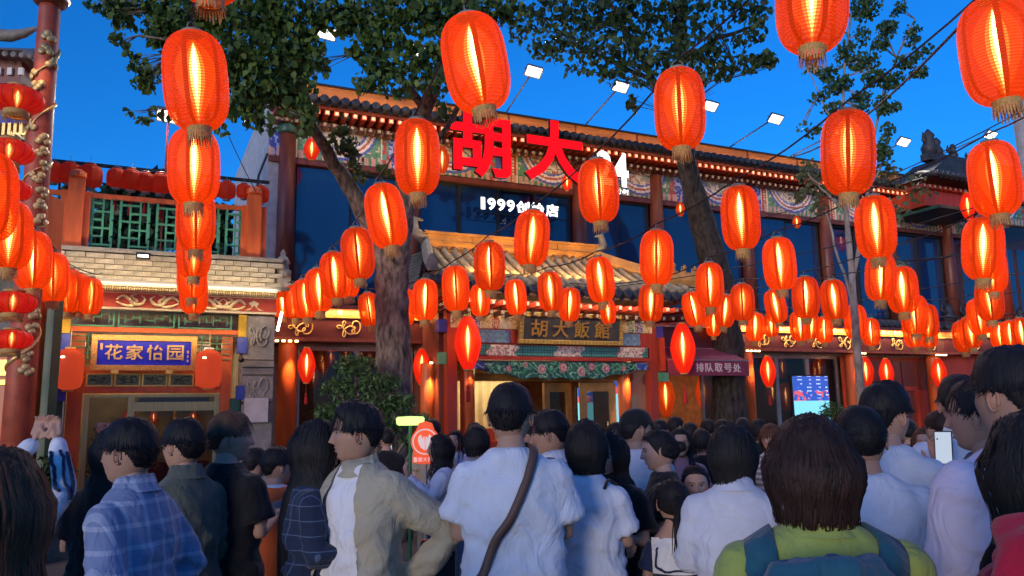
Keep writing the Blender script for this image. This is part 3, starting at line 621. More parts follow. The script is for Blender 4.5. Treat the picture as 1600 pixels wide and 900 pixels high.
for x in (-7.75, -5.25):
    lb('yellow_bracket', M_['yellow'], (x+.05, x+.17, ly-.02, ly+.1, 2.98, 3.34)); lb('blue_bracket', M_['blue'], (x+.04, x+.19, ly-.04, ly+.12, 2.72, 2.97)); lb('blue_bracket', M_['blue'], (x+.05, x+.17, ly-.03, ly+.12, 1.98, 2.20))
lb('green_post', M_['dgreen'], (-7.78, -7.62, ly+.02, ly+.2, 0, 3.0), (-5.28, -5.14, ly+.02, ly+.2, 0, 2.0))
lb('door_surround', M_['orangewood'], (-7.58, -7.38, ly+.22, ly+.36, 0, 3.0), (-5.42, -5.26, ly+.22, ly+.36, 0, 3.0), (-7.38, -5.42, ly+.24, ly+.36, 2.10, 2.20), (-7.38, -5.42, ly+.24, ly+.36, 2.40, 2.50))
for k in range(5):
    xa = -7.34+k*.385; d = bpy.data.objects.new('transom_light', None); COL.objects.link(d); d.parent = LB; d.location = (xa, ly+.24, 2.2)
    q = MB(); q.box(0, .36, -.015, .01, 0, .02); q.box(0, .36, -.015, .01, .18, .2); q.box(0, .02, -.015, .01, .02, .18); q.box(.34, .36, -.015, .01, .02, .18); q.build('frame', M_['goldp'], d)
    q = MB(); q.box(.02, .34, .02, .03, .02, .18); q.build('pane', M_['glass'], d)
    q = MB(); knot(q, .18, .1, .26, .12, .012, .006, k); q.build('carving', M_['dgreen'], d)
lb('transom_divider', M_['orangewood'], *[(-7.38+k*.385+.005, -7.38+k*.385+.035, ly+.25, ly+.34, 2.2, 2.4) for k in range(6)])
# brass door with glass
dz = bpy.data.objects.new('glass_door', None); COL.objects.link(dz); dz.parent = LB; dz.location = (0, ly+.32, 0)
q = MB(); q.box(-7.36, -7.28, -.03, .05, .12, 2.08); q.box(-6.75, -6.66, -.03, .05, .12, 2.08); q.box(-5.50, -5.42, -.03, .05, .12, 2.08); q.box(-6.66, -5.5, -.03, .05, 1.82, 1.96); q.box(-7.28, -5.5, -.031, .05, 2.04, 2.08); q.box(-7.28, -6.75, -.03, .05, .12, .24); q.build('brass_frame', M_['brass'], dz)
q = MB(); q.box(-7.28, -6.75, 0, .012, .24, 2.04); q.box(-6.66, -6.1, 0, .012, .14, 1.82); q.box(-6.06, -5.5, 0, .012, .14, 1.82); q.box(-6.66, -5.5, 0, .012, 1.96, 2.04); q.build('pane', M_['doorglass'], dz)
q = MB(); q.tube([(-6.60, -.06, .95), (-6.60, -.06, 1.5)], .014, 8); q.tube([(-6.50, -.06, .95), (-6.50, -.06, 1.5)], .014, 8); q.box(-6.60, -6.5, -.06, 0, 1.0, 1.02); q.box(-6.60, -6.5, -.06, 0, 1.42, 1.44); q.build('handle', M_['steel'], dz)
st = mat('sticker print', (.55,.5,.42), .6); q = MB(); q.box(-7.16, -6.95, -.006, 0, 1.5, 1.66); q.box(-7.14, -6.93, -.006, 0, 1.30, 1.44); q.build('door_sticker', st, dz)
q = MB(); q.lathe([(.115, 0), (.115, .006)], 24, M=Matrix.Translation((-7.0, -.008, .98)) @ Matrix.Rotation(pi/2, 4, 'X')); q.build('round_sticker', mat('sticker ring', (.55,.06,.05), .6), dz)
q = MB(); q.lathe([(.085, 0), (.085, .004)], 24, M=Matrix.Translation((-7.0, -.016, .98)) @ Matrix.Rotation(pi/2, 4, 'X')); q.build('sticker_disc', mat('sticker pale', (.6,.45,.4), .6), dz)
q = MB(); q.lathe([(.05, 0), (.05, .004)], 20, M=Matrix.Translation((-7.0, -.022, .97)) @ Matrix.Rotation(pi/2, 4, 'X')); q.build('sticker_mark', MATS['sticker ring'], dz)
# interior room, warm
inr = mat('warm interior wall', (.45,.34,.18), .8, noise=.35, scale=3); lb('interior_wall', inr, (-7.6, -5.1, .88, .9, 0, 3.0), (-7.62, -7.60, ly+.4, .9, 0, 3.0), (-5.14, -5.12, ly+.4, .9, 0, 3.0), (-7.6, -5.1, ly+.4, .9, 2.98, 3.0), (-7.6, -5.1, ly+.4, .9, 0, .1))
q = MB(); q.lathe([(.0, 0), (.10, .0), (.10, .03), (0, .03)], 16, (-5.62, ly+.5, 2.80)); q.lathe([(.0, 0), (.10, .0), (.10, .03), (0, .03)], 16, (-6.7, .5, 2.94)); q.build('ceiling_lamp', M_['lampface'], LB)
for r in range(4):
    for k in range(5): lb('ceiling_tile', M_['cream'], (-7.35+k*.35+(r % 2)*.1, -7.08+k*.35+(r % 2)*.1, ly+.38, ly+.42, 2.56+r*.1, 2.63+r*.1))
lb('interior_counter', M_['redwood'], (-6.6, -5.5, .3, .6, .1, 1.0)); lb('bottle_shelf', M_['blue'], (-6.6, -5.5, .7, .85, 1.98, 2.05))
# carved stone pier at the right end
for i, (za, zb, dd) in enumerate([(2.62,3.32,.0), (2.5,2.6,.05), (2.38,2.48,.03), (1.95,2.36,.02), (0,1.9,.0)]): lb('stone_course', M_['stone'], (-5.12, -4.64, ly-dd, ly+.12, za, zb))
for z in (3.0, 2.15):
    q = MB(); knot(q, -4.88, z, .32, .34, ly-.02, .018, z); q.build('stone_carving', M_['stone'], LB, True)
lb('meter_box', mat('pale meter box', (.55,.52,.5), .5), (-5.08, -4.72, ly-.12, ly-.001, 1.62, 2.0))
q = MB(); q.tube([(-5.16, ly-.08, 2.62), (-5.16, ly-.16, 2.60)], [.04, .045], 10); q.build('camera', M_['black'], LB, True)
q = MB(); q.lathe([(.14, 0), (.14, .12), (.10, .14), (.10, .22), (.13, .25), (.08, .34), (.04, .38), (.05, .42), (.01, .48)], 12, (-4.52, ly+.1, 4.0)); q.build('stone_finial', M_['stone'], LB, True)
lb('finial_block', M_['stone'], (-4.62, -4.40, ly+.0, ly+.2, 3.66, 4.0))
# steps
for i in range(4): tag(MB().box(-7.3, -5.6, ly-.25-i*.30, ly-.25-i*.30+.32+(0 if i else .5), 0, .40-.1*i-.1).build('stone_step', M_['stone'], LB))
# blue name sign
S = bthing('blue_name_sign', 'blue sign with gold characters in a carved wooden frame over the left door', 'sign')
S.matrix_world = BM @ Matrix.Translation((0, ly-.1, 0))
fm_ = mat('carved sign frame', (.50,.26,.07), .45, metal=.2, noise=.4, scale=40, bump=.5)
for bx in [(-7.28, -5.82, 0, .08, 2.88, 2.96), (-7.28, -5.82, 0, .08, 2.43, 2.51), (-7.28, -7.20, 0, .08, 2.51, 2.88), (-5.90, -5.82, 0, .08, 2.51, 2.88)]: q = MB(); q.box(*bx); q.build('frame_rail', fm_, S)
q = MB(); q.box(-7.20, -5.90, .03, .06, 2.51, 2.88); q.build('board', mat('cobalt board', (.01,.015,.42), .4, emit=(.01,.012,.5), es=.08), S)
for i, ch in enumerate('花家怡园'): fitchar(ch, -7.10+i*.285, -7.10+i*.285+.24, 2.59, 2.82, .028, mat('sign gilt', (.58,.38,.16), .5, metal=.3), 'gold_character', S, depth=.016, offset=.018)
q = MB(); q.box(-7.165, -7.13, .022, .03, 2.74, 2.83); q.box(-5.955, -5.935, .022, .03, 2.56, 2.60); q.box(-5.955, -5.935, .022, .03, 2.63, 2.67); q.box(-5.96, -5.93, .022, .03, 2.70, 2.74); q.build('seal_mark', MATS['sign gilt'], S)
q = MB(); q.box(-7.0, -6.9, -.0, .08, 2.38, 2.43); q.box(-6.25, -6.15, 0, .08, 2.38, 2.43); q.build('sign_foot', M_['goldp'], S)
# terrace railing with green fret lattice
R_ = bthing('terrace_railing', 'orange post railing with green fret lattice on the left roof terrace', 'railing', 0, ly+.05, 4.28)
for x in (-7.62, -5.02): q = MB(); q.box(x-.2, x+.2, -.06, .06, 0, .88); q.box(x-.11, x+.11, -.12, .12, 0, 1.06); q.lathe([(.07, 0), (.12, .05), (.12, .12), (.06, .16)], 10, (x, 0, 1.06)); q.build('railing_post', M_['orangewood'], R_)
q = MB(); q.box(-7.42, -5.22, -.04, .04, .80, .87); q.box(-8.4, -7.82, -.04, .04, .80, .87); q.build('top_rail', M_['orangewood'], R_)
q = MB(); q.box(-8.4, -4.9, -.03, .03, .0, .03); q.build('bottom_rail', M_['green'], R_)
L_ = .30; t_ = .028
q = MB()
for i in range(-1, 10):
    for j in range(0, 6):
        cx = -7.4+i*.26+(j % 2)*.13; cz = .06+j*.13
        if (i+j) % 2 == 0: a, b_, c, d = cx, cx+.30, cz, cz+t_
        else: a, b_, c, d = cx+.12, cx+.12+t_, cz-.06, cz+.20
        a = max(a, -7.42); b_ = min(b_, -5.22); c = max(c, .03); d = min(d, .80)
        if b_-a > .01 and d-c > .01: q.box(a, b_, -.022+(.004 if (i+j) % 2 else 0), .022, c, d)
        if (i+j) % 2 == 0:
            for e in (a, b_-t_): q.box(e, e+t_, -.02, .02, max(.03, cz-.10), min(.8, cz+.13))
tag(q.build('fret_lattice', M_['green'], R_), kind='stuff')
q = MB()
for i in range(5):
    q.box(-8.4+i*.13, -8.4+i*.13+.022, -.02, .02, .03, .8); q.box(-5.20+i*.0, -4.9, -.018, .018, .1+i*.14, .12+i*.14)
for i in range(3): q.box(-8.4, -7.82, -.018, .018, .15+i*.2, .17+i*.2)
tag(q.build('side_lattice', M_['green'], R_), kind='stuff')
P_ = bthing('terrace_pole_rack', 'dark steel pole rack carrying small red lanterns above the terrace railing', 'rack')
q = MB(); q.box(-8.0, -4.75, ly+.3, ly+.35, 5.66, 5.71); q.box(-7.6, -4.75, ly+.9, ly+.94, 5.35, 5.38)
for x in (-7.9, -6.1, -4.95): q.box(x, x+.035, ly+.31, ly+.34, 4.28, 5.66)
q.build('pole', M_['black'], P_)

# ---- left edge: dragon pillar and gateway corner
def at_ground(px, py, Y): p = at(px, py, Y); return p
pb = at(32, 640, 9.6); pt = at(86, 10, 9.6)
DP = thing('dragon_pillar', 'tall red pillar wrapped in gilded dragon and cloud relief at the left edge', 'pillar', (pb.x-.02, 9.6, 0)); hh = pt.z
q = MB(); q.lathe([(.17, 0), (.16, 2.5), (.15, 4), (.125, hh-.05), (.125, hh)], 24); q.build('shaft', mat('brick red pillar', (.42,.08,.035), .5, noise=.3, scale=5, bump=.2), DP, True)
q = MB(); pts = []; rr = []
for i in range(160):
    t = i/159; z = 2.2+t*(hh-2.5); a = t*2*pi*6.2+2.2+.5*sin(t*31); r = .165-.035*t+.004; pts.append((r*cos(a), r*sin(a), z)); rr.append(.012+.016*sin(t*pi*7)**2)
q.tube(pts, rr, 8, flat=.8); q.build('dragon_body', M_['gold'], DP, True)
for k in range(26):
    z = 2.3+k*(hh-2.6)/26; a = -pi/2+random.uniform(-1.2, 1.2); r = .165-.035*(z/hh); q = MB()
    for j in range(4): q.lathe([(0, 0), (.05, .012), (.03, .03), (0, .035)], 8, M=Matrix.Rotation(a+pi/2+j*.22, 4, 'Z') @ Matrix.Translation((0, -r+.005, z+.04*sin(j*2+k))) @ Matrix.Rotation(pi/2, 4, 'X'))
    q.build('cloud_relief', mat('pale cloud relief', (.52,.40,.18), .5, metal=.35, noise=.25), DP, True)
q = MB(); q.lathe([(.14, hh), (.20, hh+.04), (.22, hh+.12), (.18, hh+.16), (.24, hh+.24), (.24, hh+.5)], 24); q.build('capital', M_['brown'], DP, True)
for k in range(28): a = 2*pi*k/28; q = MB(); q.lathe([(0, -.012), (.012, 0), (0, .012)], 6, (.215*cos(a), .215*sin(a), hh+.10)); q.build('bulb', M_['bulb'], DP)
def pz(px, py, Y=9.3): return at(px, py, Y)
spot(0, -.55, hh-.3, (1, .6, .28), 60, 50, (0, .35, -1), parent=DP) if 0 else None
GC = thing('corner_gateway', 'grey tiled gateway corner with upturned eave beside the dragon pillar', 'gateway', (at(0, 300, 9.9).x, 9.9, 0))
o_ = GC.location
def gl(px, py, dy=0): p = at(px, py, 9.9+dy); return Vector((p.x-o_.x, dy, p.z))
q = MB(); A_, B_, C_, D_ = gl(-150, 48), gl(25, 56), gl(45, 50), gl(60, 44)
pts = [gl(-150, 45), gl(-40, 52), gl(15, 56), gl(38, 52), gl(52, 46), gl(64, 43)]; q.tube(pts, [.09, .09, .085, .06, .035, .015], 8); q.build('upturned_ridge', M_['gtile'], GC, True)
q = MB(); a, b_, c, d = gl(-150, 58), gl(34, 60), gl(52, 92), gl(-150, 82); q.add([a+Vector((0, .4, .05)), b_+Vector((0, .3, 0)), c+Vector((0, -.25, 0)), d+Vector((0, -.25, 0)), a+Vector((0, .4, -.1)), d+Vector((0, .4, -.1)), c+Vector((0, .4, -.1))], [(3, 2, 1, 0), (3, 5, 6, 2), (1, 2, 6), (0, 1, 6, 4)]); q.build('roof_slope', M_['gtile'], GC)
for k in range(8):
    p = gl(-42+k*13, 80+k*1.2, -.2); q = MB(); q.lathe([(0, 0), (.042, .004), (.042, .03), (0, .03)], 10, M=Matrix.Translation(p) @ Matrix.Rotation(pi/2, 4, 'X')); q.build('eave_tile', M_['gtile'], GC, True)
a = gl(-150, 110); b_ = gl(52, 110); zt = a.z
q = MB(); q.box(a.x, gl(34, 100).x, .0, .5, gl(0, 130).z, gl(0, 92).z); q.box(a.x, gl(30, 100).x, .05, .5, gl(0, 210).z, gl(0, 130).z); q.build('upper_frame', M_['brown'], GC)
q = MB()
for k in range(4): p = gl(-18+k*17, 112, -.02); q.box(p.x-.03, p.x+.03, -.04, .0, p.z-.05, p.z+.05)
q.build('white_bracket', M_['white'], GC)
q = MB(); q.box(a.x, gl(52, 190).x, -.05, .2, gl(0, 196).z, gl(0, 183).z); q.build('blue_beam', M_['blue'], GC)
for k in range(6):
    p = gl(-10+k*9, 205, -.06); q = MB(); q.box(p.x-.02, p.x+.02, -.1, .0, p.z-.06, p.z+.1); q.build('gilt_bracket', M_['gold'], GC)
q = MB(); q.box(gl(8, 600).x, gl(44, 600).x, .1, .5, 0, gl(0, 300).z); q.build('gateway_pier', M_['orangewood'], GC)
q = MB(); q.box(a.x, gl(8, 600).x, .3, .5, 0, 2.6); q.build('door_leaf', M_['orangewood'], GC)
q = MB(); q.box(gl(50, 600).x, gl(62, 600).x, .2, .4, 0, gl(0, 440).z); q.build('green_jamb', M_['dgreen'], GC)
q = MB(); q.box(a.x, gl(12, 560).x, .24, .3, gl(0, 585).z, gl(0, 560).z); q.box(a.x, gl(12, 560).x, .24, .3, gl(0, 600).z, gl(0, 592).z); q.build('carved_rail', M_['goldp'], GC)
for k in range(16):
    p = gl(20+random.uniform(-2, 24), 330+k*24); q = MB(); knot(q, p.x, p.z, .10, .14, .09, .008, k); q.build('gilt_relief', M_['gold'], GC, True)

# ---- right hand pavilion roof
RP = bthing('corner_pavilion', 'dark tiled corner pavilion with roof beasts at the far right', 'building')
q = MB()
def prof(y): return 8.35-abs(y+.2)*.5
q.prism([(11.6, 7.55), (16.5, 7.55), (15.6, 8.25), (12.6, 8.25)], -.6, .5); q.build('roof_slope', M_['tile'], RP)
for k in range(24):
    put('eave_tile', tme, RP, (11.7+k*.2, -.5, 7.62)); put('drip_tile', dme, RP, (11.8+k*.2, -.5, 7.57))
    q = None; put('rafter_end', rme, RP, (11.7+k*.2, -.45, 7.38))
q = MB(); q.box(12.4, 15.8, -.2, .1, 8.25, 8.45); q.build('ridge', M_['tile'], RP)
for i, (x, h) in enumerate([(12.6, .75), (12.9, .55), (13.55, .45), (14.3, .32), (14.7, .42), (15.3, .3)]):
    q = MB(); q.lathe([(.12*h/.5, 0), (.15*h/.5, h*.3), (.08*h/.5, h*.55), (.11*h/.5, h*.75), (.05, h*.95), (.01, h)], 9, (x, -.05, 8.42)); q.tube([(x-.05, -.05, 8.42+h*.4), (x-.22, -.05, 8.42+h*.55), (x-.2, -.05, 8.42+h*.85)], [.07, .05, .015], 6); q.build('roof_beast', M_['tile'], RP, True)
q = MB(); q.box(11.9, 14.05, -.3, .8, 6.9, 7.35); q.build('red_wall', M_['redwood'], RP)
panel('painted_beam', RP, beamfn(2), 14.55, 17.2, 6.7, 7.3, -.2, dep=.2, cell=.04)
q = MB(); q.box(12.0, 14.1, -.6, .8, 6.78, 6.86); q.build('green_canopy', M_['dgreen'], RP)
q = MB(); q.lathe([(.2, 3.9), (.19, 5.5), (.18, 7.0)], 16, (14.9, -.15, 0)); q.build('pavilion_column', M_['redwood'], RP, True)
SPOTS.append((14.9, -.6, 4.0))
q = MB(); q.box(12.6, 18, .0, .5, 3.5, 3.9); q.build('ledge', M_['brown'], RP)
q = MB(); q.box(15.0, 24, 1.25, 1.4, 3.4, 7.3); q.build('rear_wall', M_['darkred'], RP)
for k in range(6):
    q = MB(); q.box(15.2+k*1.3, 16.3+k*1.3, 1.2, 1.24, 4.3, 6.4); q.build('upper_pane', M_['bluewin'], RP)
# roof ornaments low right (stone beasts on the lower eave)
for k in range(7):
    x = 12.9+k*.75; q = MB(); q.lathe([(.16, 0), (.18, .12), (.10, .25), (.13, .36), (.03, .5)], 9, (x, .1, 3.9)); q.tube([(x-.05, .1, 4.1), (x-.28, .1, 4.2), (x-.22, .1, 4.45)], [.08, .05, .02], 6); q.build('eave_beast', M_['tile'], RP, True)
# grey pole top right
p0 = at(1590, 170, 13); tag(MB().tube([(p0.x+.12, 13, 0), (p0.x+.05, 13, p0.z-1), (p0.x, 13, p0.z+2)], .12, 14).build('utility_pole', mat('concrete pole', (.35,.36,.38), .8, bump=.3)), 'plain grey concrete pole at the right edge', 'pole')

# ------------------------------------------------------------------ lamp light (fixtures and added fill strips)
def spot(x, y, z, col, e, ang=60, dirv=(0, 0, -1), name='downlight_beam', rad=.03, parent=None):
    l = bpy.data.lights.new(name, 'SPOT'); l.energy = e; l.color = col; l.spot_size = radians(ang); l.spot_blend = .6; l.shadow_soft_size = rad
    o = bpy.data.objects.new(name, l); COL.objects.link(o); o.parent = parent or RB; o.location = (x, y, z); o.rotation_euler = Vector(dirv).to_track_quat('-Z', 'Y').to_euler(); return o
for x, y, z in SPOTS: spot(x, y, z, (1, .52, .20), 115, 46, (0, .16, -1))
def strip(x, y, z, L, col, e, dirv, w=.05, parent=None, name='strip_light'):
    l = bpy.data.lights.new(name, 'AREA'); l.shape = 'RECTANGLE'; l.size = L; l.size_y = w; l.energy = e; l.color = col
    o = bpy.data.objects.new(name, l); COL.objects.link(o); o.parent = parent or RB; o.location = (x, y, z)
    d = Vector(dirv).normalized(); z_ = -d; x_ = Vector((1, 0, 0)); y_ = z_.cross(x_).normalized(); o.rotation_euler = Matrix((x_, y_, z_)).transposed().to_euler(); return o
# ================================================================== lanterns
def lantern_shell(name, c1, c2, s, ribs, see=.30):
    m = bpy.data.materials.new(name); m.use_nodes = True; nt = m.node_tree; N = nt.nodes; L = nt.links
    b = N['Principled BSDF']; b.inputs['Roughness'].default_value = .55; b.inputs['Base Color'].default_value = (.22,.018,.002,1); b.inputs['Specular IOR Level'].default_value = .12
    tc = N.new('ShaderNodeTexCoord'); sp = N.new('ShaderNodeSeparateXYZ'); L.new(tc.outputs['Object'], sp.inputs[0])
    ml = N.new('ShaderNodeMath'); ml.operation = 'MULTIPLY'; ml.inputs[1].default_value = 2*pi*ribs/.545; L.new(sp.outputs['Z'], ml.inputs[0])
    sn = N.new('ShaderNodeMath'); sn.operation = 'COSINE'; L.new(ml.outputs[0], sn.inputs[0])
    mr = N.new('ShaderNodeMapRange'); mr.inputs[1].default_value = -1; mr.inputs[2].default_value = 1; L.new(sn.outputs[0], mr.inputs[0])
    nz = N.new('ShaderNodeTexNoise'); nz.inputs['Scale'].default_value = 7; nz.inputs['Detail'].default_value = 3; L.new(tc.outputs['Object'], nz.inputs['Vector'])
    oi = N.new('ShaderNodeObjectInfo')
    cm = N.new('ShaderNodeMix'); cm.data_type = 'RGBA'; cm.inputs[6].default_value = (*c1, 1); cm.inputs[7].default_value = (*c2, 1)
    ad = N.new('ShaderNodeMath'); ad.operation = 'MULTIPLY_ADD'; ad.inputs[1].default_value = .55; L.new(mr.outputs[0], ad.inputs[0])
    n2 = N.new('ShaderNodeMath'); n2.operation = 'MULTIPLY'; n2.inputs[1].default_value = .5; L.new(nz.outputs[0], n2.inputs[0]); L.new(n2.outputs[0], ad.inputs[2]); L.new(ad.outputs[0], cm.inputs[0])
    L.new(cm.outputs[2], b.inputs['Emission Color'])
    es = N.new('ShaderNodeMath'); es.operation = 'MULTIPLY_ADD'; es.inputs[1].default_value = s*.55; es.inputs[2].default_value = s*.72; L.new(oi.outputs['Random'], es.inputs[0]); L.new(es.outputs[0], b.inputs['Emission Strength'])
    tr = N.new('ShaderNodeBsdfTransparent'); tr.inputs[0].default_value = (1, .60, .32, 1)
    fx = N.new('ShaderNodeMapRange'); fx.inputs[3].default_value = 1-see*.35; fx.inputs[4].default_value = 1-see*1.3; L.new(mr.outputs[0], fx.inputs[0])
    mx = N.new('ShaderNodeMixShader'); L.new(fx.outputs[0], mx.inputs[0]); L.new(tr.outputs[0], mx.inputs[1]); L.new(b.outputs[0], mx.inputs[2]); L.new(mx.outputs[0], N['Material Output'].inputs[0])
    MATS[name] = m; return m
def glowmat(name, col, s):
    m = bpy.data.materials.new(name); m.use_nodes = True; N = m.node_tree.nodes; L = m.node_tree.links; N.clear()
    e = N.new('ShaderNodeEmission'); e.inputs[0].default_value = (*col, 1); e.inputs[1].default_value = s; t = N.new('ShaderNodeBsdfTransparent'); a = N.new('ShaderNodeAddShader'); o = N.new('ShaderNodeOutputMaterial')
    L.new(e.outputs[0], a.inputs[0]); L.new(t.outputs[0], a.inputs[1]); L.new(a.outputs[0], o.inputs[0]); m.cycles.emission_sampling = 'NONE'; return m
SH = lantern_shell('orange lantern paper', (.54,.020,.001), (.82,.052,.002), .72, 34, .42)
SHD = lantern_shell('dim red lantern paper', (.28,.008,.006), (.42,.014,.008), .22, 0.01, .12)
RSH = lantern_shell('red silk lantern', (.62,.008,.004), (.85,.016,.006), .55, .01, .22)
GL = [glowmat('bulb core', (1,.80,.52), 6.0), glowmat('bulb glow', (1,.62,.28), 2.2), glowmat('inner glow', (1,.38,.10), .75), glowmat('wide glow', (1,.20,.03), .26)]
FR = mat('lantern frame and shadow', (.20,.012,.004), .7)
FRG = mat('lantern gold lace', (.50,.33,.10), .6, noise=.3, scale=60, bump=.4, bscale=120)
CAPM = mat('lantern cap', (.20,.26,.20), .6)
LH, LR = .545, .178
def lprof(t): return .062+(LR-.062)*(max(0, 1-abs(t)**3.4))**.55     # t -1..1
def shellmesh(name, n, seg, m, cor=.0016):
    q = MB(); pr = []
    for i in range(n+1):
        t = -1+2*i/n; r = lprof(t)+(-cor if i % 2 else cor); pr.append((r, t*LH/2))
    q.lathe(pr, seg, cap=False); return q.mesh(name, m, True)
SHM = {0: shellmesh('lantern_shell', 68, 36, SH, .0011), 1: shellmesh('lantern_shell', 24, 22, SH, 0)}
def coremesh():  # bulb plus nested additive spindles that imitate its streak and halo
    q = MB()
    for mi, (r, h, z0) in enumerate([(.015, .17, .045), (.030, .21, .015), (.052, .235, 0), (.11, .25, 0)]):
        n = 14; q.lathe([(max(.0008, r*(1-abs(-1+2*i/n)**1.9)*(1+.45*(-1+2*i/n))), z0+h*(-1+2*i/n)) for i in range(n+1)], 10, mi=mi, cap=False)
    return q.mesh('bulb_with_halo', GL, True)
CORE = coremesh()
q = MB()
for k in range(6):
    a0 = 2*pi*(k+.28)/6; w = .085; pts = []
    for i in range(15): t = -1+2*i/14; r = lprof(t)*.965; pts.append([(r*cos(a), r*sin(a), t*LH/2) for a in (a0-w, a0+w)])
    for i in range(14): q.add([pts[i][0], pts[i][1], pts[i+1][1], pts[i+1][0]], [(0, 1, 2, 3)])
FRAME = q.mesh('frame_shadow_straps', FR, True)  # dark straps give the inner frame together with its shadow bands
q = MB(); q.lathe([(.058, 0), (.064, .004), (.064, .022), (.055, .024), (.055, 0)], 20, (0, 0, LH/2-.004)); q.tube([(-.055, 0, LH/2+.01), (-.03, 0, LH/2+.06), (0, 0, LH/2+.075), (.03, 0, LH/2+.06), (.055, 0, LH/2+.01)], .004, 5); CAP = q.mesh('cap_ring', CAPM, True)
q = MB(); q.lathe([(.066, 0), (.07, -.004), (.066, -.03), (.062, -.032)], 24, (0, 0, -LH/2+.006), cap=False)
for k in range(30):
    a = 2*pi*k/30; r = .064; L1 = random.uniform(.05, .075); fl = random.uniform(1.0, 1.22); ta = Vector((-sin(a), cos(a), 0))*.0065; p = Vector((r*cos(a), r*sin(a), -LH/2-.022)); e = Vector((r*fl*cos(a), r*fl*sin(a), -LH/2-.022-L1)); q.add([p-ta, p+ta, e+ta*.5, e-ta*.5], [(0, 1, 2, 3)])
TASS = q.mesh('gold_fringe', FRG)
NOD = ['nearest', 'second', 'third', 'fourth', 'fifth', 'sixth', 'seventh', 'eighth', 'ninth', 'tenth', 'eleventh', 'twelfth']
def facY(px, py, off): # world Y of the facade plane behind a photo position
    x, y, z = fac(px, py, off); return bw(x, y, z).y
TOPS = {}
def string_lantern(px, t, b, tilt, label, strand, small=False, off=.35):
    h = b-t; cy_ = (t+b)/2; Y = 678.0/h
    lim = facY(px, cy_, 1.35 if px < 430 else (2.35 if 640 < px < 1100 and cy_ > 330 else off+.25)); s = 1.0
    if Y > lim: s = lim/Y; Y = lim
    p = at(px, cy_, Y); s *= h*(p-Vector((0, 0, CAMH))).length/FPX/.545*cos(0)*.985
    R = Matrix.Rotation(radians(tilt+1.0+(800-px)*-.0), 4, 'Y')
    # tilt is measured in the picture; verticals already lean there, so take that part away
    up = prj(p+Vector((0, 0, .2))); dn = prj(p-Vector((0, 0, .2))); lean = math.degrees(math.atan2(dn[0]-up[0], dn[1]-up[1]))
    R = Matrix.Rotation(radians(-(tilt-lean)), 4, 'Y') @ Matrix.Rotation(radians(random.uniform(-3, 3)), 4, 'X') @ Matrix.Rotation(random.uniform(0, 6.28), 4, 'Z')
    sq = random.uniform(.92, .99); o = thing('string_lantern', label, 'lantern', m=Matrix.Translation(p) @ R @ Matrix.Diagonal((s*sq, s*sq*random.uniform(.96, 1.03), s, 1)), group='orange paper lanterns strung over the street')
    put('shell', SHM[0 if h > 58 else 1], o); put('bulb_with_halo', CORE, o); put('frame_shadow_straps', FRAME, o); put('cap_ring', CAP, o); put('fringe', TASS, o)
    TOPS.setdefault(strand, []).append(Matrix.Translation(p) @ R @ Matrix.Scale(s, 4) @ Vector((0, 0, LH/2+.075)))
STR = {
 'A': ('the strand hanging over the green railing', [(325,-165,-5,3),(306,57,197,3),(303,205,317,0),(306,298,390,0),(303,355,432,0),(300,396,465,0),(303,428,489,0)]),
 'B': ('the strand at the left edge by the dragon pillar', [(-22,248,366,-2),(14,322,413,-3),(51,367,446,-2),(82,399,467,-2),(105,424,485,-2),(122,429,486,-2),(141,435,491,-2)]),
 'C': ('the strand running down to the left corner column', [(743,24,173,10),(652,187,305,1),(603,287,388,10),(559,356,437,5),(523,394,467,5),(498,420,488,4),(477,437,497,6),(460,446,498,5),(441,448,497,2)]),
 'D': ('the strand from the top right down to the bonsai', [(1268,-78,75,0),(1062,109,232,3),(935,249,348,4),(831,328,417,-4),(765,377,455,2),(712,415,487,3),(664,436,501,-1),(631,451,510,-2),(602,455,508,3),(577,457,510,8)]),
 'I': ('the strand crossing in front of the gate roof', [(1560,8,150,8),(1325,178,300,2),(1157,292,389,5),(1026,360,446,0),(938,401,473,7),(860,424,487,5),(806,436,493,5),(750,443,495,2)]),
 'J': ('the strand ending above the gate name board', [(1554,229,330,7),(1368,310,401,5),(1218,373,452,6),(1109,411,481,2),(1017,443,503,-2),(950,465,509,5),(890,449,503,-2)]),
 'K': ('the strand sweeping down over the awning', [(1536,346,431,1),(1376,399,468,-1),(1259,434,496,4),(1160,444,501,2),(1084,456,510,12)]),
 'L': ('the low strand between awning and menu screen', [(1550,394,453,4),(1410,420,486,4),(1303,439,498,6),(1212,453,504,12),(1133,461,511,-4),(1115,487,526,0)]),
 'N': ('the low strand over the menu screen', [(1546,441,497,8),(1429,464,520,3),(1337,478,529,6),(1250,487,532,5),(1205,490,527,3),(1180,489,533,0)]),
 'P': ('the lowest strand before the boarded wall', [(1530,470,520,8),(1449,478,525,5),(1361,499,539,5),(1288,496,535,2),(1268,491,529,-2)]),
 'Q': ('the lowest strand at the right edge', [(1596,500,540,8),(1578,504,541,6),(1562,507,542,5),(1517,497,541,8),(1505,504,547,10),(1450,500,541,8),(1426,500,541,10)]),
 'S': ('the pair behind the corner strand', [(543,402,465,3),(1000,560,561,0)][:1])}
for k, (desc, ls) in STR.items():
    ls = sorted(ls, key=lambda a: a[1]-a[2])
    for i, (px, t, b, tl) in enumerate(ls):
        lab = ('orange paper lantern tucked behind the left corner strand' if k == 'S' else f'{NOD[i]} nearest orange lantern on {desc}' if i else f'nearest and largest orange lantern on {desc}')
        string_lantern(px, t, b, tl, lab, k)
CAB = mat('black cable', (.015,.015,.017), .6)
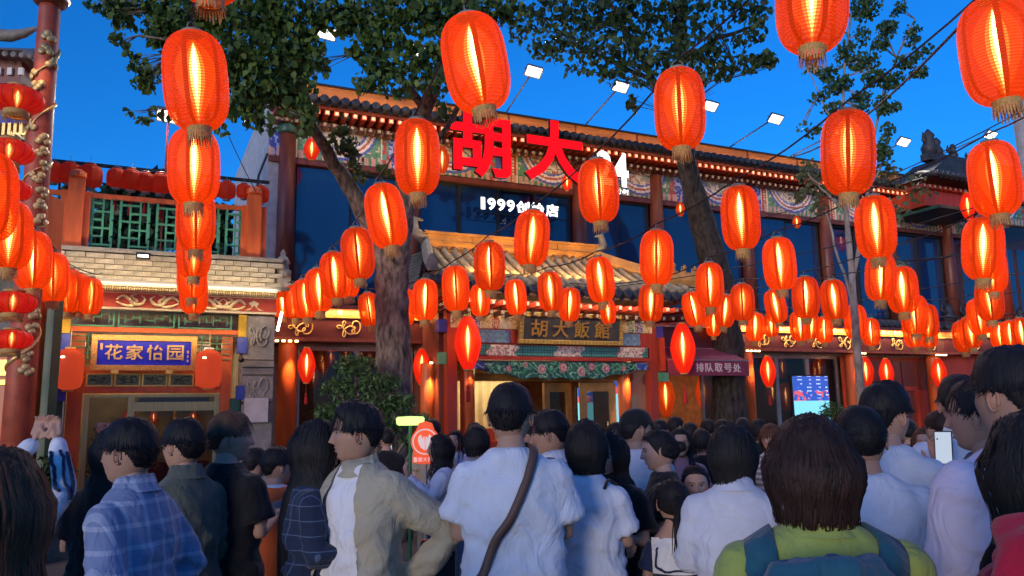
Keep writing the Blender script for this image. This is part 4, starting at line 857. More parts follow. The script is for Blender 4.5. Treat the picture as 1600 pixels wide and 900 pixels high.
ENDS = {'A': (at(338, -420, 3.2), None), 'B': (None, bw(-7.2, -.75, 3.9)), 'C': (at(900, -330, 3.4), bw(-4.4, -.2, 3.9)), 'D': (None, bw(-1.6, -1.3, 3.7)), 'I': (None, bw(-1.2, -1.3, 3.8)), 'J': (at(1700, 120, 5.5), bw(1.2, -1.6, 3.9)), 'K': (at(1660, 260, 6.5), bw(3.2, -1.4, 3.7)), 'L': (at(1680, 360, 9), bw(4.6, -.6, 3.9)), 'N': (at(1680, 410, 10), bw(5.2, -.4, 3.8)), 'P': (at(1640, 440, 11), bw(7.2, -.4, 3.8)), 'Q': (at(1680, 480, 13), bw(10.5, -.5, 3.8))}
CT = []
for i, (k, (a, b)) in enumerate(ENDS.items()):
    P = [Vector(p) for p in TOPS[k]];
    if a is not None: P = [a]+P
    if b is not None: P = P+[b]
    pts = [P[0]]
    for j in range(len(P)-1):
        sag = (P[j+1]-P[j]).length*.03
        for t in (.25, .5, .75, 1): pts.append(P[j].lerp(P[j+1], t)-Vector((0, 0, sag*4*t*(1-t))))
    tag(MB().tube(pts, .008, 5).build('lantern_cable', CAB), f'thin black cable carrying {STR[k][0]}', 'cable', 'cables the orange lanterns hang from')
for j, (a, b, n_) in enumerate([((1545, -8, 5), (1228, 246, 13), 'thick black cable from the top edge down to the roof right of the hidden lamp'), ((1600, 172, 8), (1150, 345, 15), 'black cable crossing the blue windows right of the second tree'), ((1600, 300, 9), (880, 455, 13.4), 'long black cable sagging over the gate roof tiles'), ((1320, 430, 14.5), (1110, 468, 14), 'short wire below the second tree fork'), ((400, 300, 12), (335, 160, 11), 'wire looping up beside the terrace')]):
    p, q_ = at(*a), at(*b); pts = [p.lerp(q_, t/12)-Vector((0, 0, (p-q_).length*.03*4*(t/12)*(1-t/12))) for t in range(13)]
    tag(MB().tube(pts, .012 if j == 0 else .007, 5).build('overhead_cable', CAB), n_, 'cable')

# ---- red spindle lanterns under the eaves, and copies standing in for window reflections
def spindle_mesh(n=12, seg=24, pw=1.5):
    q = MB(); pr = []
    for i in range(n+1): t = -1+2*i/n; pr.append((.045+.105*(1-abs(t)**pw*.98)**.8, t*.30))
    q.lathe(pr, seg, cap=False)
    q.v = [(x*(1+.03*cos(12*math.atan2(y, x))), y*(1+.03*cos(12*math.atan2(y, x))), z) for x, y, z in q.v]; return q.mesh('silk_shell', RSH, True)
SPM = spindle_mesh(seg=48)
q = MB(); q.lathe([(.05, .295), (.05, .315), (.02, .32)], 14); q.lathe([(.05, -.295), (.052, -.315), (.02, -.32)], 14); SPC = q.mesh('gold_rings', FRG, True)
q = MB(); q.tube([(0, 0, -.32), (0, 0, -.48)], .004, 5); q.lathe([(.012, 0), (.02, -.03), (.012, -.05), (.022, -.07), (.026, -.19), (.0, -.2)], 10, (0, 0, -.47)); SPT = q.mesh('red_tassel', mat('tassel red', (.45,.01,.01), .7))
q = MB(); q.tube([(0, 0, .31), (0, 0, .75)], .003, 4); SPH = q.mesh('hanging_cord', CAB)
AMB = SPM.copy(); AMB.materials.clear(); AMB.materials.append(lantern_shell('dim amber lantern silk', (.50,.03,.003), (.75,.07,.008), .26, .01, .2))
def spindle(px, t, b, off, label, Y=None, tas=True, wf=1.0, dim=False, grp='red silk lanterns hanging under the eaves'):
    p = bw(*fac(px, (t+b)/2, off)) if Y is None else at(px, (t+b)/2, Y)
    s = (b-t)*(p-Vector((0, 0, CAMH))).length/FPX/.6
    o = thing('silk_lantern', label, 'lantern', m=Matrix.Translation(p) @ Matrix.Rotation(random.uniform(0, 6), 4, 'Z') @ Matrix.Diagonal((s*wf, s*wf, s, 1)), group=grp)
    put('silk_shell', AMB if off < -.3 else SPM, o); put('gold_rings', SPC, o); put('hanging_cord', SPH, o); put('bulb_with_halo', CORE, o).scale = (.8, .8, .9)
    if tas: put('red_tassel', SPT, o)
spindle(479, 545, 597, .35, 'red spindle lantern beside the orange corner column at the left bay')
spindle(517, 545, 573, -.6, 'small red lantern shape standing in for a reflection in the left bay window', tas=False, wf=1.2)  # glowing shape set behind the pane as a lantern reflection
spindle(659, 546, 600, .45, 'red spindle lantern just right of the large trunk')
spindle(731, 495, 577, 1.6, 'large bright red spindle lantern at the left gate post')
spindle(1067, 507, 582, 1.5, 'large bright red spindle lantern in front of the awning')
spindle(1200, 558, 603, .3, 'red spindle lantern right of the orange column past the awning')
spindle(1385, 563, 602, .3, 'red spindle lantern right of the thin street tree')
spindle(1353, 560, 602, .3, 'red spindle lantern touching the thin street tree trunk', tas=False)
spindle(1467, 563, 602, .5, 'rightmost red spindle lantern on the boarded wall')
spindle(490, 572, 606, -.8, 'lower of the dim red shapes standing in for reflections in the left bay glass', tas=False)  # from here to the gate window: glowing shapes standing in for reflections
spindle(505, 560, 590, -.9, 'dim red shape standing in for a reflection in the left bay glass near the bonsai', tas=False)
spindle(1222, 560, 590, -.9, 'amber shape standing in for a reflection in the glass left of the menu screen', tas=False)
spindle(1207, 595, 632, -.8, 'low lantern shape standing in for a reflection in the glass above the crowd', tas=False, wf=1.1)
spindle(1228, 600, 640, -.9, 'second low lantern shape standing in for a reflection in the glass above the crowd', tas=False, wf=1.2)
spindle(1280, 560, 592, -.8, 'lantern shape standing in for a reflection in the glass above the menu screen', tas=False, wf=1.1)
spindle(1100, 590, 640, -.9, 'lantern shape standing in for a reflection in the dark window under the awning', tas=False)
spindle(1040, 590, 650, -1.0, 'lantern shape standing in for a reflection in the dark window beside the gate', tas=False, wf=.9)
spindle(201, 640, 664, -.31, 'red lantern glowing high inside the left glass door, nearest its brass post', tas=False, wf=1.5)
spindle(240, 644, 662, -.4, 'small red lantern inside the left glass door, middle of three', tas=False, wf=1.3)
spindle(302, 644, 662, -.4, 'small red lantern inside the left glass door, rightmost of three', tas=False, wf=1.3)
spindle(487, 216, 250, -.1, 'small red lantern under the painted eave at the left corner', tas=False, wf=1.4)
spindle(691, 228, 272, -.4, 'small red lantern under the painted eave left of the red sign', tas=False)
spindle(886, 272, 298, -.3, 'small red lantern under the painted eave below the red sign', tas=False, wf=1.2)
spindle(1063, 316, 338, -.6, 'small red lantern under the eave by the second tree', tas=False, wf=1.3)
spindle(1245, 338, 356, -.4, 'small red lantern under the eave right of the second tree', tas=False, wf=1.4)
spindle(1512, 304, 341, .9, 'left one of the two red lanterns at the corner pavilion', tas=False)
spindle(1536, 308, 342, .9, 'right one of the two red lanterns at the corner pavilion', tas=False)
# ---- flat palace lanterns stacked at the left edge
q = MB(); pr = [(.10+.19*(1-abs(-1+2*i/12)**2.3)**.6, (-1+2*i/12)*.135) for i in range(13)]; q.lathe(pr, 48, cap=False)
q.v = [(x*(1+.022*abs(cos(8*math.atan2(y, x)))), y*(1+.022*abs(cos(8*math.atan2(y, x)))), z) for x, y, z in q.v]; PAL = q.mesh('red_shell', lantern_shell('palace lantern silk', (.60,.006,.006), (.80,.012,.010), .40, .01, .08), True)
q = MB(); q.lathe([(.10, .13), (.125, .14), (.125, .165), (.09, .17)], 24); q.lathe([(.10, -.13), (.14, -.14), (.13, -.20), (.10, -.205)], 24, cap=False)
for k in range(36): a = 2*pi*k/36; q.tube([(.13*cos(a), .13*sin(a), -.19), (.135*cos(a), .135*sin(a), -.25)], .006, 4)
PALG = q.mesh('gold_collar', FRG, True)
q = MB()
for k in range(16):
    a = 2*pi*k/16; q.tube([((r+.006)*cos(a), (r+.006)*sin(a), z) for r, z in [(.10+.19*(1-abs(-1+2*i/10)**2.3)**.6, (-1+2*i/10)*.135) for i in range(11)]], .0035, 4)
PALR = q.mesh('rib_wires', mat('dark red rib', (.12,.004,.004), .6))
for i, (px, t, b, w) in enumerate([(27,125,186,80), (14,212,262,74), (14,275,318,66), (20,449,497,68), (18,512,549,60)]):
    nm = ['topmost', 'second from top', 'third from top', 'fourth from top', 'lowest'][i]; Y = 8.5
    p = at(px, (t+b)/2, Y); s = w*Y/1244/.58
    o = thing('palace_lantern', f'{nm} of the round flat red lanterns stacked at the left edge', 'lantern', m=Matrix.Translation(p) @ Matrix.Diagonal((s, s, s*1.05, 1)), group='flat red palace lanterns at the left edge')
    put('red_shell', PAL, o); put('gold_collar', PALG, o); put('rib_wires', PALR, o); put('bulb_with_halo', CORE, o).scale = (1, 1, .5)
# ---- salmon door lanterns and small terrace lanterns
q = MB(); pr = [(.055+.105*(1-abs(-1+2*i/14)**5)**.5, (-1+2*i/14)*.25) for i in range(15)]; q.lathe(pr, 28); DOOR = q.mesh('paper_shell', lantern_shell('salmon lantern', (.60,.05,.018), (.72,.075,.028), .5, .01, .05), True)
q = MB(); q.lathe([(.06, .245), (.06, .27)], 14); q.lathe([(.06, -.27), (.06, -.245)], 14); q.tube([(0, 0, .27), (0, 0, .5)], .004, 4); DOORC = q.mesh('end_rings', FRG)
q = MB(); q.lathe([(0, -.012), (.024, -.008), (.024, .008), (0, .012)], 10, (0, -.15, .14)); DOORB = q.mesh('bright_spot_bulb', M_['bulb'])
for px, nm in ((108, 'left'), (326, 'right')):
    p = bw(*fac(px, 577, .85)); s = 56*(p-Vector((0, 0, CAMH))).length/FPX/.5
    o = thing('door_lantern', f'plain salmon cylinder lantern {nm} of the blue name sign', 'lantern', m=Matrix.Translation(p) @ Matrix.Scale(s, 4)); put('paper_shell', DOOR, o); put('end_rings', DOORC, o); put('bright_spot_bulb', DOORB, o)
q = MB(); pr = [(.05+.075*(1-abs(-1+2*i/8)**4)**.6, (-1+2*i/8)*.13) for i in range(9)]; q.lathe(pr, 12); TER = q.mesh('cloth_shell', SHD)
q = MB(); q.lathe([(.055, .13), (.06, .14), (.055, .145)], 12); q.lathe([(.05, -.15), (.055, -.14), (.05, -.13)], 12); q.tube([(0, 0, .14), (0, 0, .22)], .003, 4); TERC = q.mesh('pale_rings', M_['steel'])
tl = [(84,255,285),(109,255,286),(141,258,293),(182,264,293),(205,265,297),(228,270,300),(251,271,303),(272,270,302),(333,283,309),(354,283,312),(381,287,311),(407,290,318)]
for i, (px, t, b) in enumerate(tl):
    p = bw(*fac(px, (t+b)/2, .45)); s = (b-t)*(p-Vector((0, 0, CAMH))).length/FPX/.28
    o = thing('terrace_lantern', f'small dull red lantern, {("leftmost" if i==0 else NOD[i]+" from the left" if i < 11 else "rightmost")} in the row on the terrace rack', 'lantern', m=Matrix.Translation(p) @ Matrix.Rotation(random.random(), 4, 'Z') @ Matrix.Scale(s, 4), group='small red lanterns on the terrace rack'); put('cloth_shell', TER, o); put('pale_rings', TERC, o)
    if 3 <= i <= 6: put('red_tassel', SPT, o, loc=(0, 0, .15)).scale = (.9, .9, .9)

# ================================================================== flood lamps on arms
def flood(px, py, bx, by, off, label, vis=True, vert=False, e=140):
    p = bw(*fac(px, py, off)); base = bw(*fac(bx, by, -1.1)) if not vert else Vector((p.x, p.y, 4.3))
    x, y, z = fac(px, py, off)
    t = thing('flood_lamp', label, 'lamp', m=Matrix.Translation(p) @ Matrix.Rotation(BA, 4, 'Z'), group='white flood lamps on arms above the roof')
    R = Matrix.Rotation(radians(-38), 4, 'X') @ Matrix.Rotation(radians(10), 4, 'Y')
    q = MB(); q.box(-.17, .17, -.12, .12, .0, .05, M=R); q.box(-.175, .175, -.125, -.115, -.02, .05, M=R); q.box(-.175, .175, .115, .125, -.02, .05, M=R); q.box(-.18, -.17, -.12, .12, -.02, .05, M=R); q.box(.17, .18, -.12, .12, -.02, .05, M=R)
    for k in range(7): q.box(-.15+k*.05-.004, -.15+k*.05+.004, -.10, .10, .05, .075, M=R)
    q.build('housing', M_['steel'], t)
    q = MB(); q.box(-.155, .155, -.105, .105, -.012, -.004, M=R); q.build('lamp_face', M_['lampface'], t)
    b_ = t.matrix_world.inverted() @ base; q = MB(); q.tube([R @ Vector((-.0, .0, .06)), b_], .018, 6); q.tube([R @ Vector((-.18, 0, .0)), R @ Vector((-.2, 0, .07)), R @ Vector((.2, 0, .07)), R @ Vector((.18, 0, 0))], .01, 5); q.build('arm', M_['steel'] if not vert else M_['redwood'], t)
    l = bpy.data.lights.new('flood_beam', 'SPOT'); l.energy = e; l.color = (1, .93, .82); l.spot_size = radians(130); l.spot_blend = .8; l.shadow_soft_size = .12
    o = bpy.data.objects.new('flood_beam', l); COL.objects.link(o); o.parent = t; o.matrix_local = Matrix.Translation(R @ Vector((0, 0, -.05))) @ R
for a in [(511,52,492,128,.1,'flood lamp among the leaves above the left roof corner'), (650,78,622,140,.1,'flood lamp half hidden by leaves left of the largest lantern'), (834,112,788,180,.1,'flood lamp right of the largest lantern, above the red sign'), (970,136,912,198,.1,'flood lamp above the white number sign'),
          (1110,166,1050,220,.1,'flood lamp partly hidden right of the lantern before the second trunk'), (1212,186,1137,232,.1,'flood lamp on a long arm left of the thin tree crown'), (1316,205,1228,248,.1,'flood lamp hidden behind the lantern near the thin tree'), (1412,222,1345,262,.1,'flood lamp left of the roof beasts'), (1548,211,1467,243,.1,'rightmost flood lamp above the corner pavilion')]: flood(*a)
flood(262, 181, 0, 0, .4, 'flood lamp on a vertical post on the left terrace', vert=True)
# warm strips and spots lighting the facade, some of them added fill
strip(5.3, .36, 7.47, 19, (1,.62,.32), 34, (0, .8, -.55), name='eave_fill')  # added fill light for the dark upper beam, no fixture there
strip(5.3, .46, 7.80, 19, (1,.52,.18), 32, (0, .9, .35), name='fascia_strip')
strip(-3.15, -.12, 3.55, 2.7, (1,.62,.30), 14, (0, .7, -.8)); strip(8.7, -.12, 3.55, 7.4, (1,.62,.30), 55, (0, .7, -.8)); strip(3, -.12, 3.55, 5.5, (1,.62,.30), 24, (0, .7, -.8), parent=W2)
strip(-6.4, -1.15, 3.80, 3.5, (1,.76,.44), 13, (0, .8, .65), name='ledge_strip'); strip(-6.4, -1.1, 3.76, 3.5, (1,.70,.38), 10, (0, .55, -.85), name='beam_strip')
q = MB(); q.box(-8.2, -4.6, -1.02, -.92, 3.70, 3.73); q.build('strip_light_housing', M_['steel'], LB); q = MB(); q.box(-8.15, -4.65, -1.0, -.94, 3.69, 3.699); q.build('led_strip', mat('cream led strip', (1,.9,.7), .5, emit=(1,.74,.42), es=.9), LB)
q = MB(); q.box(-6.75, -6.55, -1.05, -.95, 4.10, 4.2); q.build('wall_lamp', M_['black'], LB)
q = MB(); q.box(-6.72, -6.58, -1.06, -1.051, 4.13, 4.16); q.build('wall_lamp_face', M_['led'], LB)
q = MB(); q.tube([(-4.66, -1.15, 3.05), (-4.60, -1.15, 3.35)], .02, 8); q.build('tube_lamp', M_['led'], LB)
strip(-6.4, .1, 2.9, 2.0, (1,.70,.34), 12, (0, -.1, -1), w=.4, parent=LB, name='interior_lamp'); strip(-6.4, -1.0, 2.97, 2.6, (1,.66,.32), 6, (0, .8, -.6), w=.05, parent=LB, name='sign_lamp')
strip(.4, -1.75, 3.72, 4.2, (1,.72,.42), 42, (0, .75, -.7), name='gate_eave_lamp'); strip(.2, -1.2, 5.15, 3.6, (1,.60,.22), 0, (0, .5, -.8), name='ridge_lamp')
strip(.3, .4, 2.6, 2.2, (1,.75,.42), 40, (0, -.2, -1), w=.5, name='hall_lamp'); strip(7, 1.6, 3.0, 4, (1,.5,.22), 40, (0, 0, -1), w=.4, name='dining_lamp'); strip(-3, 1.6, 3.0, 2, (1,.5,.25), 16, (0, 0, -1), w=.4, name='bay_fill'); spot(.05, -.6, hh-.2, (1,.6,.28), 50, 50, (0, .3, -1), parent=DP)  # the left bay light is added fill to warm its interior
strip(.0, -1.5, 4.2, 3.4, (1,.58,.20), 55, (0, .75, .7), name='ridge_lamp')
# ================================================================== trees
def leafmat(name, tr=.35):
    m = bpy.data.materials.new(name); m.use_nodes = True; nt = m.node_tree; N = nt.nodes; L = nt.links; b = N['Principled BSDF']; b.inputs['Roughness'].default_value = .5; b.inputs['Specular IOR Level'].default_value = .35
    a = N.new('ShaderNodeAttribute'); a.attribute_name = 'Col'; L.new(a.outputs['Color'], b.inputs['Base Color'])
    t = N.new('ShaderNodeBsdfTranslucent'); L.new(a.outputs['Color'], t.inputs[0]); mx = N.new('ShaderNodeMixShader'); mx.inputs[0].default_value = tr
    L.new(b.outputs[0], mx.inputs[1]); L.new(t.outputs[0], mx.inputs[2]); L.new(mx.outputs[0], N['Material Output'].inputs[0]); MATS[name] = m; return m
LEAFM = leafmat('poplar leaf'); PINEM = leafmat('pine needles', .15)
def leaves(centers, size, droop=.7, cols=((.055,.085,.028), (.075,.11,.03), (.04,.062,.022)), wid=.95, jit=.3, up=False):
    c = np.asarray(centers, float); n = len(c); s = size*(1+jit*(RNG.rand(n)*2-1))
    d = nrm(RNG.randn(n, 3)*(1-droop)*1.4+np.array([0, 0, (1 if up else -1)*droop])); a = nrm(np.cross(d, nrm(RNG.randn(n, 3)))); nn = np.cross(d, a); s = s[:, None]
    B = c; T = c+d*s; w = wid*.5
    l1 = B+d*s*.05+a*s*w*.75-d*s*.06; l2 = B+d*s*.42+a*s*w+nn*s*.12; r1 = B+d*s*.05-a*s*w*.75-d*s*.06; r2 = B+d*s*.42-a*s*w+nn*s*.12
    V = np.stack([B, l1, l2, T, r2, r1], 1).reshape(-1, 3); k = np.arange(n)*6
    F = np.concatenate([np.stack([k, k+1, k+2, k+3], -1), np.stack([k, k+3, k+4, k+5], -1)])
    cc = np.array(cols)[RNG.randint(0, len(cols), n)]*(.75+.5*RNG.rand(n))[:, None]; return V, F, np.concatenate([cc, cc])
def clump_pts(clumps, Y0, per=1.0, dy=.9, hole=.42, fr=2.2):
    out = []; ctr = []
    for (px, py, rx, ry, *q) in clumps:
        Y = Y0+(q[0] if q else 0); dn = q[1] if len(q) > 1 else 1.0; c = np.array(at(px, py, Y)); k = Y/FPX; R = np.array([rx*k, max(rx*k*dy, .25), ry*k])
        n = int(per*dn*rx*ry*.085)+8; p = RNG.randn(n, 3); p = nrm(p)*(RNG.rand(n, 1)**.42)*R*np.array([1, 1, 1])+c
        keep = vnoise(p*fr+7.3)*.6+vnoise(p*fr*2.7)*.4 > hole; out.append(p[keep]); ctr.append((Vector(c), R))
    return np.concatenate(out), ctr
def tree(name, label, trunk, Yb, limbs, clumps, Yc, leafsize, per=1.0, hole=.42, barkm=None, w0=55, cols=None, twig=.006, twn=2, **kw):
    P = [at(x, y, Yb+d) for x, y, w, d in trunk]; P[0] = Vector((P[1].x-(.05), P[1].y, 0)); bx = P[0].copy(); t = thing(name, label, 'tree', bx); bm_ = barkm or M_['bark']
    q = MB(); pts = []; rr = []; ws = [w*(Yb+d)/FPX/2 for x, y, w, d in trunk]; ws[0] = ws[1]*1.25
    for i in range(len(P)-1):
        for k in range(5): f_ = k/5; pts.append(P[i].lerp(P[i+1], f_)-bx); rr.append((ws[i]*(1-f_)+ws[i+1]*f_)*(1+.06*sin(i*7+k*2.3)))
    pts.append(P[-1]-bx); rr.append(ws[-1])
    for i in range(1, len(pts)-1): pts[i] = (pts[i-1]+pts[i]*2+pts[i+1])/4
    q.tube(pts, rr, 18); q.v = [tuple(np.array(v)*1.0+np.array([1, 1, 0])*(.02*(float(vnoise(np.array([v[0]*9, v[1]*9, v[2]*3])))-.5))) for v in q.v]; q.build('trunk', bm_, t, True)
    for lb_ in limbs:
        L_ = [at(x, y, Yb+d)-bx for x, y, w, d in lb_]; wr = [w*(Yb+d)/FPX/2 for x, y, w, d in lb_]; q = MB(); pp = []; r2 = []
        for i in range(len(L_)-1):
            for k in range(4): f_ = k/4; pp.append(L_[i].lerp(L_[i+1], f_)+Vector((random.uniform(-1, 1), 0, random.uniform(-1, 1)))*.02); r2.append(wr[i]*(1-f_)+wr[i+1]*f_)
        pp.append(L_[-1]); r2.append(wr[-1]); q.tube(pp, r2, 10); q.build('limb', bm_, t, True)
    pts_, ctr = clump_pts(clumps, Yc, per, hole=hole, **kw)
    V, F, C = leaves(pts_-np.array(bx), leafsize, **({'cols': cols} if cols else {})); put('crown', npmesh('crown', V, F, LEAFM, False, C), t)
    q = MB(); nodes = [Vector(p)+bx for p in pts[len(pts)//2:]]+[at(x, y, Yb+d) for lb_ in limbs for x, y, w, d in lb_]
    for c, R in ctr:
        nb = min(nodes, key=lambda n_: (n_-c).length+(2 if n_.z > c.z+.6 else 0))
        for k in range(twn):
            e = c+Vector([RNG.uniform(-.6, .6)*R[j] for j in range(3)]); m_ = nb.lerp(e, .5)+Vector((0, 0, (e-nb).length*.06)); q.tube([nb-bx, m_-bx, e-bx], [twig*1.8, twig*1.2, twig*.4], 5, cap=False)
            for z in range(2): e2 = e+Vector([RNG.uniform(-.35, .35)*R[j] for j in range(3)]); q.tube([m_-bx, (m_.lerp(e2, .6))-bx, e2-bx], [twig, twig*.7, twig*.3], 4, cap=False)
    q.build('twigs', bm_, t)['kind'] = 'stuff'; return t
C1 = [(300,-60,110,60), (420,-70,110,60), (540,-60,90,50), (660,-60,100,50), (350,-150,120,60), (500,-160,130,60), (640,-150,110,50), (300,30,70,40), (380,20,80,45), (450,30,60,50), (350,90,60,45), (420,90,70,50), (265,40,45,35), (400,140,50,35), (455,140,40,40), (370,170,35,22), (410,190,28,14), (330,120,40,30), (290,95,35,30), (230,10,60,20), (170,5,40,14), (190,28,22,14), (185,62,14,10), (230,110,26,18), (225,130,20,12), (215,92,14,10), (470,80,40,50), (480,180,22,30,0,.8),
      (520,20,50,30), (580,15,50,30), (640,20,50,40), (690,25,50,45), (740,15,50,30), (600,60,45,30), (650,90,40,30), (590,100,30,25), (570,130,25,18,0,.8), (620,130,35,25,0,.9), (675,120,30,25,0,.8), (560,75,22,18,0,.7), (545,40,30,18), (790,12,40,20), (700,70,30,30), (255,60,22,20), (500,95,16,30,0,.6), (340,200,18,10,0,.6), (215,180,16,6,0,.6), (245,175,20,6,0,.6)]
tree('large_street_tree', 'large dark leafed tree with forked trunk left of the gate, crown over the top left',
     [(620,720,60,0), (616,640,56,0), (614,520,54,0), (612,440,54,0), (624,350,44,-.3), (640,262,34,-.6), (664,170,25,-1.2), (696,88,20,-1.8), (716,0,16,-2.2)], 11.4,
     [[(612,445,36,0), (580,350,30,-.2), (530,268,24,-.5), (495,210,18,-.9), (450,130,13,-1.5), (400,50,9,-2.2)], [(664,170,15,-1.2), (600,90,9,-1.8), (560,30,6,-2)], [(495,210,12,-.9), (470,120,9,-1.4), (490,40,6,-2)], [(640,262,16,-.6), (700,200,9,-1), (760,60,6,-2)], [(450,130,10,-1.5), (350,110,7,-2.3), (300,85,5,-2.6), (250,60,4,-3)], [(350,110,6,-2.3), (320,60,4,-2.5), (300,20,3,-2.6)], [(450,130,8,-1.5), (400,165,4,-2), (360,175,3,-2.3)], [(400,50,7,-2.2), (370,20,4,-2.4), (350,-10,3,-2.5)]],
     C1, 8.9, .08, per=1.75, hole=.34, cols=((.08,.15,.035), (.12,.20,.04), (.05,.10,.028)))
C1b = [(540,200,16,22,0,.7), (548,232,18,26,0,.8), (560,262,16,20,0,.6), (525,222,10,16,0,.5), (600,262,12,8,0,.5), (655,250,10,6,0,.4), (478,180,10,24,0,.5), (690,160,14,20,0,.6), (700,180,16,12,0,.5), (472,205,12,10,0,.5)]
pts_, _ = clump_pts(C1b, 10.6, 2.6, hole=.3); V, F, C = leaves(pts_-np.array([0, 0, 0]), .08, cols=((.12,.16,.04), (.16,.19,.05), (.09,.12,.035)))  # paler greens put the lamplight on these leaves into their colour
tr0 = [o for o in COL.objects if o.name == 'large_street_tree'][0]; V = V-np.array(tr0.location); put('low_shoots', npmesh('low_shoots', V, F, LEAFM, False, C), tr0)['kind'] = 'stuff'
C2 = [(880,-50,90,50), (1010,-60,100,50), (1130,-50,80,45), (950,-140,110,55), (1070,-140,110,50), (850,20,45,35), (910,20,50,40), (960,25,50,45), (1010,25,50,45), (1065,20,50,45), (1120,15,50,35), (1175,12,36,24), (870,70,40,25), (930,80,45,30), (990,80,40,35), (1040,85,40,35), (1100,60,45,30), (1160,50,45,22), (1190,90,28,14), (1150,100,45,20), (1110,115,36,14), (835,70,14,24), (905,108,26,12), (955,115,24,14), (1100,90,35,20), (1205,98,14,8), (1000,122,26,12,0,.8), (1108,135,14,14,0,.7), (990,160,12,18,0,.7), (812,45,18,24,0,.8), (1125,78,20,12,0,.7)]
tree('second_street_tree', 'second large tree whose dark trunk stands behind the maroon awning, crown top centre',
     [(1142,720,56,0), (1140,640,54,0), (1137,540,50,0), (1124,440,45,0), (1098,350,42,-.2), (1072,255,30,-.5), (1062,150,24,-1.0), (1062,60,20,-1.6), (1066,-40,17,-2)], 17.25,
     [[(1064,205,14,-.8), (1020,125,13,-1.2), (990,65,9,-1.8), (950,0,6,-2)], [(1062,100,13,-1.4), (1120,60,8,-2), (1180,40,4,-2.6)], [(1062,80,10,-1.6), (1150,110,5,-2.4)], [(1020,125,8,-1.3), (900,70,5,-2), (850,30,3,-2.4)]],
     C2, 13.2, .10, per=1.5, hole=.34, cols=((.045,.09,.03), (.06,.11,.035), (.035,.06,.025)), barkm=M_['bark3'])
C3 = [(1352,12,26,22), (1340,55,20,18), (1385,45,18,16), (1405,12,12,10), (1425,55,10,22), (1445,80,14,8), (1415,95,20,12), (1378,66,16,12), (1320,82,16,18), (1350,95,26,16), (1290,112,20,10), (1265,105,12,6), (1310,130,24,16), (1365,120,22,14), (1395,125,22,12), (1435,112,14,10), (1280,150,16,8), (1300,168,16,10), (1345,150,18,12), (1375,158,14,10), (1390,168,22,9), (1260,195,18,8), (1272,205,10,8), (1385,205,8,16), (1380,235,12,22), (1345,170,12,10), (1255,75,8,5,0,.5)]
tree('young_street_tree', 'thin young tree with small leaves standing left of the roof beasts',
     [(1346,700,13,0), (1345,610,12.5,0), (1338,530,12,0), (1332,440,10,0), (1322,330,8,0), (1318,220,6,0), (1318,120,4,0), (1330,20,2.5,0)], 12.6,
     [[(1332,440,7,0), (1356,300,6,.2), (1372,180,4,.3), (1400,90,2.5,.3), (1430,30,1.5,.3)], [(1318,220,4,0), (1280,150,2.5,0), (1262,110,1.5,0)], [(1322,330,5,0), (1290,300,3,0), (1262,270,2,0)], [(1356,300,4,.2), (1385,240,3,.3)], [(1338,500,6,0), (1310,400,4,.1), (1290,330,3,.2)]],
     C3, 12.6, .06, per=6.5, hole=.34, w0=13, barkm=M_['bark2'], twig=.006, cols=((.05,.11,.04), (.07,.14,.045)), dy=.9)
tr3 = [o for o in COL.objects if o.name == 'young_street_tree'][0]
pts_, _ = clump_pts([(1262,268,20,22), (1285,290,22,24), (1250,300,14,18), (1300,255,14,18), (1280,325,14,12,0,.6), (1380,265,26,22,0,.8), (1420,285,26,20,0,.6), (1400,330,22,26,0,.5), (1370,370,20,26,0,.3), (1405,420,16,26,0,.3), (1440,300,22,16,0,.4)], 13.0, 1.9, hole=.34)
V, F, C = leaves(pts_-np.array(tr3.location), .075, cols=((.10,.12,.05), (.15,.15,.07), (.08,.10,.04))); put('low_shoots', npmesh('low_shoots', V, F, LEAFM, False, C), tr3)['kind'] = 'stuff'  # light falling on these leaves is painted in as paler, yellower greens
def bush(name, label, cl, Y, size, cols, per=3, cat='shrub', base=None, droop=.1, wid=.35, stem=True, pot=None):
    p, ctr = clump_pts(cl, Y, per, hole=.25, fr=4); x0_ = ctr[0][0]; t = thing(name, label, cat, (base[0] if base else x0_.x, base[1] if base else Y, base[2] if base else 0)); V, F, C = leaves(p-np.array(t.location), size, droop=droop, wid=wid, cols=cols, up=True); put('foliage', npmesh('foliage', V, F, PINEM, False, C), t)
    if stem:
        q = MB()
        for c, R in ctr: q.tube([(0, 0, 0), ((c.x-t.location.x)*.4, 0, (c.z-t.location.z)*.5), tuple(c-t.location)], [.05, .035, .012], 6)
        q.build('stem', M_['bark'], t, True)
    if pot: q = MB(); q.lathe([(.25, 0), (.34, .5), (.36, .5), (.36, .56), (.3, .56), (.28, .45), (0, .45)], 20); q.build('planter', M_['stone'], t, True)
    return t
bush('bonsai_pine', 'cloud pruned green pine bonsai left of the big trunk', [(556,572,34,18), (535,606,34,16), (592,600,36,18), (570,634,46,16), (624,630,28,16), (518,645,30,15), (500,668,26,12), (600,664,44,16), (652,656,26,12), (655,690,30,14), (540,680,34,14)], 10.6, .07, ((.07,.14,.04), (.09,.18,.05), (.05,.10,.03)), per=9, pot=True)
bush('ball_shrub', 'small clipped green shrub in front of the menu screen', [(1300,640,18,12), (1290,650,16,10), (1315,646,14,10)], 12.4, .06, ((.04,.09,.02), (.05,.11,.03)), per=9, pot=True)
bush('potted_plant', 'leafy potted plant beside the left glass door', [(92,745,12,24), (82,720,14,14), (98,770,10,14), (44,715,10,12)], 10.3, .10, ((.08,.14,.04), (.12,.17,.05)), per=6, wid=.6, cat='plant', pot=True)
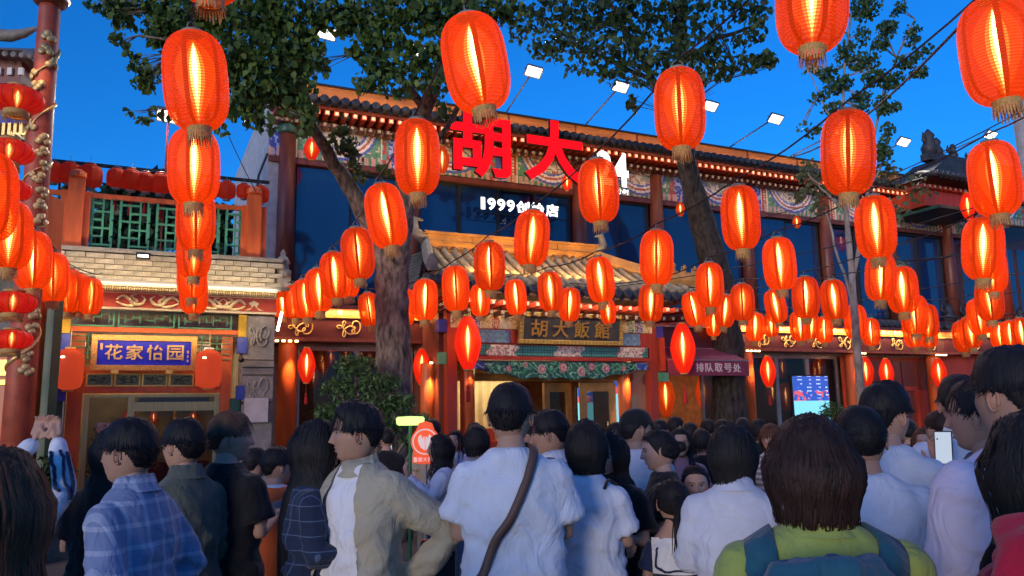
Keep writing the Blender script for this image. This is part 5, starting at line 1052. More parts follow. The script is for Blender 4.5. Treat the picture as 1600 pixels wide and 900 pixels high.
for i, (px, py, rx, ry, nm) in enumerate([(118,300,12,32, 'dark conifer rising behind the terrace railing, nearest the dragon pillar'), (190,312,36,26, 'broad dark tree behind the terrace railing'), (262,300,34,34, 'tallest dark tree behind the terrace railing'), (340,335,22,10, 'low dark tree behind the right end of the terrace railing')]):
    bush('background_tree', nm, [(px, py, rx, ry), (px+4, py+30, rx*1.2, ry), (px-4, py+60, rx*1.2, 30)], 22, .3, ((.02,.045,.025), (.03,.06,.03)), per=7, cat='tree', wid=.6)
# interior planting behind the left glass door
bush('lit_branch_plant', 'warm lit tall branch plant inside the left glass door', [(165,690,22,26), (158,730,20,24), (175,665,20,12)], 12.35, .06, ((.40,.28,.10), (.30,.20,.08)), per=4, cat='plant')
# wires and clutter on the terrace end wall
tag(MB().tube([at(418, 240, 13.2), at(404, 275, 13.1), at(398, 330, 13), at(388, 375, 12.9)], .02, 6).build('wall_cable', CAB), 'bundle of black cables hanging on the pale gable wall', 'cable')
# raised round lamp beside the crayfish claw sign
t = thing('street_lantern_lamp', 'low green lit lamp with glowing round shade beside the orange claw sign', 'lamp', (at(641, 680, 7.6).x, 7.6, 0)); zz = at(641, 657, 7.6).z
q = MB(); q.lathe([(.0, -.045), (.11, -.045), (.13, -.03), (.135, .02), (.12, .035), (0, .04)], 22, (0, 0, zz)); q.build('glowing_shade', emis('lamp shade glow', (.62, .90, .26), 1.15), t, True)
q = MB(); q.tube([(0, 0, 0), (0, 0, zz-.04)], .016, 8); q.build('green_pole', mat('green pole paint', (.02,.16,.05), .5), t)
# orange round claw sign on a stick
t = thing('claw_sign', 'round orange sign with white crayfish claws held up on a stick', 'sign', (at(665, 690, 7.0).x, 7.0, 0)); c = at(665, 690, 7.0); k = 7.0/FPX
osm = mat('sign orange', (.80,.09,.015), .5, emit=(.9,.08,.01), es=.35); wsm = mat('sign white', (.75,.6,.55), .5, emit=(.9,.7,.6), es=.25)
q = MB(); q.lathe([(22*k, 0), (22*k, .03)], 32, M=Matrix.Translation((0, .0, c.z)) @ Matrix.Rotation(pi/2, 4, 'X')); q.prism([(-20*k, c.z-31*k), (0, c.z-34*k), (20*k, c.z-31*k), (18*k, c.z-14*k), (-18*k, c.z-14*k)], -.028, -.002); q.prism([(-15*k, c.z+14*k), (15*k, c.z+14*k), (10*k, c.z+28*k), (0, c.z+31*k), (-10*k, c.z+28*k)], -.027, -.003); q.build('board', osm, t)
q = MB(); q.tube([(18.5*k*cos(2*pi*i/32), -.031, c.z+18.5*k*sin(2*pi*i/32)) for i in range(33)], .006, 6, up=(0, 1, 0), cap=False); q.build('ring', wsm, t)
for sg in (-1, 1):
    q = MB(); q.prism([(sg*x*k, c.z+z*k) for x, z in [(0.6, -13), (7, -8), (11, 1), (10, 8), (6, 11), (4.5, 6), (4, 3), (3, 7), (1, 8), (.5, 0)][::sg]], -.045, -.03); q.build('claw', wsm, t)
for i, ch in enumerate('簋街大排档'): fitchar(ch, (-18+i*7.4)*k, (-18+i*7.4+6.4)*k, c.z-30*k, c.z-23*k, -.029, wsm, 'character', t, depth=.006, offset=.01)
q = MB(); q.tube([(0, .02, .3), (0, .02, c.z)], .012, 8); q.lathe([(.2, 0), (.2, .03), (.02, .05), (.02, .3)], 16, (0, .02, 0)); q.build('stick', M_['steel'], t)
# folded red and black pushchair / stall in the gap between the two foreground men
t = thing('red_black_cart', 'folding cart with red rail and black basket between the two men in white', 'cart', (at(686, 850, 4.6).x, 4.6, 0)); c = at(686, 850, 4.6); k = 4.6/FPX
q = MB(); q.box(-26*k, 26*k, -.03, .0, c.z-2*k, c.z+7*k); q.build('red_rail', mat('bright red plastic', (.6,.02,.03), .4), t)
q = MB(); q.box(-24*k, 24*k, -.01, .3, .35, c.z-10*k); q.build('basket', mat('black net fabric', (.025,.025,.03), .8, bump=.5), t)
q = MB(); q.tube([(-26*k, 0, .0), (-26*k, 0, c.z+2*k), (26*k, 0, c.z+2*k), (26*k, 0, 0)], .012, 8); q.tube([(-20*k, -.02, c.z-20*k), (20*k, -.02, c.z-14*k)], .012, 6); q.build('frame', M_['steel'], t)
# ================================================================== people
TMPN = [0]
def remesh(mb, vox, smooth=4, fac_=.6):
    me = mb.mesh('tmp', M_['white']); o = bpy.data.objects.new('tmp', me); COL.objects.link(o)
    r = o.modifiers.new('r', 'REMESH'); r.mode = 'VOXEL'; r.voxel_size = vox; r.adaptivity = 0
    s = o.modifiers.new('s', 'SMOOTH'); s.iterations = smooth; s.factor = fac_
    dg = bpy.context.evaluated_depsgraph_get(); m2 = bpy.data.meshes.new_from_object(o.evaluated_get(dg)); bpy.data.objects.remove(o); bpy.data.meshes.remove(me)
    V = np.empty(len(m2.vertices)*3, np.float32); m2.vertices.foreach_get('co', V); V = V.reshape(-1, 3); Fq = []
    lt = np.empty(len(m2.polygons), np.int32); m2.polygons.foreach_get('loop_total', lt); lv = np.empty(len(m2.loops), np.int32); m2.loops.foreach_get('vertex_index', lv)
    if len(lt) and (lt == 4).all(): F = lv.reshape(-1, 4)
    else:
        F = []; i = 0
        for t in lt: l = lv[i:i+t]; i += t; F.append([l[0], l[1], l[2], l[3] if t > 3 else l[2]])
        F = np.array(F)
    N = np.empty(len(V)*3, np.float32); m2.vertices.foreach_get('normal', N); N = N.reshape(-1, 3); bpy.data.meshes.remove(m2); return V.astype(float), F, N.astype(float)
def ell(mb, secs, seg=20):    # loft of elliptical sections (cx, cy, z, rx, ry)
    pr = []; vs = []
    for cx, cy, z, rx, ry in secs:
        for k in range(seg): a = 2*pi*k/seg; ca, sa = cos(a), sin(a); e = .85; vs.append((cx+rx*math.copysign(abs(ca)**e, ca), cy+ry*math.copysign(abs(sa)**e, sa), z))
    n = len(secs); fs = [(i*seg+k, i*seg+(k+1) % seg, (i+1)*seg+(k+1) % seg, (i+1)*seg+k) for i in range(n-1) for k in range(seg)]+[tuple(range(seg-1, -1, -1)), tuple((n-1)*seg+k for k in range(seg))]
    mb.add(vs, fs)
def capsule(mb, pts, rad, seg=12, flat=1.0):
    P = [Vector(p) for p in pts]; a = (P[0]-P[1]).normalized(); b = (P[-1]-P[-2]).normalized()
    P2 = [P[0]+a*rad[0]*.9, P[0]+a*rad[0]*.6]+P+[P[-1]+b*rad[-1]*.6, P[-1]+b*rad[-1]*.9]; R = [rad[0]*.35, rad[0]*.78]+list(rad)+[rad[-1]*.78, rad[-1]*.35]; mb.tube(P2, R, seg, flat=flat)
def gz(x, z, cx, cz, sx, sz): return np.exp(-((x-cx)/sx)**2-((z-cz)/sz)**2)
def headfn(D, fem=0.0):       # unit directions -> points, units of half head height, +y is the face
    x, y, z = D[..., 0], D[..., 1], D[..., 2]; h = np.sqrt(x*x+y*y)+1e-9; cx, cy_ = x/h, y/h
    zz = z; rad = (1-np.abs(zz)**2.5)**(1/2.35); wx = .69*(1-(.30+.05*fem)*np.clip(-.12-zz, 0, 1)**1.15); X = cx*rad*wx
    fy = np.where(cy_ > 0, .80-.02*np.clip(-zz, 0, 1)+.02, .90-.42*np.clip(-.05-zz, 0, 1)); Y = cy_*rad*fy
    f = np.clip(cy_, 0, 1)
    Y = Y+f*np.where(zz < -.5, .14*np.clip(-.5-zz, 0, .45)/.45, 0)
    ax = np.abs(X); m = (cy_ > 0)
    nb = np.clip((.12-zz)/.42, 0, 1); nose = np.where((zz < .14) & (zz > -.38), .05+.19*nb**1.3, 0)*np.where(zz < -.29, np.clip((zz+.38)/.09, 0, 1), 1)
    Y = Y+m*nose*np.exp(-(X/(.07+.055*nb))**2)+m*.03*gz(ax, zz, .11, -.27, .05, .06)
    Y = Y-m*.085*gz(ax, zz, .27, .03, .15, .11)+m*.035*gz(ax, zz, .27, .02, .085, .05)+m*.04*gz(ax, zz, .22, .19, .2, .06)
    Y = Y+m*.055*gz(X, zz, 0, -.475, .17, .04)+m*.06*gz(X, zz, 0, -.585, .14, .045)-m*.02*gz(X, zz, 0, -.53, .18, .02)-m*.04*gz(X, zz, 0, -.70, .2, .05)+m*.05*gz(X, zz, 0, -.86, .2, .12)
    Y = Y+m*.03*gz(ax, zz, .40, -.2, .16, .16); return np.stack([X, Y, zz*1.0], -1)
def sph(nu, nv):
    v = np.linspace(-.999, .999, nv+1); th = np.arcsin(v)*.0; zc = np.sin(v*pi/2)
    u = np.arange(nu)*2*pi/nu; Z = np.repeat(zc[:, None], nu, 1); h = np.sqrt(1-Z*Z); D = np.stack([h*np.sin(u)[None], h*np.cos(u)[None], Z], -1)
    i = np.arange(nv)[:, None]*nu; k = np.arange(nu)[None]; k2 = (np.arange(nu)+1) % nu
    F = np.stack([i+k, i+k2[None], i+nu+k2[None], i+nu+k], -1)[..., ::-1].reshape(-1, 4); return D.reshape(-1, 3), F
SKIN = mat('skin', (1,1,1), .55, noise=.05, scale=30, attr=True, bump=.05, bscale=150, spec=.35); SKIN.node_tree.nodes['Principled BSDF'].inputs['Subsurface Weight'].default_value = .12; SKIN.node_tree.nodes['Principled BSDF'].inputs['Subsurface Radius'].default_value = (.02, .008, .004)
def hairmat(name, col):
    return mat(name, col, .6, noise=.4, scale=30, bump=.25, bscale=160, stretch=(1,1,.1), spec=.22)
HAIR = {'black': hairmat('black hair', (.012,.011,.012)), 'dbrown': hairmat('dark brown hair', (.028,.014,.011)), 'brown': hairmat('brown hair', (.085,.035,.018)), 'light': hairmat('light brown hair', (.10,.048,.026))}
def cloth(name, col, kind=None, c2=(0,0,0), sc=1.0, rough=.85):
    m = mat(name, col, rough, noise=.10, scale=5, bump=.12, bscale=260, spec=.2)
    if m.get('done'): return m
    m['done'] = 1; nt = m.node_tree; N = nt.nodes; L = nt.links; b = N['Principled BSDF']; b.inputs['Sheen Weight'].default_value = .15
    # broad soft creases
    tc = N.new('ShaderNodeTexCoord'); mp = N.new('ShaderNodeMapping'); mp.inputs['Scale'].default_value = (5, 5, 3.2); mp.inputs['Rotation'].default_value = (.3, .5, .2); L.new(tc.outputs['Object'], mp.inputs[0])
    nz = N.new('ShaderNodeTexNoise'); nz.inputs['Scale'].default_value = 1.6; nz.inputs['Detail'].default_value = 3; nz.inputs['Distortion'].default_value = 1.2; L.new(mp.outputs[0], nz.inputs['Vector'])
    bp = N.new('ShaderNodeBump'); bp.inputs['Strength'].default_value = .8; bp.inputs['Distance'].default_value = .035; L.new(nz.outputs[0], bp.inputs['Height'])
    old = b.inputs['Normal'].links[0].from_node if b.inputs['Normal'].links else None
    if old: L.new(bp.outputs[0], old.inputs['Normal'])
    else: L.new(bp.outputs[0], b.inputs['Normal'])
    if kind:
        src = b.inputs['Base Color'].links[0].from_socket; mx = N.new('ShaderNodeMix'); mx.data_type = 'RGBA'; L.new(src, mx.inputs[6]); mx.inputs[7].default_value = (*c2, 1); s = N.new('ShaderNodeSeparateXYZ'); L.new(tc.outputs['Object'], s.inputs[0])
        def stripe(sock, f, w, ph=0):
            a = N.new('ShaderNodeMath'); a.operation = 'MULTIPLY_ADD'; a.inputs[1].default_value = f*sc; a.inputs[2].default_value = 50+ph; L.new(sock, a.inputs[0]); fr = N.new('ShaderNodeMath'); fr.operation = 'FRACT'; L.new(a.outputs[0], fr.inputs[0]); c = N.new('ShaderNodeMath'); c.operation = 'LESS_THAN'; c.inputs[1].default_value = w; L.new(fr.outputs[0], c.inputs[0]); return c.outputs[0]
        if kind == 'plaid':
            a = stripe(s.outputs['Z'], 13, .22); c = stripe(s.outputs['X'], 13, .22); ad = N.new('ShaderNodeMath'); ad.operation = 'ADD'; L.new(a, ad.inputs[0]); L.new(c, ad.inputs[1]); h = N.new('ShaderNodeMath'); h.operation = 'MULTIPLY'; h.inputs[1].default_value = .5; L.new(ad.outputs[0], h.inputs[0]); f = h.outputs[0]
        elif kind == 'grid':
            a = stripe(s.outputs['Z'], 16, .07); c = stripe(s.outputs['X'], 16, .07); ad = N.new('ShaderNodeMath'); ad.operation = 'MAXIMUM'; L.new(a, ad.inputs[0]); L.new(c, ad.inputs[1]); h = N.new('ShaderNodeMath'); h.operation = 'MULTIPLY'; h.inputs[1].default_value = .6; L.new(ad.outputs[0], h.inputs[0]); f = h.outputs[0]
        elif kind == 'stripes': f = stripe(s.outputs['Z'], 22, .5)
        elif kind == 'band': # single chest band between c and c+w
            a = N.new('ShaderNodeMath'); a.operation = 'SUBTRACT'; a.inputs[1].default_value = sc; L.new(s.outputs['Z'], a.inputs[0]); ab = N.new('ShaderNodeMath'); ab.operation = 'ABSOLUTE'; L.new(a.outputs[0], ab.inputs[0]); lt = N.new('ShaderNodeMath'); lt.operation = 'LESS_THAN'; lt.inputs[1].default_value = .045; L.new(ab.outputs[0], lt.inputs[0]); f = lt.outputs[0]
        elif kind == 'floral':
            v = N.new('ShaderNodeTexVoronoi'); v.inputs['Scale'].default_value = 9*sc; L.new(tc.outputs['Object'], v.inputs['Vector']); lt = N.new('ShaderNodeMath'); lt.operation = 'LESS_THAN'; lt.inputs[1].default_value = .35; L.new(v.outputs['Distance'], lt.inputs[0]); f = lt.outputs[0]
        L.new(f, mx.inputs[0]); L.new(mx.outputs[2], b.inputs['Base Color'])
    return m
TR = [cloth('dark trousers', (.03,.032,.04)), cloth('blue denim', (.05,.08,.16)), cloth('grey trousers', (.12,.12,.12)), cloth('khaki trousers', (.25,.2,.13))]
SHOE = mat('shoe rubber', (.05,.05,.05), .6)
HEADC = {}
SUND = Vector((0, 0, 1))
def hand_mesh(mb, wrist, fwd, nrm_, s=1.0, curl=.6, side=1):
    f = Vector(fwd).normalized(); n = Vector(nrm_).normalized(); n = (n-f*n.dot(f)).normalized(); a = f.cross(n)*side; W = Vector(wrist)
    k = .085*s
    capsule(mb, [W, W+f*k*.5, W+f*k*1.0], [.021*s, .026*s, .025*s], 10, .62); mb.tube([W+f*k*.35-a*.018*s, W+f*k-a*.022*s], [.014*s]*2, 8); mb.tube([W+f*k*.35+a*.018*s, W+f*k+a*.022*s], [.014*s]*2, 8)
    for i, (o, L_) in enumerate([(-.031, .062), (-.011, .074), (.010, .070), (.030, .055)]):
        p0 = W+f*k+a*o*s; p = [p0]; d = f.copy(); seg_ = [L_*.45, L_*.32, L_*.25]
        for j, l in enumerate(seg_): d = (Matrix.Rotation(curl*(.45+.25*j+.06*i), 3, a*side) @ d); p.append(p[-1]+d*l*s)
        mb.tube(p, [.0095*s, .009*s, .008*s, .006*s], 8)
    t0 = W+f*k*.3-a*.026*s; d1 = (f*.7-a*.75+n*.25).normalized(); d2 = (f*.95-a*.25+n*.3).normalized(); mb.tube([t0, t0+d1*.035*s, t0+d1*.035*s+d2*.03*s, t0+d1*.035*s+d2*.05*s], [.013*s, .011*s, .0095*s, .006*s], 8)
NP = [0]; GV = {}
from mathutils.bvhtree import BVHTree
def person(px, top, Y, yaw, label, hair='crop', hc='black', shirt=None, sleeve='short', pose='down', build=1.0, skin=(.46,.27,.19), fem=0, tr=0, lean=0, hyaw=0, hpitch=0, lod=0, H=None, extras=(), hairlen=.45, coll=None, hem=.86, jacket=None, kid=False, xoff=0, apron=None):
    """one standing figure: px, top = where the crown of the head is seen, Y = metres away, yaw 0 = back to the camera"""
    tp = at(px, top, Y); Hh = tp.z if H is None else H; s = Hh/1.72; root = thing('person', label, 'person', (tp.x+xoff, Y, tp.z-Hh), radians(yaw)); NP[0] += 1; sd = NP[0]
    hs = .122*(1.0 if not kid else 1.12)/1.0          # half head height (in 1.72 m units)
    hz = 1.72-.012-hs; hcy = .015; b = build; v1 = [.014, .02, .034][lod]
    sh = .150*b; shz = 1.40 if not kid else 1.34
    def J(x, y, z): return Vector((x, y, z))
    A = {}
    for sg in (-1, 1):
        S_ = J(sg*sh, -.005, shz-.058); p = pose if isinstance(pose, str) else pose[0 if sg < 0 else 1]
        if p == 'down': E, Wr, fw, nn = J(sg*(sh+.055), -.03, 1.12), J(sg*(sh+.06), .05, .88), (0, .2, -1), (-sg, .2, 0)
        elif p == 'hold': E, Wr, fw, nn = J(sg*(sh+.05), .02, 1.12), J(sg*.07, .27, 1.16), (-sg*.4, .8, .25), (0, -.4, 1)
        elif p == 'fold': E, Wr, fw, nn = J(sg*(sh+.04), .05, 1.13), J(-sg*.04, .21, 1.10+.04*sg), (-sg, .1, 0), (0, 1, .2)
        elif p == 'hip': E, Wr, fw, nn = J(sg*(sh+.19), -.20, 1.16), J(sg*(sh+.02), -.15, .98), (-sg*.6, .1, -.6), (0, -1, 0)
        elif p == 'phone': E, Wr, fw, nn = J(sg*(sh+.05), .10, 1.16), J(sg*.13, .30, 1.34), (-sg*.1, .3, 1), (0, -1, .2)
        elif p == 'raise': E, Wr, fw, nn = J(sg*(sh+.03), .20, 1.50), J(sg*.06, .34, 1.74), (-sg*.3, .2, 1), (0, -1, .2)
        elif p == 'pocket': E, Wr, fw, nn = J(sg*(sh+.09), -.09, 1.13), J(sg*(sh+.0), .05, .93), (0, .4, -1), (-sg, 0, 0)
        elif p == 'back': E, Wr, fw, nn = J(sg*(sh+.10), -.13, 1.14), J(sg*.05, -.19, .98), (-sg, 0, -.1), (0, -1, 0)
        A[sg] = (S_, E, Wr, fw, nn)
    # ---- body: one continuous skin surface, then the finer head and hands in the same mesh
    mb = MB()
    ell(mb, [(0, 0, .80, .15*b, .105), (0, 0, .95, .155*b, .11), (0, 0, 1.08, .135*b, .10), (0, .0, 1.25, .155*b, .11), (0, -.005, 1.36, .15*b, .095), (0, -.01, 1.42, .09*b, .07), (0, -.01, 1.46, .056, .056), (0, .005, hz-hs*.45, .053*(1+.1*(b-1)), .056)])
    for sg, (S_, E, Wr, fw, nn) in A.items(): capsule(mb, [S_, E, Wr], [.044*b, .038*b, .027], 12)
    for sg in (-1, 1):
        capsule(mb, [(sg*.085*b, 0, .88), (sg*.085*b, .01, .48), (sg*.085*b, -.01, .09)], [.082*b, .055, .038], 12); capsule(mb, [(sg*.085*b, -.03, .05), (sg*.09*b, .13, .03)], [.036, .03], 10)
    V, F, N = remesh(mb, [.02, .024, .036][lod], 3); col = np.tile(np.array(skin), (len(V), 1))
    hvx = [.0065, .011, None][lod]
    parts = [(V, F, col)]
    if hvx:
        hb = MB()
        for sg, (S_, E, Wr, fw, nn) in A.items():
            fv = Vector(fw) if Vector(fw).length else (Wr-E); hand_mesh(hb, Wr, fv, nn, 1.0, .55 if pose != 'down' else .35, sg)
        V2, F2, _ = remesh(hb, hvx, 2, .5); parts.append((V2, F2, np.tile(np.array(skin)*np.array([1.04, .97, .97]), (len(V2), 1))))
    nu, nv = [(112, 88), (64, 52), (36, 28)][lod]
    D, HF = sph(nu, nv); P = headfn(D, fem); hcol = np.tile(np.array(skin), (len(P), 1)); x, y, z = P.T; ax = np.abs(x); fr = y > .3
    lip = fr & (ax < .2) & (np.abs(z+.53) < .085-ax*.32); hcol[lip] = np.array(skin)*[1.0, .55, .60]
    eye = fr & (((ax-.27)/.115)**2+((z-.02)/.040)**2 < 1); hcol[eye] = (.55,.52,.50); iris = fr & (((ax-.27)/.048)**2+((z-.02)/.044)**2 < 1); hcol[iris] = (.015,.01,.008)
    lash = fr & (((ax-.27)/.14)**2 < 1) & (np.abs(z-.062+((ax-.27)/.14)**2*.035) < .015); hcol[lash] = (.03,.02,.015)
    brow = fr & (((ax-.28)/.17)**2 < 1) & (np.abs(z-.20+((ax-.30)/.17)**2*.04) < .026*(1.1-.4*fem)); hcol[brow] = (.04,.028,.02)
    cheek = gz(ax, z, .42, -.2, .2, .16)*fr; hcol = hcol*(1-cheek[:, None]*np.array([0, .10, .08])); nost = fr & (np.abs(ax-.06) < .03) & (np.abs(z+.355) < .02); hcol[nost] = np.array(skin)*.3
    P = P.copy(); P[lash, 1] += .008; ears = MB()
    for sg in (-1, 1):
        M3 = Matrix.Translation((sg*.69, -.06, -.08)) @ Matrix.Rotation(sg*radians(-22), 4, 'Z'); n_ = 14
        ears.tube([M3 @ Vector((sg*.05, .12*cos(t)*(1 if cos(t) < 0 else .8)-.03, .25*sin(t)+.0)) for t in [2*pi*i/n_-2.2 for i in range(n_)]], [.036]*n_, 6); ears.lathe([(.01, -.24), (.10, -.16), (.135, .0), (.125, .14), (.01, .25)], 10, M=M3 @ Matrix.Diagonal((.55, 1, 1, 1)))
    RH = Matrix.Rotation(radians(hyaw), 4, 'Z') @ Matrix.Rotation(radians(-hpitch), 4, 'X')
    HM = Matrix.Translation((0, hcy, hz)) @ RH @ Matrix.Scale(hs, 4); R3 = np.array(HM.to_3x3()); T3 = np.array(HM.translation)
    parts.append((P @ R3.T+T3, HF, hcol))
    ev = np.array([tuple(v) for v in ears.v]) @ R3.T+T3; ef = [f if len(f) == 4 else None for f in ears.f]; ef = np.array([f for f in ef if f]); parts.append((ev, ef, np.tile(np.array(skin)*[1.02, .9, .88], (len(ev), 1))))
    VV = []; FF = []; CC = []; o_ = 0
    for v, f, c in parts: VV.append(v); FF.append(f+o_); CC.append(c); o_ += len(v)
    LN = Matrix.Rotation(radians(-lean), 4, 'X')
    def fin(V): # bend forward above the hips, then scale
        V = np.array(V, float)
        if lean: t = np.clip((V[:, 2]-.95)/.5, 0, 1); a = np.radians(lean)*t; y0 = V[:, 1].copy(); z0 = V[:, 2]-.95; V[:, 1] = np.where(z0 > 0, y0*np.cos(a)+z0*np.sin(a), y0); V[:, 2] = np.where(z0 > 0, .95+z0*np.cos(a)-y0*np.sin(a), V[:, 2])
        return V*s
    put('body', npmesh('body', fin(np.concatenate(VV)), np.concatenate(FF), SKIN, True, colv=np.concatenate(CC)), root)
    # ---- clothes: shells over the body
    def fold(V, N, amp, sdv, mask=None):
        d = (vnoise(V*np.array([7, 7, 4])+sdv)-.5)*1.2+(np.abs(vnoise(V*np.array([9, 9, 14])+V[:, [2, 2, 0]]*6+sdv*3)-.5)*2-.5)*.9+(vnoise(V*26+sdv)-.5)*.3
        rg = lambda a, b_, c_, k: (1-np.abs(vnoise(np.stack([a, b_, c_], -1)+sdv*k)*2-1)*3.0).clip(-.1, 1); X_, Z_ = V[:, 0], V[:, 2]; d = d*.8+.55*rg(X_*5+Z_*9, V[:, 1]*4, Z_*2.5-X_*5, 1)+.45*rg(X_*7-Z_*8, V[:, 1]*5, Z_*3+X_*6, 2)+.35*rg(X_*3, V[:, 1]*3, Z_*20+X_*8, 3); low = np.clip((1.36-V[:, 2])/.22, .3, 1); return V+N*(d*amp*low)[:, None]
    def garment(name, m, ext, sl, z0, open_front=False, amp=.011, collar=False, gr=.0):
        mb = MB()
        secs = [(0, 0, z0, (.175+ext)*b, .122+ext), (0, 0, .95, (.172+ext)*b, .120+ext), (0, 0, 1.08, (.158+ext*1.1-.010*fem)*b, .112+ext), (0, 0, 1.22, (.170+ext)*b, .122+ext), (0, 0, 1.32, (.176+ext*.8)*b, .114+ext*.7), (0, -.005, shz-.03, (.160+ext*.5)*b, .098+ext*.5), (0, -.01, shz+.012, .128*b+ext*.4, .086+ext*.4), (0, -.01, shz+.04, .092*b+ext*.4, .076+ext*.3), (0, -.01, shz+.062, .072+ext*.3, .066+ext*.3)]
        ell(mb, secs, 28)
        for sg, (S_, E, Wr, fw, nn) in A.items():
            S2 = S_+Vector((0, 0, .0)); r0 = (.059+ext*.75)*b
            if sl == 'short': up_ = (S2-E).normalized(); mb.tube([S2+up_*r0*.9, S2+up_*r0*.6, S2, S2.lerp(E, .4), S2.lerp(E, .74)], [r0*.35, r0*.78, r0, r0*1.02, r0*1.14], 16)
            elif sl == 'long': capsule(mb, [S2, S2.lerp(E, .5), E, E.lerp(Wr, .5), E.lerp(Wr, .93)], [r0, r0*.92, r0*.86, r0*.74, r0*.62], 14)
            elif sl == 'none': pass
        V, F, N = remesh(mb, v1, 3 if sl == 'long' else 2); V = fold(V, N, amp, sd*3.7); GV['bvh'] = BVHTree.FromPolygons(V.tolist(), F.tolist())
        if open_front:   # cut the front open over the shirt
            ed = lambda z_: .075+.13*(1.4-z_)+.004*np.sin(z_*17)
            e_ = ed(V[:, 2]); nr = (V[:, 1] > .02) & (np.abs(np.abs(V[:, 0])-e_) < v1*.8); V[nr, 0] = np.sign(V[nr, 0])*e_[nr]
            c = V[F].mean(1); F = F[~((c[:, 1] > .02) & (np.abs(c[:, 0]) < ed(c[:, 2])) & (c[:, 2] < shz+.06))]
            pass
        return put(name, npmesh(name, fin(V), F, m, True), root)
    if shirt is not None: garment('shirt', shirt, .012 if jacket is None else .0, sleeve, hem, amp=.020)
    if jacket is not None: garment('jacket', jacket, .030, 'long', hem-.05, open_front=True, amp=.020)
    if coll is not None:
        q = MB(); pr = [(.062, shz+.045), (.070, shz+.095), (.074, shz+.10), (.088, shz+.055), (.105, shz+.035)]; q.lathe(pr, 26, cap=False, sy=.95)
        q.v = [(x, y-.008, z-.0-.03*max(0, y/.09)) for x, y, z in q.v]; put('collar', npmesh('collar', fin(np.array(q.v)), np.array(q.f), coll, True), root)
    mb = MB(); ell(mb, [(0, 0, .80, .172*b, .125), (0, 0, .9, .170*b, .122), (0, 0, 1.0, .150*b, .112), (0, 0, 1.03, .145*b, .108)], 22)
    for sg in (-1, 1): capsule(mb, [(sg*.088*b, 0, .84), (sg*.09*b, .01, .47), (sg*.09*b, -.01, .10)], [.096*b, .076, .064], 12)
    V, F, N = remesh(mb, .03 if lod < 2 else .045, 3); V = fold(V, N, .01, sd*1.3); put('trousers', npmesh('trousers', fin(V), F, TR[tr], True), root)
    for sg in (-1, 1):
        mb = MB(); capsule(mb, [(sg*.09*b, -.045, .055), (sg*.092*b, .05, .045), (sg*.098*b, .15, .035)], [.047, .047, .038], 12); V = np.array([tuple(v) for v in mb.v]); V[:, 2] = np.maximum(V[:, 2], .0); me = bpy.data.meshes.new('shoe'); me.from_pydata((V*s).tolist(), [], mb.f); me.materials.append(SHOE); me.polygons.foreach_set('use_smooth', [True]*len(me.polygons)); put('shoe', me, root)
    # ---- hair
    hm = HAIR[hc]; nu2, nv2 = [(72, 56), (48, 36), (28, 22)][lod]; D, F = sph(nu2, nv2); P = headfn(D, fem); x, y, z = P.T; az = np.arctan2(D[:, 0], D[:, 1]); aa = np.abs(az)
    longh = hair in ('bob', 'long', 'pony', 'bun', 'child')
    line = np.interp(aa, [0, .55, .95, 1.25, 1.55, 1.9, 2.4, 3.15], [.58, .56, .40, .05, -.12 if not longh else -.3, .0 if not longh else -.4, -.52, -.60])
    if hair in ('bob', 'child'): line = np.interp(aa, [0, .5, .8, 1.0, 1.3, 3.15], [.34, .36, .30, -.2, -.6, -.6])
    th = {'crop': .10, 'quiff': .13, 'buzz': .045, 'bob': .13, 'long': .11, 'pony': .075, 'bun': .075, 'child': .10, 'cap': .06}[hair]
    msk = np.clip((z-line)/.14, 0, 1); msk = msk*msk*(3-2*msk); top_ = np.clip((z+.1)/.9, 0, 1)
    thick = th*(.45+.75*top_) if hair in ('crop', 'quiff') else np.full(len(z), th)
    if hair == 'quiff': thick = thick+.10*gz(x, z, 0, .85, .6, .35)*(y > 0)
    if hair == 'crop' or hair == 'quiff' or hair == 'buzz': thick = np.where((z < .1), thick*np.clip(.35+.65*(z+.5)/.6, .3, 1), thick)
    nzv = (vnoise(np.stack([x*9+sd, y*9, z*4], -1))-.5)*.45+(vnoise(np.stack([az*16, z*2.2+sd, z*0], -1))-.5)*.16
    n_ = nrm(P*np.array([1.3, 1.1, 1])); Hp = P+n_*((thick*(1+nzv))*msk-.05*(1-msk))[:, None]
    hv = [Hp]; hf = [F]; off = len(Hp)
    def strands(roots, dirs, lens, w, segs, fall, spread=.0, zmin=None, inward=0, taper=True, curl=0, env=.12):
        nonlocal off
        n = len(roots); P_ = np.array(roots, float); d = np.array(dirs, float); out = [P_.copy()]; st = (np.array(lens)/segs)[:, None]; ph = RNG.rand(n)*6.28; wob = RNG.randn(n, 3)*.12
        for i in range(segs):
            t = (i+1)/segs; d = nrm(d*(1-fall)+np.array([0, 0, -1.])*fall+wob*.15); nxt = out[-1]+d*st; rq = (nxt[:, 0]/.69)**2+(nxt[:, 1]/.9)**2; nxt[:, 2] = np.minimum(nxt[:, 2], np.sqrt(np.clip(1.12-.95*rq, .02, 2))+.03+.02*np.sin(ph))
            if zmin is not None: nxt[:, 2] = np.maximum(nxt[:, 2], zmin+.10*np.sin(ph*3))
            # stay outside the skull and away from the neck
            q = nxt.copy(); zz = np.clip(q[:, 2], -.98, .98); rxy = np.sqrt(np.clip(1-np.abs(zz)**2.5, 0, 1)); rr = np.sqrt((q[:, 0]/.69)**2+(q[:, 1]/.86)**2)+1e-6; minr = np.maximum(rxy, np.where(zz > -.2, .9, .86 if hair != 'pony' else .3))*(1.0+.08); rmin_ = np.maximum(rxy*1.08+.04, np.where(q[:, 2] < -.1, (.90 if hair != 'pony' else .2), 0)); maxr = rmin_+env+.03*ph/6.28; minr = rmin_
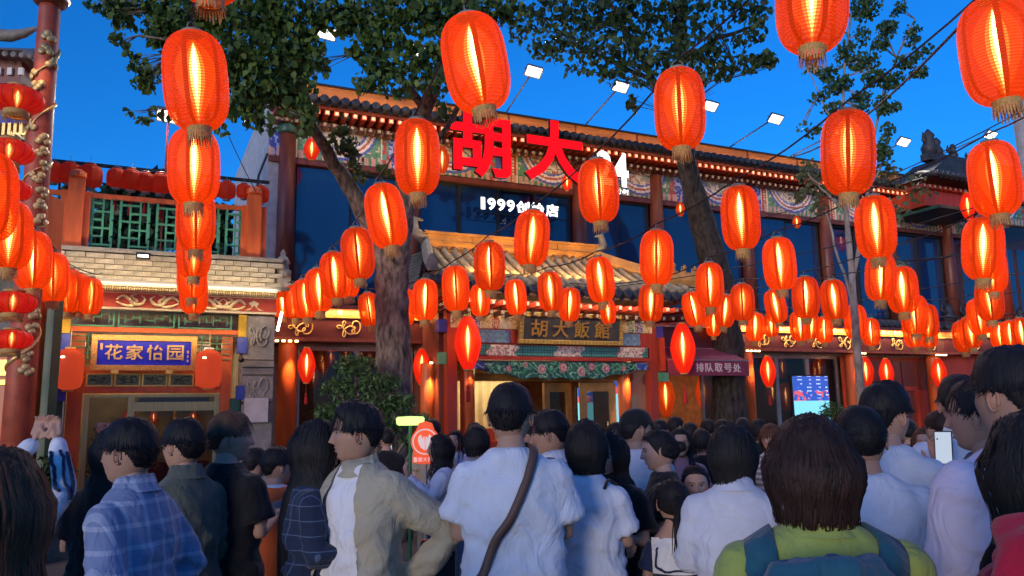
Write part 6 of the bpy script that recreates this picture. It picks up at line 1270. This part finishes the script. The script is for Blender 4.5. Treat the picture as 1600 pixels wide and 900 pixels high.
            k = np.where(rr < minr, minr/rr, np.where(rr > maxr, maxr/rr, 1))[:, None]; q[:, :2] = q[:, :2]*k if hair != 'pony' or segs < 6 else q[:, :2]
            if inward: q[:, :2] *= (1-inward*t*t)
            if curl: q[:, 0] += curl*np.sin(ph+i*1.3); q[:, 1] += curl*np.cos(ph+i*1.1)
            out.append(q)
        S = np.stack(out, 1); tang = nrm(np.gradient(S, axis=1)); side = nrm(np.cross(tang, S*np.array([1, 1, 0])+1e-6)); ww = (w*(1+.4*(RNG.rand(n)-.5)))[:, None, None] if hasattr(w, '__len__') else w*(1+.5*(RNG.rand(n, 1, 1)-.5))
        tp_ = np.linspace(1, .25 if taper else .8, segs+1)[None, :, None]; tp_[:, 0] *= .7; out_n = nrm(np.cross(side, tang)); A1 = S+side*ww*tp_; B1 = S-side*ww*tp_; C1_ = S+out_n*ww*.45*tp_*np.sign((out_n*S).sum(-1, keepdims=True)+1e-9)
        Vs = np.stack([A1, C1_, B1], 2).reshape(-1, 3); m_ = (segs+1)*3; base = off+np.arange(n)[:, None, None]*m_+np.arange(segs)[None, :, None]*3; ff = []
        for a_, b_ in ((0, 1), (1, 2)): ff.append(np.stack([base+a_, base+b_, base+b_+3, base+a_+3], -1).reshape(-1, 4))
        hv.append(Vs); hf.append(np.concatenate(ff)); off += len(Vs)
    # scalp roots
    kk = np.where((msk > .6))[0]; dens = [1.0, .45, .2][lod]
    def pick(n, cond=None):
        c = kk if cond is None else kk[cond(kk)]; i = c[RNG.randint(0, len(c), n)]; return Hp[i]+RNG.randn(n, 3)*.02, n_[i], i
    if hair in ('crop', 'quiff', 'buzz'):
        R_, nn_, i = pick(int(620*dens)); dd = nrm(nn_*.22+np.stack([R_[:, 0]*.6, R_[:, 1]*.8+.25*(R_[:, 1] > 0), -.45+R_[:, 2]*.2], -1)); strands(R_-nn_*.03, dd, (.10 if hair == 'buzz' else .26)*(.6+.8*RNG.rand(len(R_)))*np.clip(.5+R_[:, 2], .3, 1), .026, 4, .12, env=.16)
    elif hair in ('bob', 'child'):
        R_, nn_, i = pick(int(900*dens), lambda k_: (z[k_] > -.1)); zend = .2-hairlen/.122*.75; L_ = (R_[:, 2]-zend)*(.94+.16*RNG.rand(len(R_))); ft_ = (np.abs(np.arctan2(R_[:, 0], R_[:, 1])) < .75); L_[ft_] = (R_[ft_, 2]-.22); strands(R_, nrm(nn_*np.array([1, 1, .1])+np.array([0, 0, .05])), np.clip(L_*1.15, .2, 4), .034, 9, .32, zmin=zend, inward=.08, curl=.010 if hairlen < .19 else .034, env=.14 if hairlen < .19 else .30)
    elif hair == 'long':
        R_, nn_, i = pick(int(800*dens), lambda k_: (z[k_] > -.1) & (aa[k_] > .55)); strands(R_, nrm(nn_*np.array([1, 1, .1])+np.array([0, -.12, .0])), (R_[:, 2]+hairlen/.122)*(.85+.2*RNG.rand(len(R_))), .036, 13, .30, curl=.02, env=.2)
    elif hair in ('pony', 'bun'):
        R_, nn_, i = pick(int(260*dens)); tgt = np.array([0, -.98, .25 if hair == 'pony' else .1]); strands(R_, nrm(nrm(tgt-R_)*.9+nn_*.35), np.linalg.norm(tgt-R_, axis=1)*.8, .05, 5, .02)
        if hair == 'pony':
            n = int(120*dens)+20; strands(np.array([0, -.98, .3])+RNG.randn(n, 3)*.06, nrm(np.array([0, -1., .1])+RNG.randn(n, 3)*.25), hairlen/.122*(.8+.25*RNG.rand(n)), .06, 10, .35, curl=.02)
        else:
            q = MB(); q.lathe([(0, -.28), (.2, -.22), (.30, -.05), (.28, .12), (.15, .24), (0, .27)], 14, (0, -1.12, .08)); vv = np.array(q.v); vv += (vnoise(vv*8)-.5)[:, None]*.08; hv.append(vv); ff = np.array([f for f in q.f if len(f) == 4]); hf.append(ff+off); off += len(vv)
    Hh_ = np.concatenate(hv) @ R3.T+T3
    if hair == 'long' or (hair == 'pony'):   # keep hair outside the shoulders
        zz = Hh_[:, 2]; r_x = np.interp(zz, [.9, 1.25, shz-.02, shz+.07, 1.5], [.19*b, .20*b, .185*b, .09, .05]); r_y = np.interp(zz, [.9, 1.25, shz-.02, shz+.07, 1.5], [.145, .15, .13, .085, .05])
        rr = np.sqrt((Hh_[:, 0]/r_x)**2+(Hh_[:, 1]/r_y)**2)+1e-6; k = np.where((rr < 1.05) & (zz < 1.5), 1.05/rr, 1); Hh_[:, 1] *= np.minimum(k, 3); Hh_[:, 0] *= np.minimum(k, 1.25)
    put('hair', npmesh('hair', fin(Hh_), np.concatenate(hf), hm, True), root)
    if hair == 'cap':
        D, F = sph(48, 36); P = headfn(D, 0); keep = P[:, 2] > .18; n2 = nrm(P); Q = P+n2*.10; Q[~keep] = P[~keep]*.8; Q = Q @ R3.T+T3; put('cap_crown', npmesh('cap_crown', fin(Q), F, cloth('black cap cloth', (.012,.012,.014)), True), root)
        q = MB(); n = 14
        for i in range(n+1): t = -1+2*i/n; q.v += [(t*.62, .55+.25*(1-t*t), .30), (t*.58, .85+.55*(1-t*t)**.7, .20-.1*t*t), (t*.58, .85+.55*(1-t*t)**.7, .16-.1*t*t), (t*.62, .55+.25*(1-t*t), .24)]
        q.f = [(i*4+j, i*4+(j+1) % 4, i*4+4+(j+1) % 4, i*4+4+j) for i in range(n) for j in range(4)]; put('cap_peak', npmesh('cap_peak', fin(np.array(q.v) @ R3.T+T3), np.array(q.f), MATS['black cap cloth'], True), root)
    root['fin'] = s
    root_fin = fin
    for e in extras: e(root, fin, A, b, shz)
    del root['fin']; return root
def strap(path, w, m, name='bag_strap', th=.006):      # flat band following body coordinates
    def fn(root, fin, A, b, shz):
        P = [Vector(p) for p in path]; out = []
        for i in range(len(P)-1):
            p0, p1, p2, p3 = P[max(i-1, 0)], P[i], P[i+1], P[min(i+2, len(P)-1)]
            for k in range(6): t = k/6; out.append(.5*((2*p1)+(p2-p0)*t+(2*p0-5*p1+4*p2-p3)*t*t+(3*p1-p0-3*p2+p3)*t**3))
        out.append(P[-1]); q = MB(); n = len(out); vs = []; nns = []; bv = GV.get('bvh')
        for i, p in enumerate(out):
            l_, n_, ix, ds = bv.find_nearest(p)
            if ds is not None and ds < .10: out[i] = l_+n_*.010; nns.append(n_)
            else: nns.append(None)
        if name == 'jacket_placket': out = [o_ for o_, n_ in zip(out, nns) if n_ is not None]; nns = [n_ for n_ in nns if n_ is not None]; n = len(out)
        if n < 2: return
        for i, p in enumerate(out):
            d = (out[min(i+1, n-1)]-out[max(i-1, 0)]).normalized(); nn = nns[i] or Vector((p.x*.6, p.y, 0.35 if p.z > 1.38 else 0)).normalized(); a = d.cross(nn).normalized()*w/2; nn = a.cross(d).normalized()*th
            vs += [p-a-nn, p+a-nn, p+a+nn, p-a+nn]
        q.v = [tuple(v) for v in vs]; q.f = [(i*4+j, i*4+(j+1) % 4, i*4+4+(j+1) % 4, i*4+4+j) for i in range(n-1) for j in range(4)]; put(name, npmesh(name, fin(np.array(q.v)), np.array(q.f), m, True), root)
    return fn
def drape(x0, x1, z0, z1, m, name):
    def fn(root, fin, A, b, shz):
        bv = GV['bvh']; q = MB(); nx, nz = 18, 14; g_ = []
        for j in range(nz+1):
            for i in range(nx+1):
                x = x0+(x1-x0)*i/nx; z = z0+(z1-z0)*j/nz; h = bv.ray_cast(Vector((x, -.6, z)), Vector((0, 1, 0))); y = (h[0].y if h[0] else -.05)-.012; q.v += [(x, y, z)]
        n = len(q.v); q.v += [(x, y+.006, z) for x, y, z in q.v]
        for j in range(nz):
            for i in range(nx): a = j*(nx+1)+i; q.f += [(a, a+1, a+nx+2, a+nx+1), (n+a+nx+1, n+a+nx+2, n+a+1, n+a)]
        put(name, npmesh(name, fin(np.array(q.v)), np.array(q.f), m, True), root)
    return fn
def bag(c, dim, m, name='bag', label='bag', cat='bag', rot=0, lumpy=.01):
    def fn(root, fin, A, b, shz):
        mb = MB(); M = Matrix.Translation(c) @ Matrix.Rotation(rot, 4, 'Y'); ell(mb, [(0, 0, -dim[2]/2, dim[0]*.42, dim[1]*.42), (0, 0, -dim[2]*.35, dim[0]*.5, dim[1]*.5), (0, 0, 0, dim[0]*.5, dim[1]*.52), (0, 0, dim[2]*.3, dim[0]*.46, dim[1]*.42), (0, 0, dim[2]/2, dim[0]*.3, dim[1]*.25)], 20); mb.v = [tuple(M @ Vector(v)) for v in mb.v]; V, F, N = remesh(mb, .014, 3); V = V+N*((vnoise(V*14+c[0]*9)-.5)*lumpy*2+(np.abs(vnoise(V*22)-.5)-.25)*lumpy*1.6)[:, None]
        o = put(name, npmesh(name, fin(V), F, m, True)); o.matrix_world = Matrix.Translation(root.location) @ Matrix.Rotation(root.rotation_euler.z, 4, 'Z'); tag(o, label, cat)
    return fn
def phone(off, label, face=False, sz=(.075, .155)):
    def fn(root, fin, A, b, shz):
        S_, E, Wr, fw, nn = A[1]; c = fin(np.array([Wr+Vector(off)]))[0]; q = MB(); w, h = sz; q.box(-w/2, w/2, -.004, .004, -h/2, h/2, 0); q.box(-w/2+.004, w/2-.004, -.0055, -.0042, -h/2+.006, h/2-.006, 1 if face else 0)
        RW = Matrix.Translation(root.location) @ Matrix.Rotation(root.rotation_euler.z, 4, 'Z'); q.build('phone', [M_['black'], emis('phone screen glow', (.70,.82,1), .5) if 'phone screen glow' not in MATS else MATS['phone screen glow']], M=RW @ Matrix.Translation(c) @ Matrix.Rotation(-.2, 4, 'X'))
        o = COL.objects[-1]; tag(o, label, 'phone')
    return fn
def decal(fn_): return fn_
WHT = cloth('white cotton', (.72,.72,.74)); WHT2 = cloth('cool white cotton', (.62,.66,.74)); BLK = cloth('black cotton', (.012,.012,.014)); OLV = cloth('olive grey shirt', (.10,.11,.085)); BEI = cloth('pale olive jacket cloth', (.42,.37,.26)); LIL = cloth('lilac sweater knit', (.60,.55,.68))
PLD = cloth('blue plaid shirt', (.17,.22,.36), 'plaid', (.42,.46,.58)); DPL = cloth('dark navy plaid', (.018,.028,.06), 'grid', (.12,.17,.26)); GRN = cloth('lime green jacket', (.29,.36,.09)); BLU = cloth('light blouse', (.55,.57,.64)); STR = cloth('striped knit', (.55,.5,.48), 'stripes', (.2,.2,.22)); NVB = cloth('white shirt with navy band', (.66,.68,.74), 'band', (.03,.045,.14), 1.18*1.0); FLO = cloth('black floral top', (.012,.012,.014), 'floral', (.45,.42,.38), .55); ORG = cloth('orange vest', (.75,.13,.03)); RED = cloth('crimson nylon', (.42,.012,.04)); TEAL = cloth('teal backpack nylon', (.02,.10,.15)); BRN = mat('brown strap leather', (.11,.06,.045), .6); NAV = cloth('navy cotton', (.02,.03,.08)); GRY = cloth('grey cotton', (.22,.22,.24)); PNK = cloth('dusty pink cotton', (.4,.2,.2))
DK = (.40,.235,.165)
# ---------------- foreground, left to right
person(22, 698, 1.55, 150, 'woman with long reddish brown hair at the bottom left corner, very close', 'long', 'brown', shirt=BLK, fem=1, hairlen=.75, hyaw=30, xoff=-.03)
person(16, 700, 3.6, 5, 'person with both arms raised in a white sleeve with navy stripes, far left', 'crop', 'black', shirt=WHT, sleeve='long', pose='raise', extras=[strap([(.205+d_,.13,1.46),(.19+d_,.17,1.52),(.155+d_,.22,1.60),(.11+d_,.27,1.68)], .013, NAV, 'sleeve_stripe') for d_ in (-.03, .0, .03)], hyaw=-10)
person(178, 668, 4.1, 15, 'woman with very long dark hair and a black T-shirt behind the plaid shirt man', 'long', 'black', shirt=BLK, fem=1, hairlen=.55, pose=('hold', 'hold'), hem=.98, extras=[strap([(-.17,-.1,.93),(0,-.15,.93),(.17,-.1,.93),(.17,.1,.93),(0,.15,.93),(-.17,.1,.93),(-.17,-.1,.93)], .05, WHT, 'white_waistband')])
person(222, 652, 3.15, 78, 'young man in a light blue plaid shirt walking left', 'crop', 'black', shirt=PLD, sleeve='long', pose='pocket', build=1.06, coll=PLD, hpitch=-3, lean=3, skin=DK)
person(292, 653, 3.9, 62, 'young man in an olive grey shirt just behind the plaid shirt man', 'crop', 'black', shirt=OLV, sleeve='long', pose='down', build=1.06, coll=OLV)
person(358, 643, 4.2, -28, 'man with lighter brown hair and a black T-shirt seen from behind, turning right', 'crop', 'light', shirt=BLK, sleeve='short', pose='hold', build=1.14, hyaw=-35, extras=[strap([(.165,.085,1.20),(.175,.05,1.20),(.185,.02,1.20)], .05, cloth('pink print', (.6,.2,.25)), 'pink_print')])
person(432, 698, 5.0, -20, 'short dark haired person in an orange vest left of the long haired woman', 'crop', 'black', shirt=WHT, sleeve='long', pose='hold', hyaw=-30, extras=[lambda root, fin, A, b, shz: (lambda q: (ell(q, [(0,0,.84,.20,.15),(0,0,1.1,.19,.145),(0,0,1.3,.20,.14),(0,-.005,shz,.17,.115),(0,-.01,shz+.05,.09,.085)], 24), put('orange_vest', (lambda r: npmesh('orange_vest', fin(r[0]+r[2]*.004), r[1], ORG, True))(remesh(q, .016, 3)), root)))(MB())])
person(492, 656, 3.75, -78, 'woman with long straight dark hair and a dark navy plaid shirt facing right', 'long', 'black', shirt=DPL, sleeve='long', pose='hold', fem=1, hairlen=.62, build=1.0, hyaw=-12)
person(562, 630, 3.65, 150, 'young man in an open olive jacket over a white T-shirt, in left profile', 'quiff', 'black', shirt=WHT, sleeve='short', jacket=BEI, pose=('hip', 'hip'), coll=BEI, build=1.10, hyaw=-56, hpitch=0, skin=DK, tr=3)
person(797, 598, 3.5, 2, 'tall man in a white T-shirt seen from behind with a brown strap across his back', 'crop', 'black', shirt=WHT2, sleeve='short', pose='hold', build=1.13, hyaw=-14, hem=.80, skin=DK, tr=0,
       extras=[strap([(.06,.10,1.47),(.095,-.02,1.485),(.07,-.125,1.38),(.0,-.155,1.22),(-.10,-.16,1.05),(-.17,-.13,.92),(-.19,-.05,.86)], .034, BRN), bag((-.20,-.10,.84), (.15,.09,.2), mat('brown bag leather', (.10,.055,.045), .6, bump=.3), 'sling_bag', 'brown sling bag at the hip of the tall man in white')])
person(862, 640, 4.5, 72, 'dark haired man in profile with white collar and black backpack strap, behind the tall man', 'crop', 'black', shirt=WHT, sleeve='short', pose='down', build=1.08, coll=WHT, hpitch=8, skin=DK, extras=[strap([(-.10,.12,1.1),(-.11,.13,1.32),(-.11,.02,1.44),(-.11,-.11,1.36),(-.11,-.14,1.1)], .05, BLK), strap([(.10,.12,1.1),(.11,.13,1.32),(.11,.02,1.44),(.11,-.11,1.36),(.11,-.14,1.1)], .05, BLK), bag((0,-.22,1.18), (.28,.16,.42), BLK, 'backpack', 'black backpack between the tall man and the bob haired woman')])
person(914, 657, 3.9, -22, 'woman with a straight dark bob and white T-shirt seen from behind, arms crossed', 'bob', 'black', shirt=WHT2, fem=1, pose='fold', hairlen=.186, build=.98, hyaw=0, extras=[strap([(.12,-.10,1.40),(.13,.0,1.43),(.18,.10,1.15),(.20,.16,.95),(.20,.20,.84)], .012, BLK), bag((.20,.2,.80), (.2,.08,.14), mat('black handbag leather', (.02,.02,.022), .4), 'handbag', 'small black handbag below the crossed arms')])
person(952, 672, 4.3, 150, 'woman with shoulder length hair and a black top facing the camera, looking down', 'long', 'dbrown', shirt=BLK, fem=1, pose='hold', hairlen=.30, hpitch=12, skin=(.50,.31,.23))
person(992, 638, 5.2, -32, 'man in a black cap and white T-shirt seen from behind, face turned right', 'cap', 'black', shirt=WHT, pose='hold', build=1.12, hyaw=-38, skin=DK, extras=[strap([(-.09,.09,1.44),(-.10,-.02,1.47),(-.06,-.125,1.36),(.03,-.155,1.15),(.14,-.13,1.0)], .02, BLK)])
person(1032, 670, 4.7, 82, 'woman with hair tied in a bun, face in profile to the left, black floral top', 'bun', 'black', shirt=FLO, fem=1, pose='hold', build=1.08, hpitch=6, skin=(.50,.31,.23))
person(1050, 748, 4.1, -6, 'girl with a dark ponytail in a sailor collar seen from behind', 'pony', 'black', shirt=NAV, fem=1, pose='down', build=.9, kid=True, hairlen=.34, hyaw=10,
       extras=[drape(-.15, .15, 1.16, 1.37, WHT, 'sailor_collar'), strap([(-.15,-.140,1.33),(-.145,-.142,1.185),(0,-.146,1.185),(.145,-.142,1.185),(.15,-.140,1.33)], .012, NAV, 'navy_trim')])
person(1085, 726, 4.9, 172, 'child facing the camera, half hidden by the ponytail girl', 'pony', 'black', shirt=WHT, fem=1, kid=True, hairlen=.3, skin=(.48,.29,.21))
person(1142, 664, 3.5, -20, 'woman in a pale blouse seen from behind, dark hair gathered behind her ears', 'bob', 'black', shirt=BLU, sleeve='long', fem=1, pose='hold', hairlen=.189, build=1.10, coll=BLU, hyaw=-25)
person(1266, 650, 2.0, -4, 'woman with thick dark brown bobbed hair, lime green jacket and teal backpack in front', 'bob', 'dbrown', shirt=GRN, sleeve='long', fem=1, pose='hold', hairlen=.195, build=1.22, coll=GRN, hyaw=-5,
       extras=[strap([(.10,.12,1.25),(.12,.10,1.36),(.135,.0,1.425),(.14,-.11,1.37),(.11,-.165,1.26),(.07,-.19,1.16)], .075, TEAL, 'backpack_strap'), strap([(-.10,.12,1.25),(-.12,.10,1.36),(-.145,.0,1.425),(-.165,-.11,1.37),(-.16,-.165,1.26),(-.14,-.19,1.16)], .075, TEAL, 'backpack_strap'), bag((-.07,-.27,1.22), (.40,.22,.40), TEAL, 'teal_backpack', 'teal drawstring backpack worn by the woman in the lime green jacket', lumpy=.022)])
person(1342, 630, 3.05, -6, 'man with a crew cut in a pale long sleeved top seen from behind', 'buzz', 'black', shirt=WHT2, sleeve='long', pose='hold', build=1.2, hyaw=-4, hem=.8, skin=DK)
person(1378, 600, 3.6, -40, 'young man with thick black hair and white T-shirt looking right, holding a phone', 'quiff', 'black', shirt=WHT2, pose=('down', 'phone'), build=1.08, hyaw=-20, extras=[phone((.02, .0, .10), 'phone with a lit white screen held up at the right', True)])
person(1506, 585, 4.0, -25, 'man in a white shirt with a broad navy band, half hidden at the right', 'crop', 'black', shirt=NVB, sleeve='long', pose='hold', build=1.12, coll=WHT, hyaw=0, xoff=-.03)
person(1532, 592, 3.0, 25, 'boyish dark haired person between navy band man and lilac sweater man', 'crop', 'black', shirt=NAV, sleeve='short', pose='down', build=1.0, hyaw=20, skin=DK)
person(1582, 540, 2.35, 6, 'tall man in a lilac sweater at the right edge seen from behind', 'crop', 'black', shirt=LIL, sleeve='long', pose='hold', build=1.2, hyaw=10, skin=DK)
person(1628, 640, 1.75, 20, 'dark haired person with a crimson jacket cut off by the right edge', 'long', 'black', shirt=RED, sleeve='long', fem=1, hairlen=.35, pose='hip', build=1.05, extras=[bag((-.25,-.20,1.40), (.32,.2,.28), RED, 'crimson_bag', 'crimson nylon bag with gathered top at the bottom right corner', lumpy=.02, rot=.4)])
# ---------------- middle distance
mid = [(690,678,6.6,100,'woman with a phone and pale scarf left of the tall man in white','long','black',WHT2,1),(745,664,6.2,10,'dark haired person just left of the tall man in white, only hair showing','bob','black',GRY,1),(712,672,9.0,165,'distant woman in white facing the camera beside the orange claw sign','long','dbrown',WHT,1),(676,655,8.4,20,'dark haired person in a beige top behind the claw sign','crop','black',cloth('beige cotton',(.35,.27,.2)),0),
 (826,655,7.5,60,'small head in red seen between the tall man and the man in profile','crop','black',RED,0),(962,660,7.0,-70,'dark haired face left of the black cap','crop','black',BLK,0),(1054,651,9.5,-60,'man in a white collar looking right beyond the black cap','crop','black',WHT,0),(1062,668,6.5,170,'bespectacled woman with a headband facing the camera','long','black',PNK,1),(1096,670,7.5,0,'round dark head in the crowd under the awning','bob','black',BLK,1),(1030,655,8.4,-20,'dark head beside the white collared man under the awning','crop','black',GRY,0),
 (1128,655,9.0,10,'dark head in front of the second tree trunk','crop','black',BLK,0),(1160,652,9.6,-15,'far person in a black cap at the right side of the second trunk','cap','black',GRY,0),(1185,655,8.6,0,'dark head just left of the green jacket woman, far back','bob','black',BLK,1),(1204,662,7.0,140,'woman with reddish hair and striped top facing left','bob','brown',STR,1),(1106,655,9.9,20,'far dark head between trunk and bespectacled woman','crop','black',NAV,0),
 (1442,668,6.6,150,'woman with wavy hair facing the camera near the side door','long','brown',GRY,1),(1468,642,5.6,10,'man with glasses and grey hair near the side door','crop','dbrown',cloth('mauve shirt',(.3,.22,.3)),0),(1418,655,8.0,-10,'far person in a black cap by the boarded wall','cap','black',BLK,0),(1240,668,9.4,-10,'far dark head behind the green jacket woman','crop','black',BLK,0),(604,668,8.8,30,'dark haired person below the bonsai','crop','black',BLK,0),(1000,655,9.6,20,'far head just right of the gate door','crop','black',GRY,0),(880,668,8.8,-10,'far head inside the gate doorway','bob','black',BLK,1),(742,660,9.6,15,'far head left of the open gate doors','crop','black',NAV,0),(1078,660,8.8,-5,'far head below the awning lettering','crop','black',BLK,0),(925,662,9.2,5,'far head before the gate doors, behind the bob haired woman','crop','black',GRY,0),(398,700,6.0,-30,'dark haired person near the orange corner column','crop','black',NAV,0)]
for i, (px, t, Y, yw, lb_, h, hc_, sh_, fm) in enumerate(mid):
    person(px, t, Y, yw, lb_, h, hc_, shirt=sh_, fem=fm, lod=1 if Y < 7.2 else 2, pose='phone' if i in (0, 6, 13, 19) else 'down', extras=[phone((.02, 0, .10), 'lit phone held up near the '+('black cap' if i == 6 else 'rightmost side door'), True)] if i in (6, 19) else [], tr=i % 4, hairlen=.28 if h == 'long' else .18, sleeve='short' if i % 2 else 'long', build=1.0 if fm else 1.08)
print('TRIS', sum(sum(len(p.vertices)-2 for p in me.polygons) for me in bpy.data.meshes))
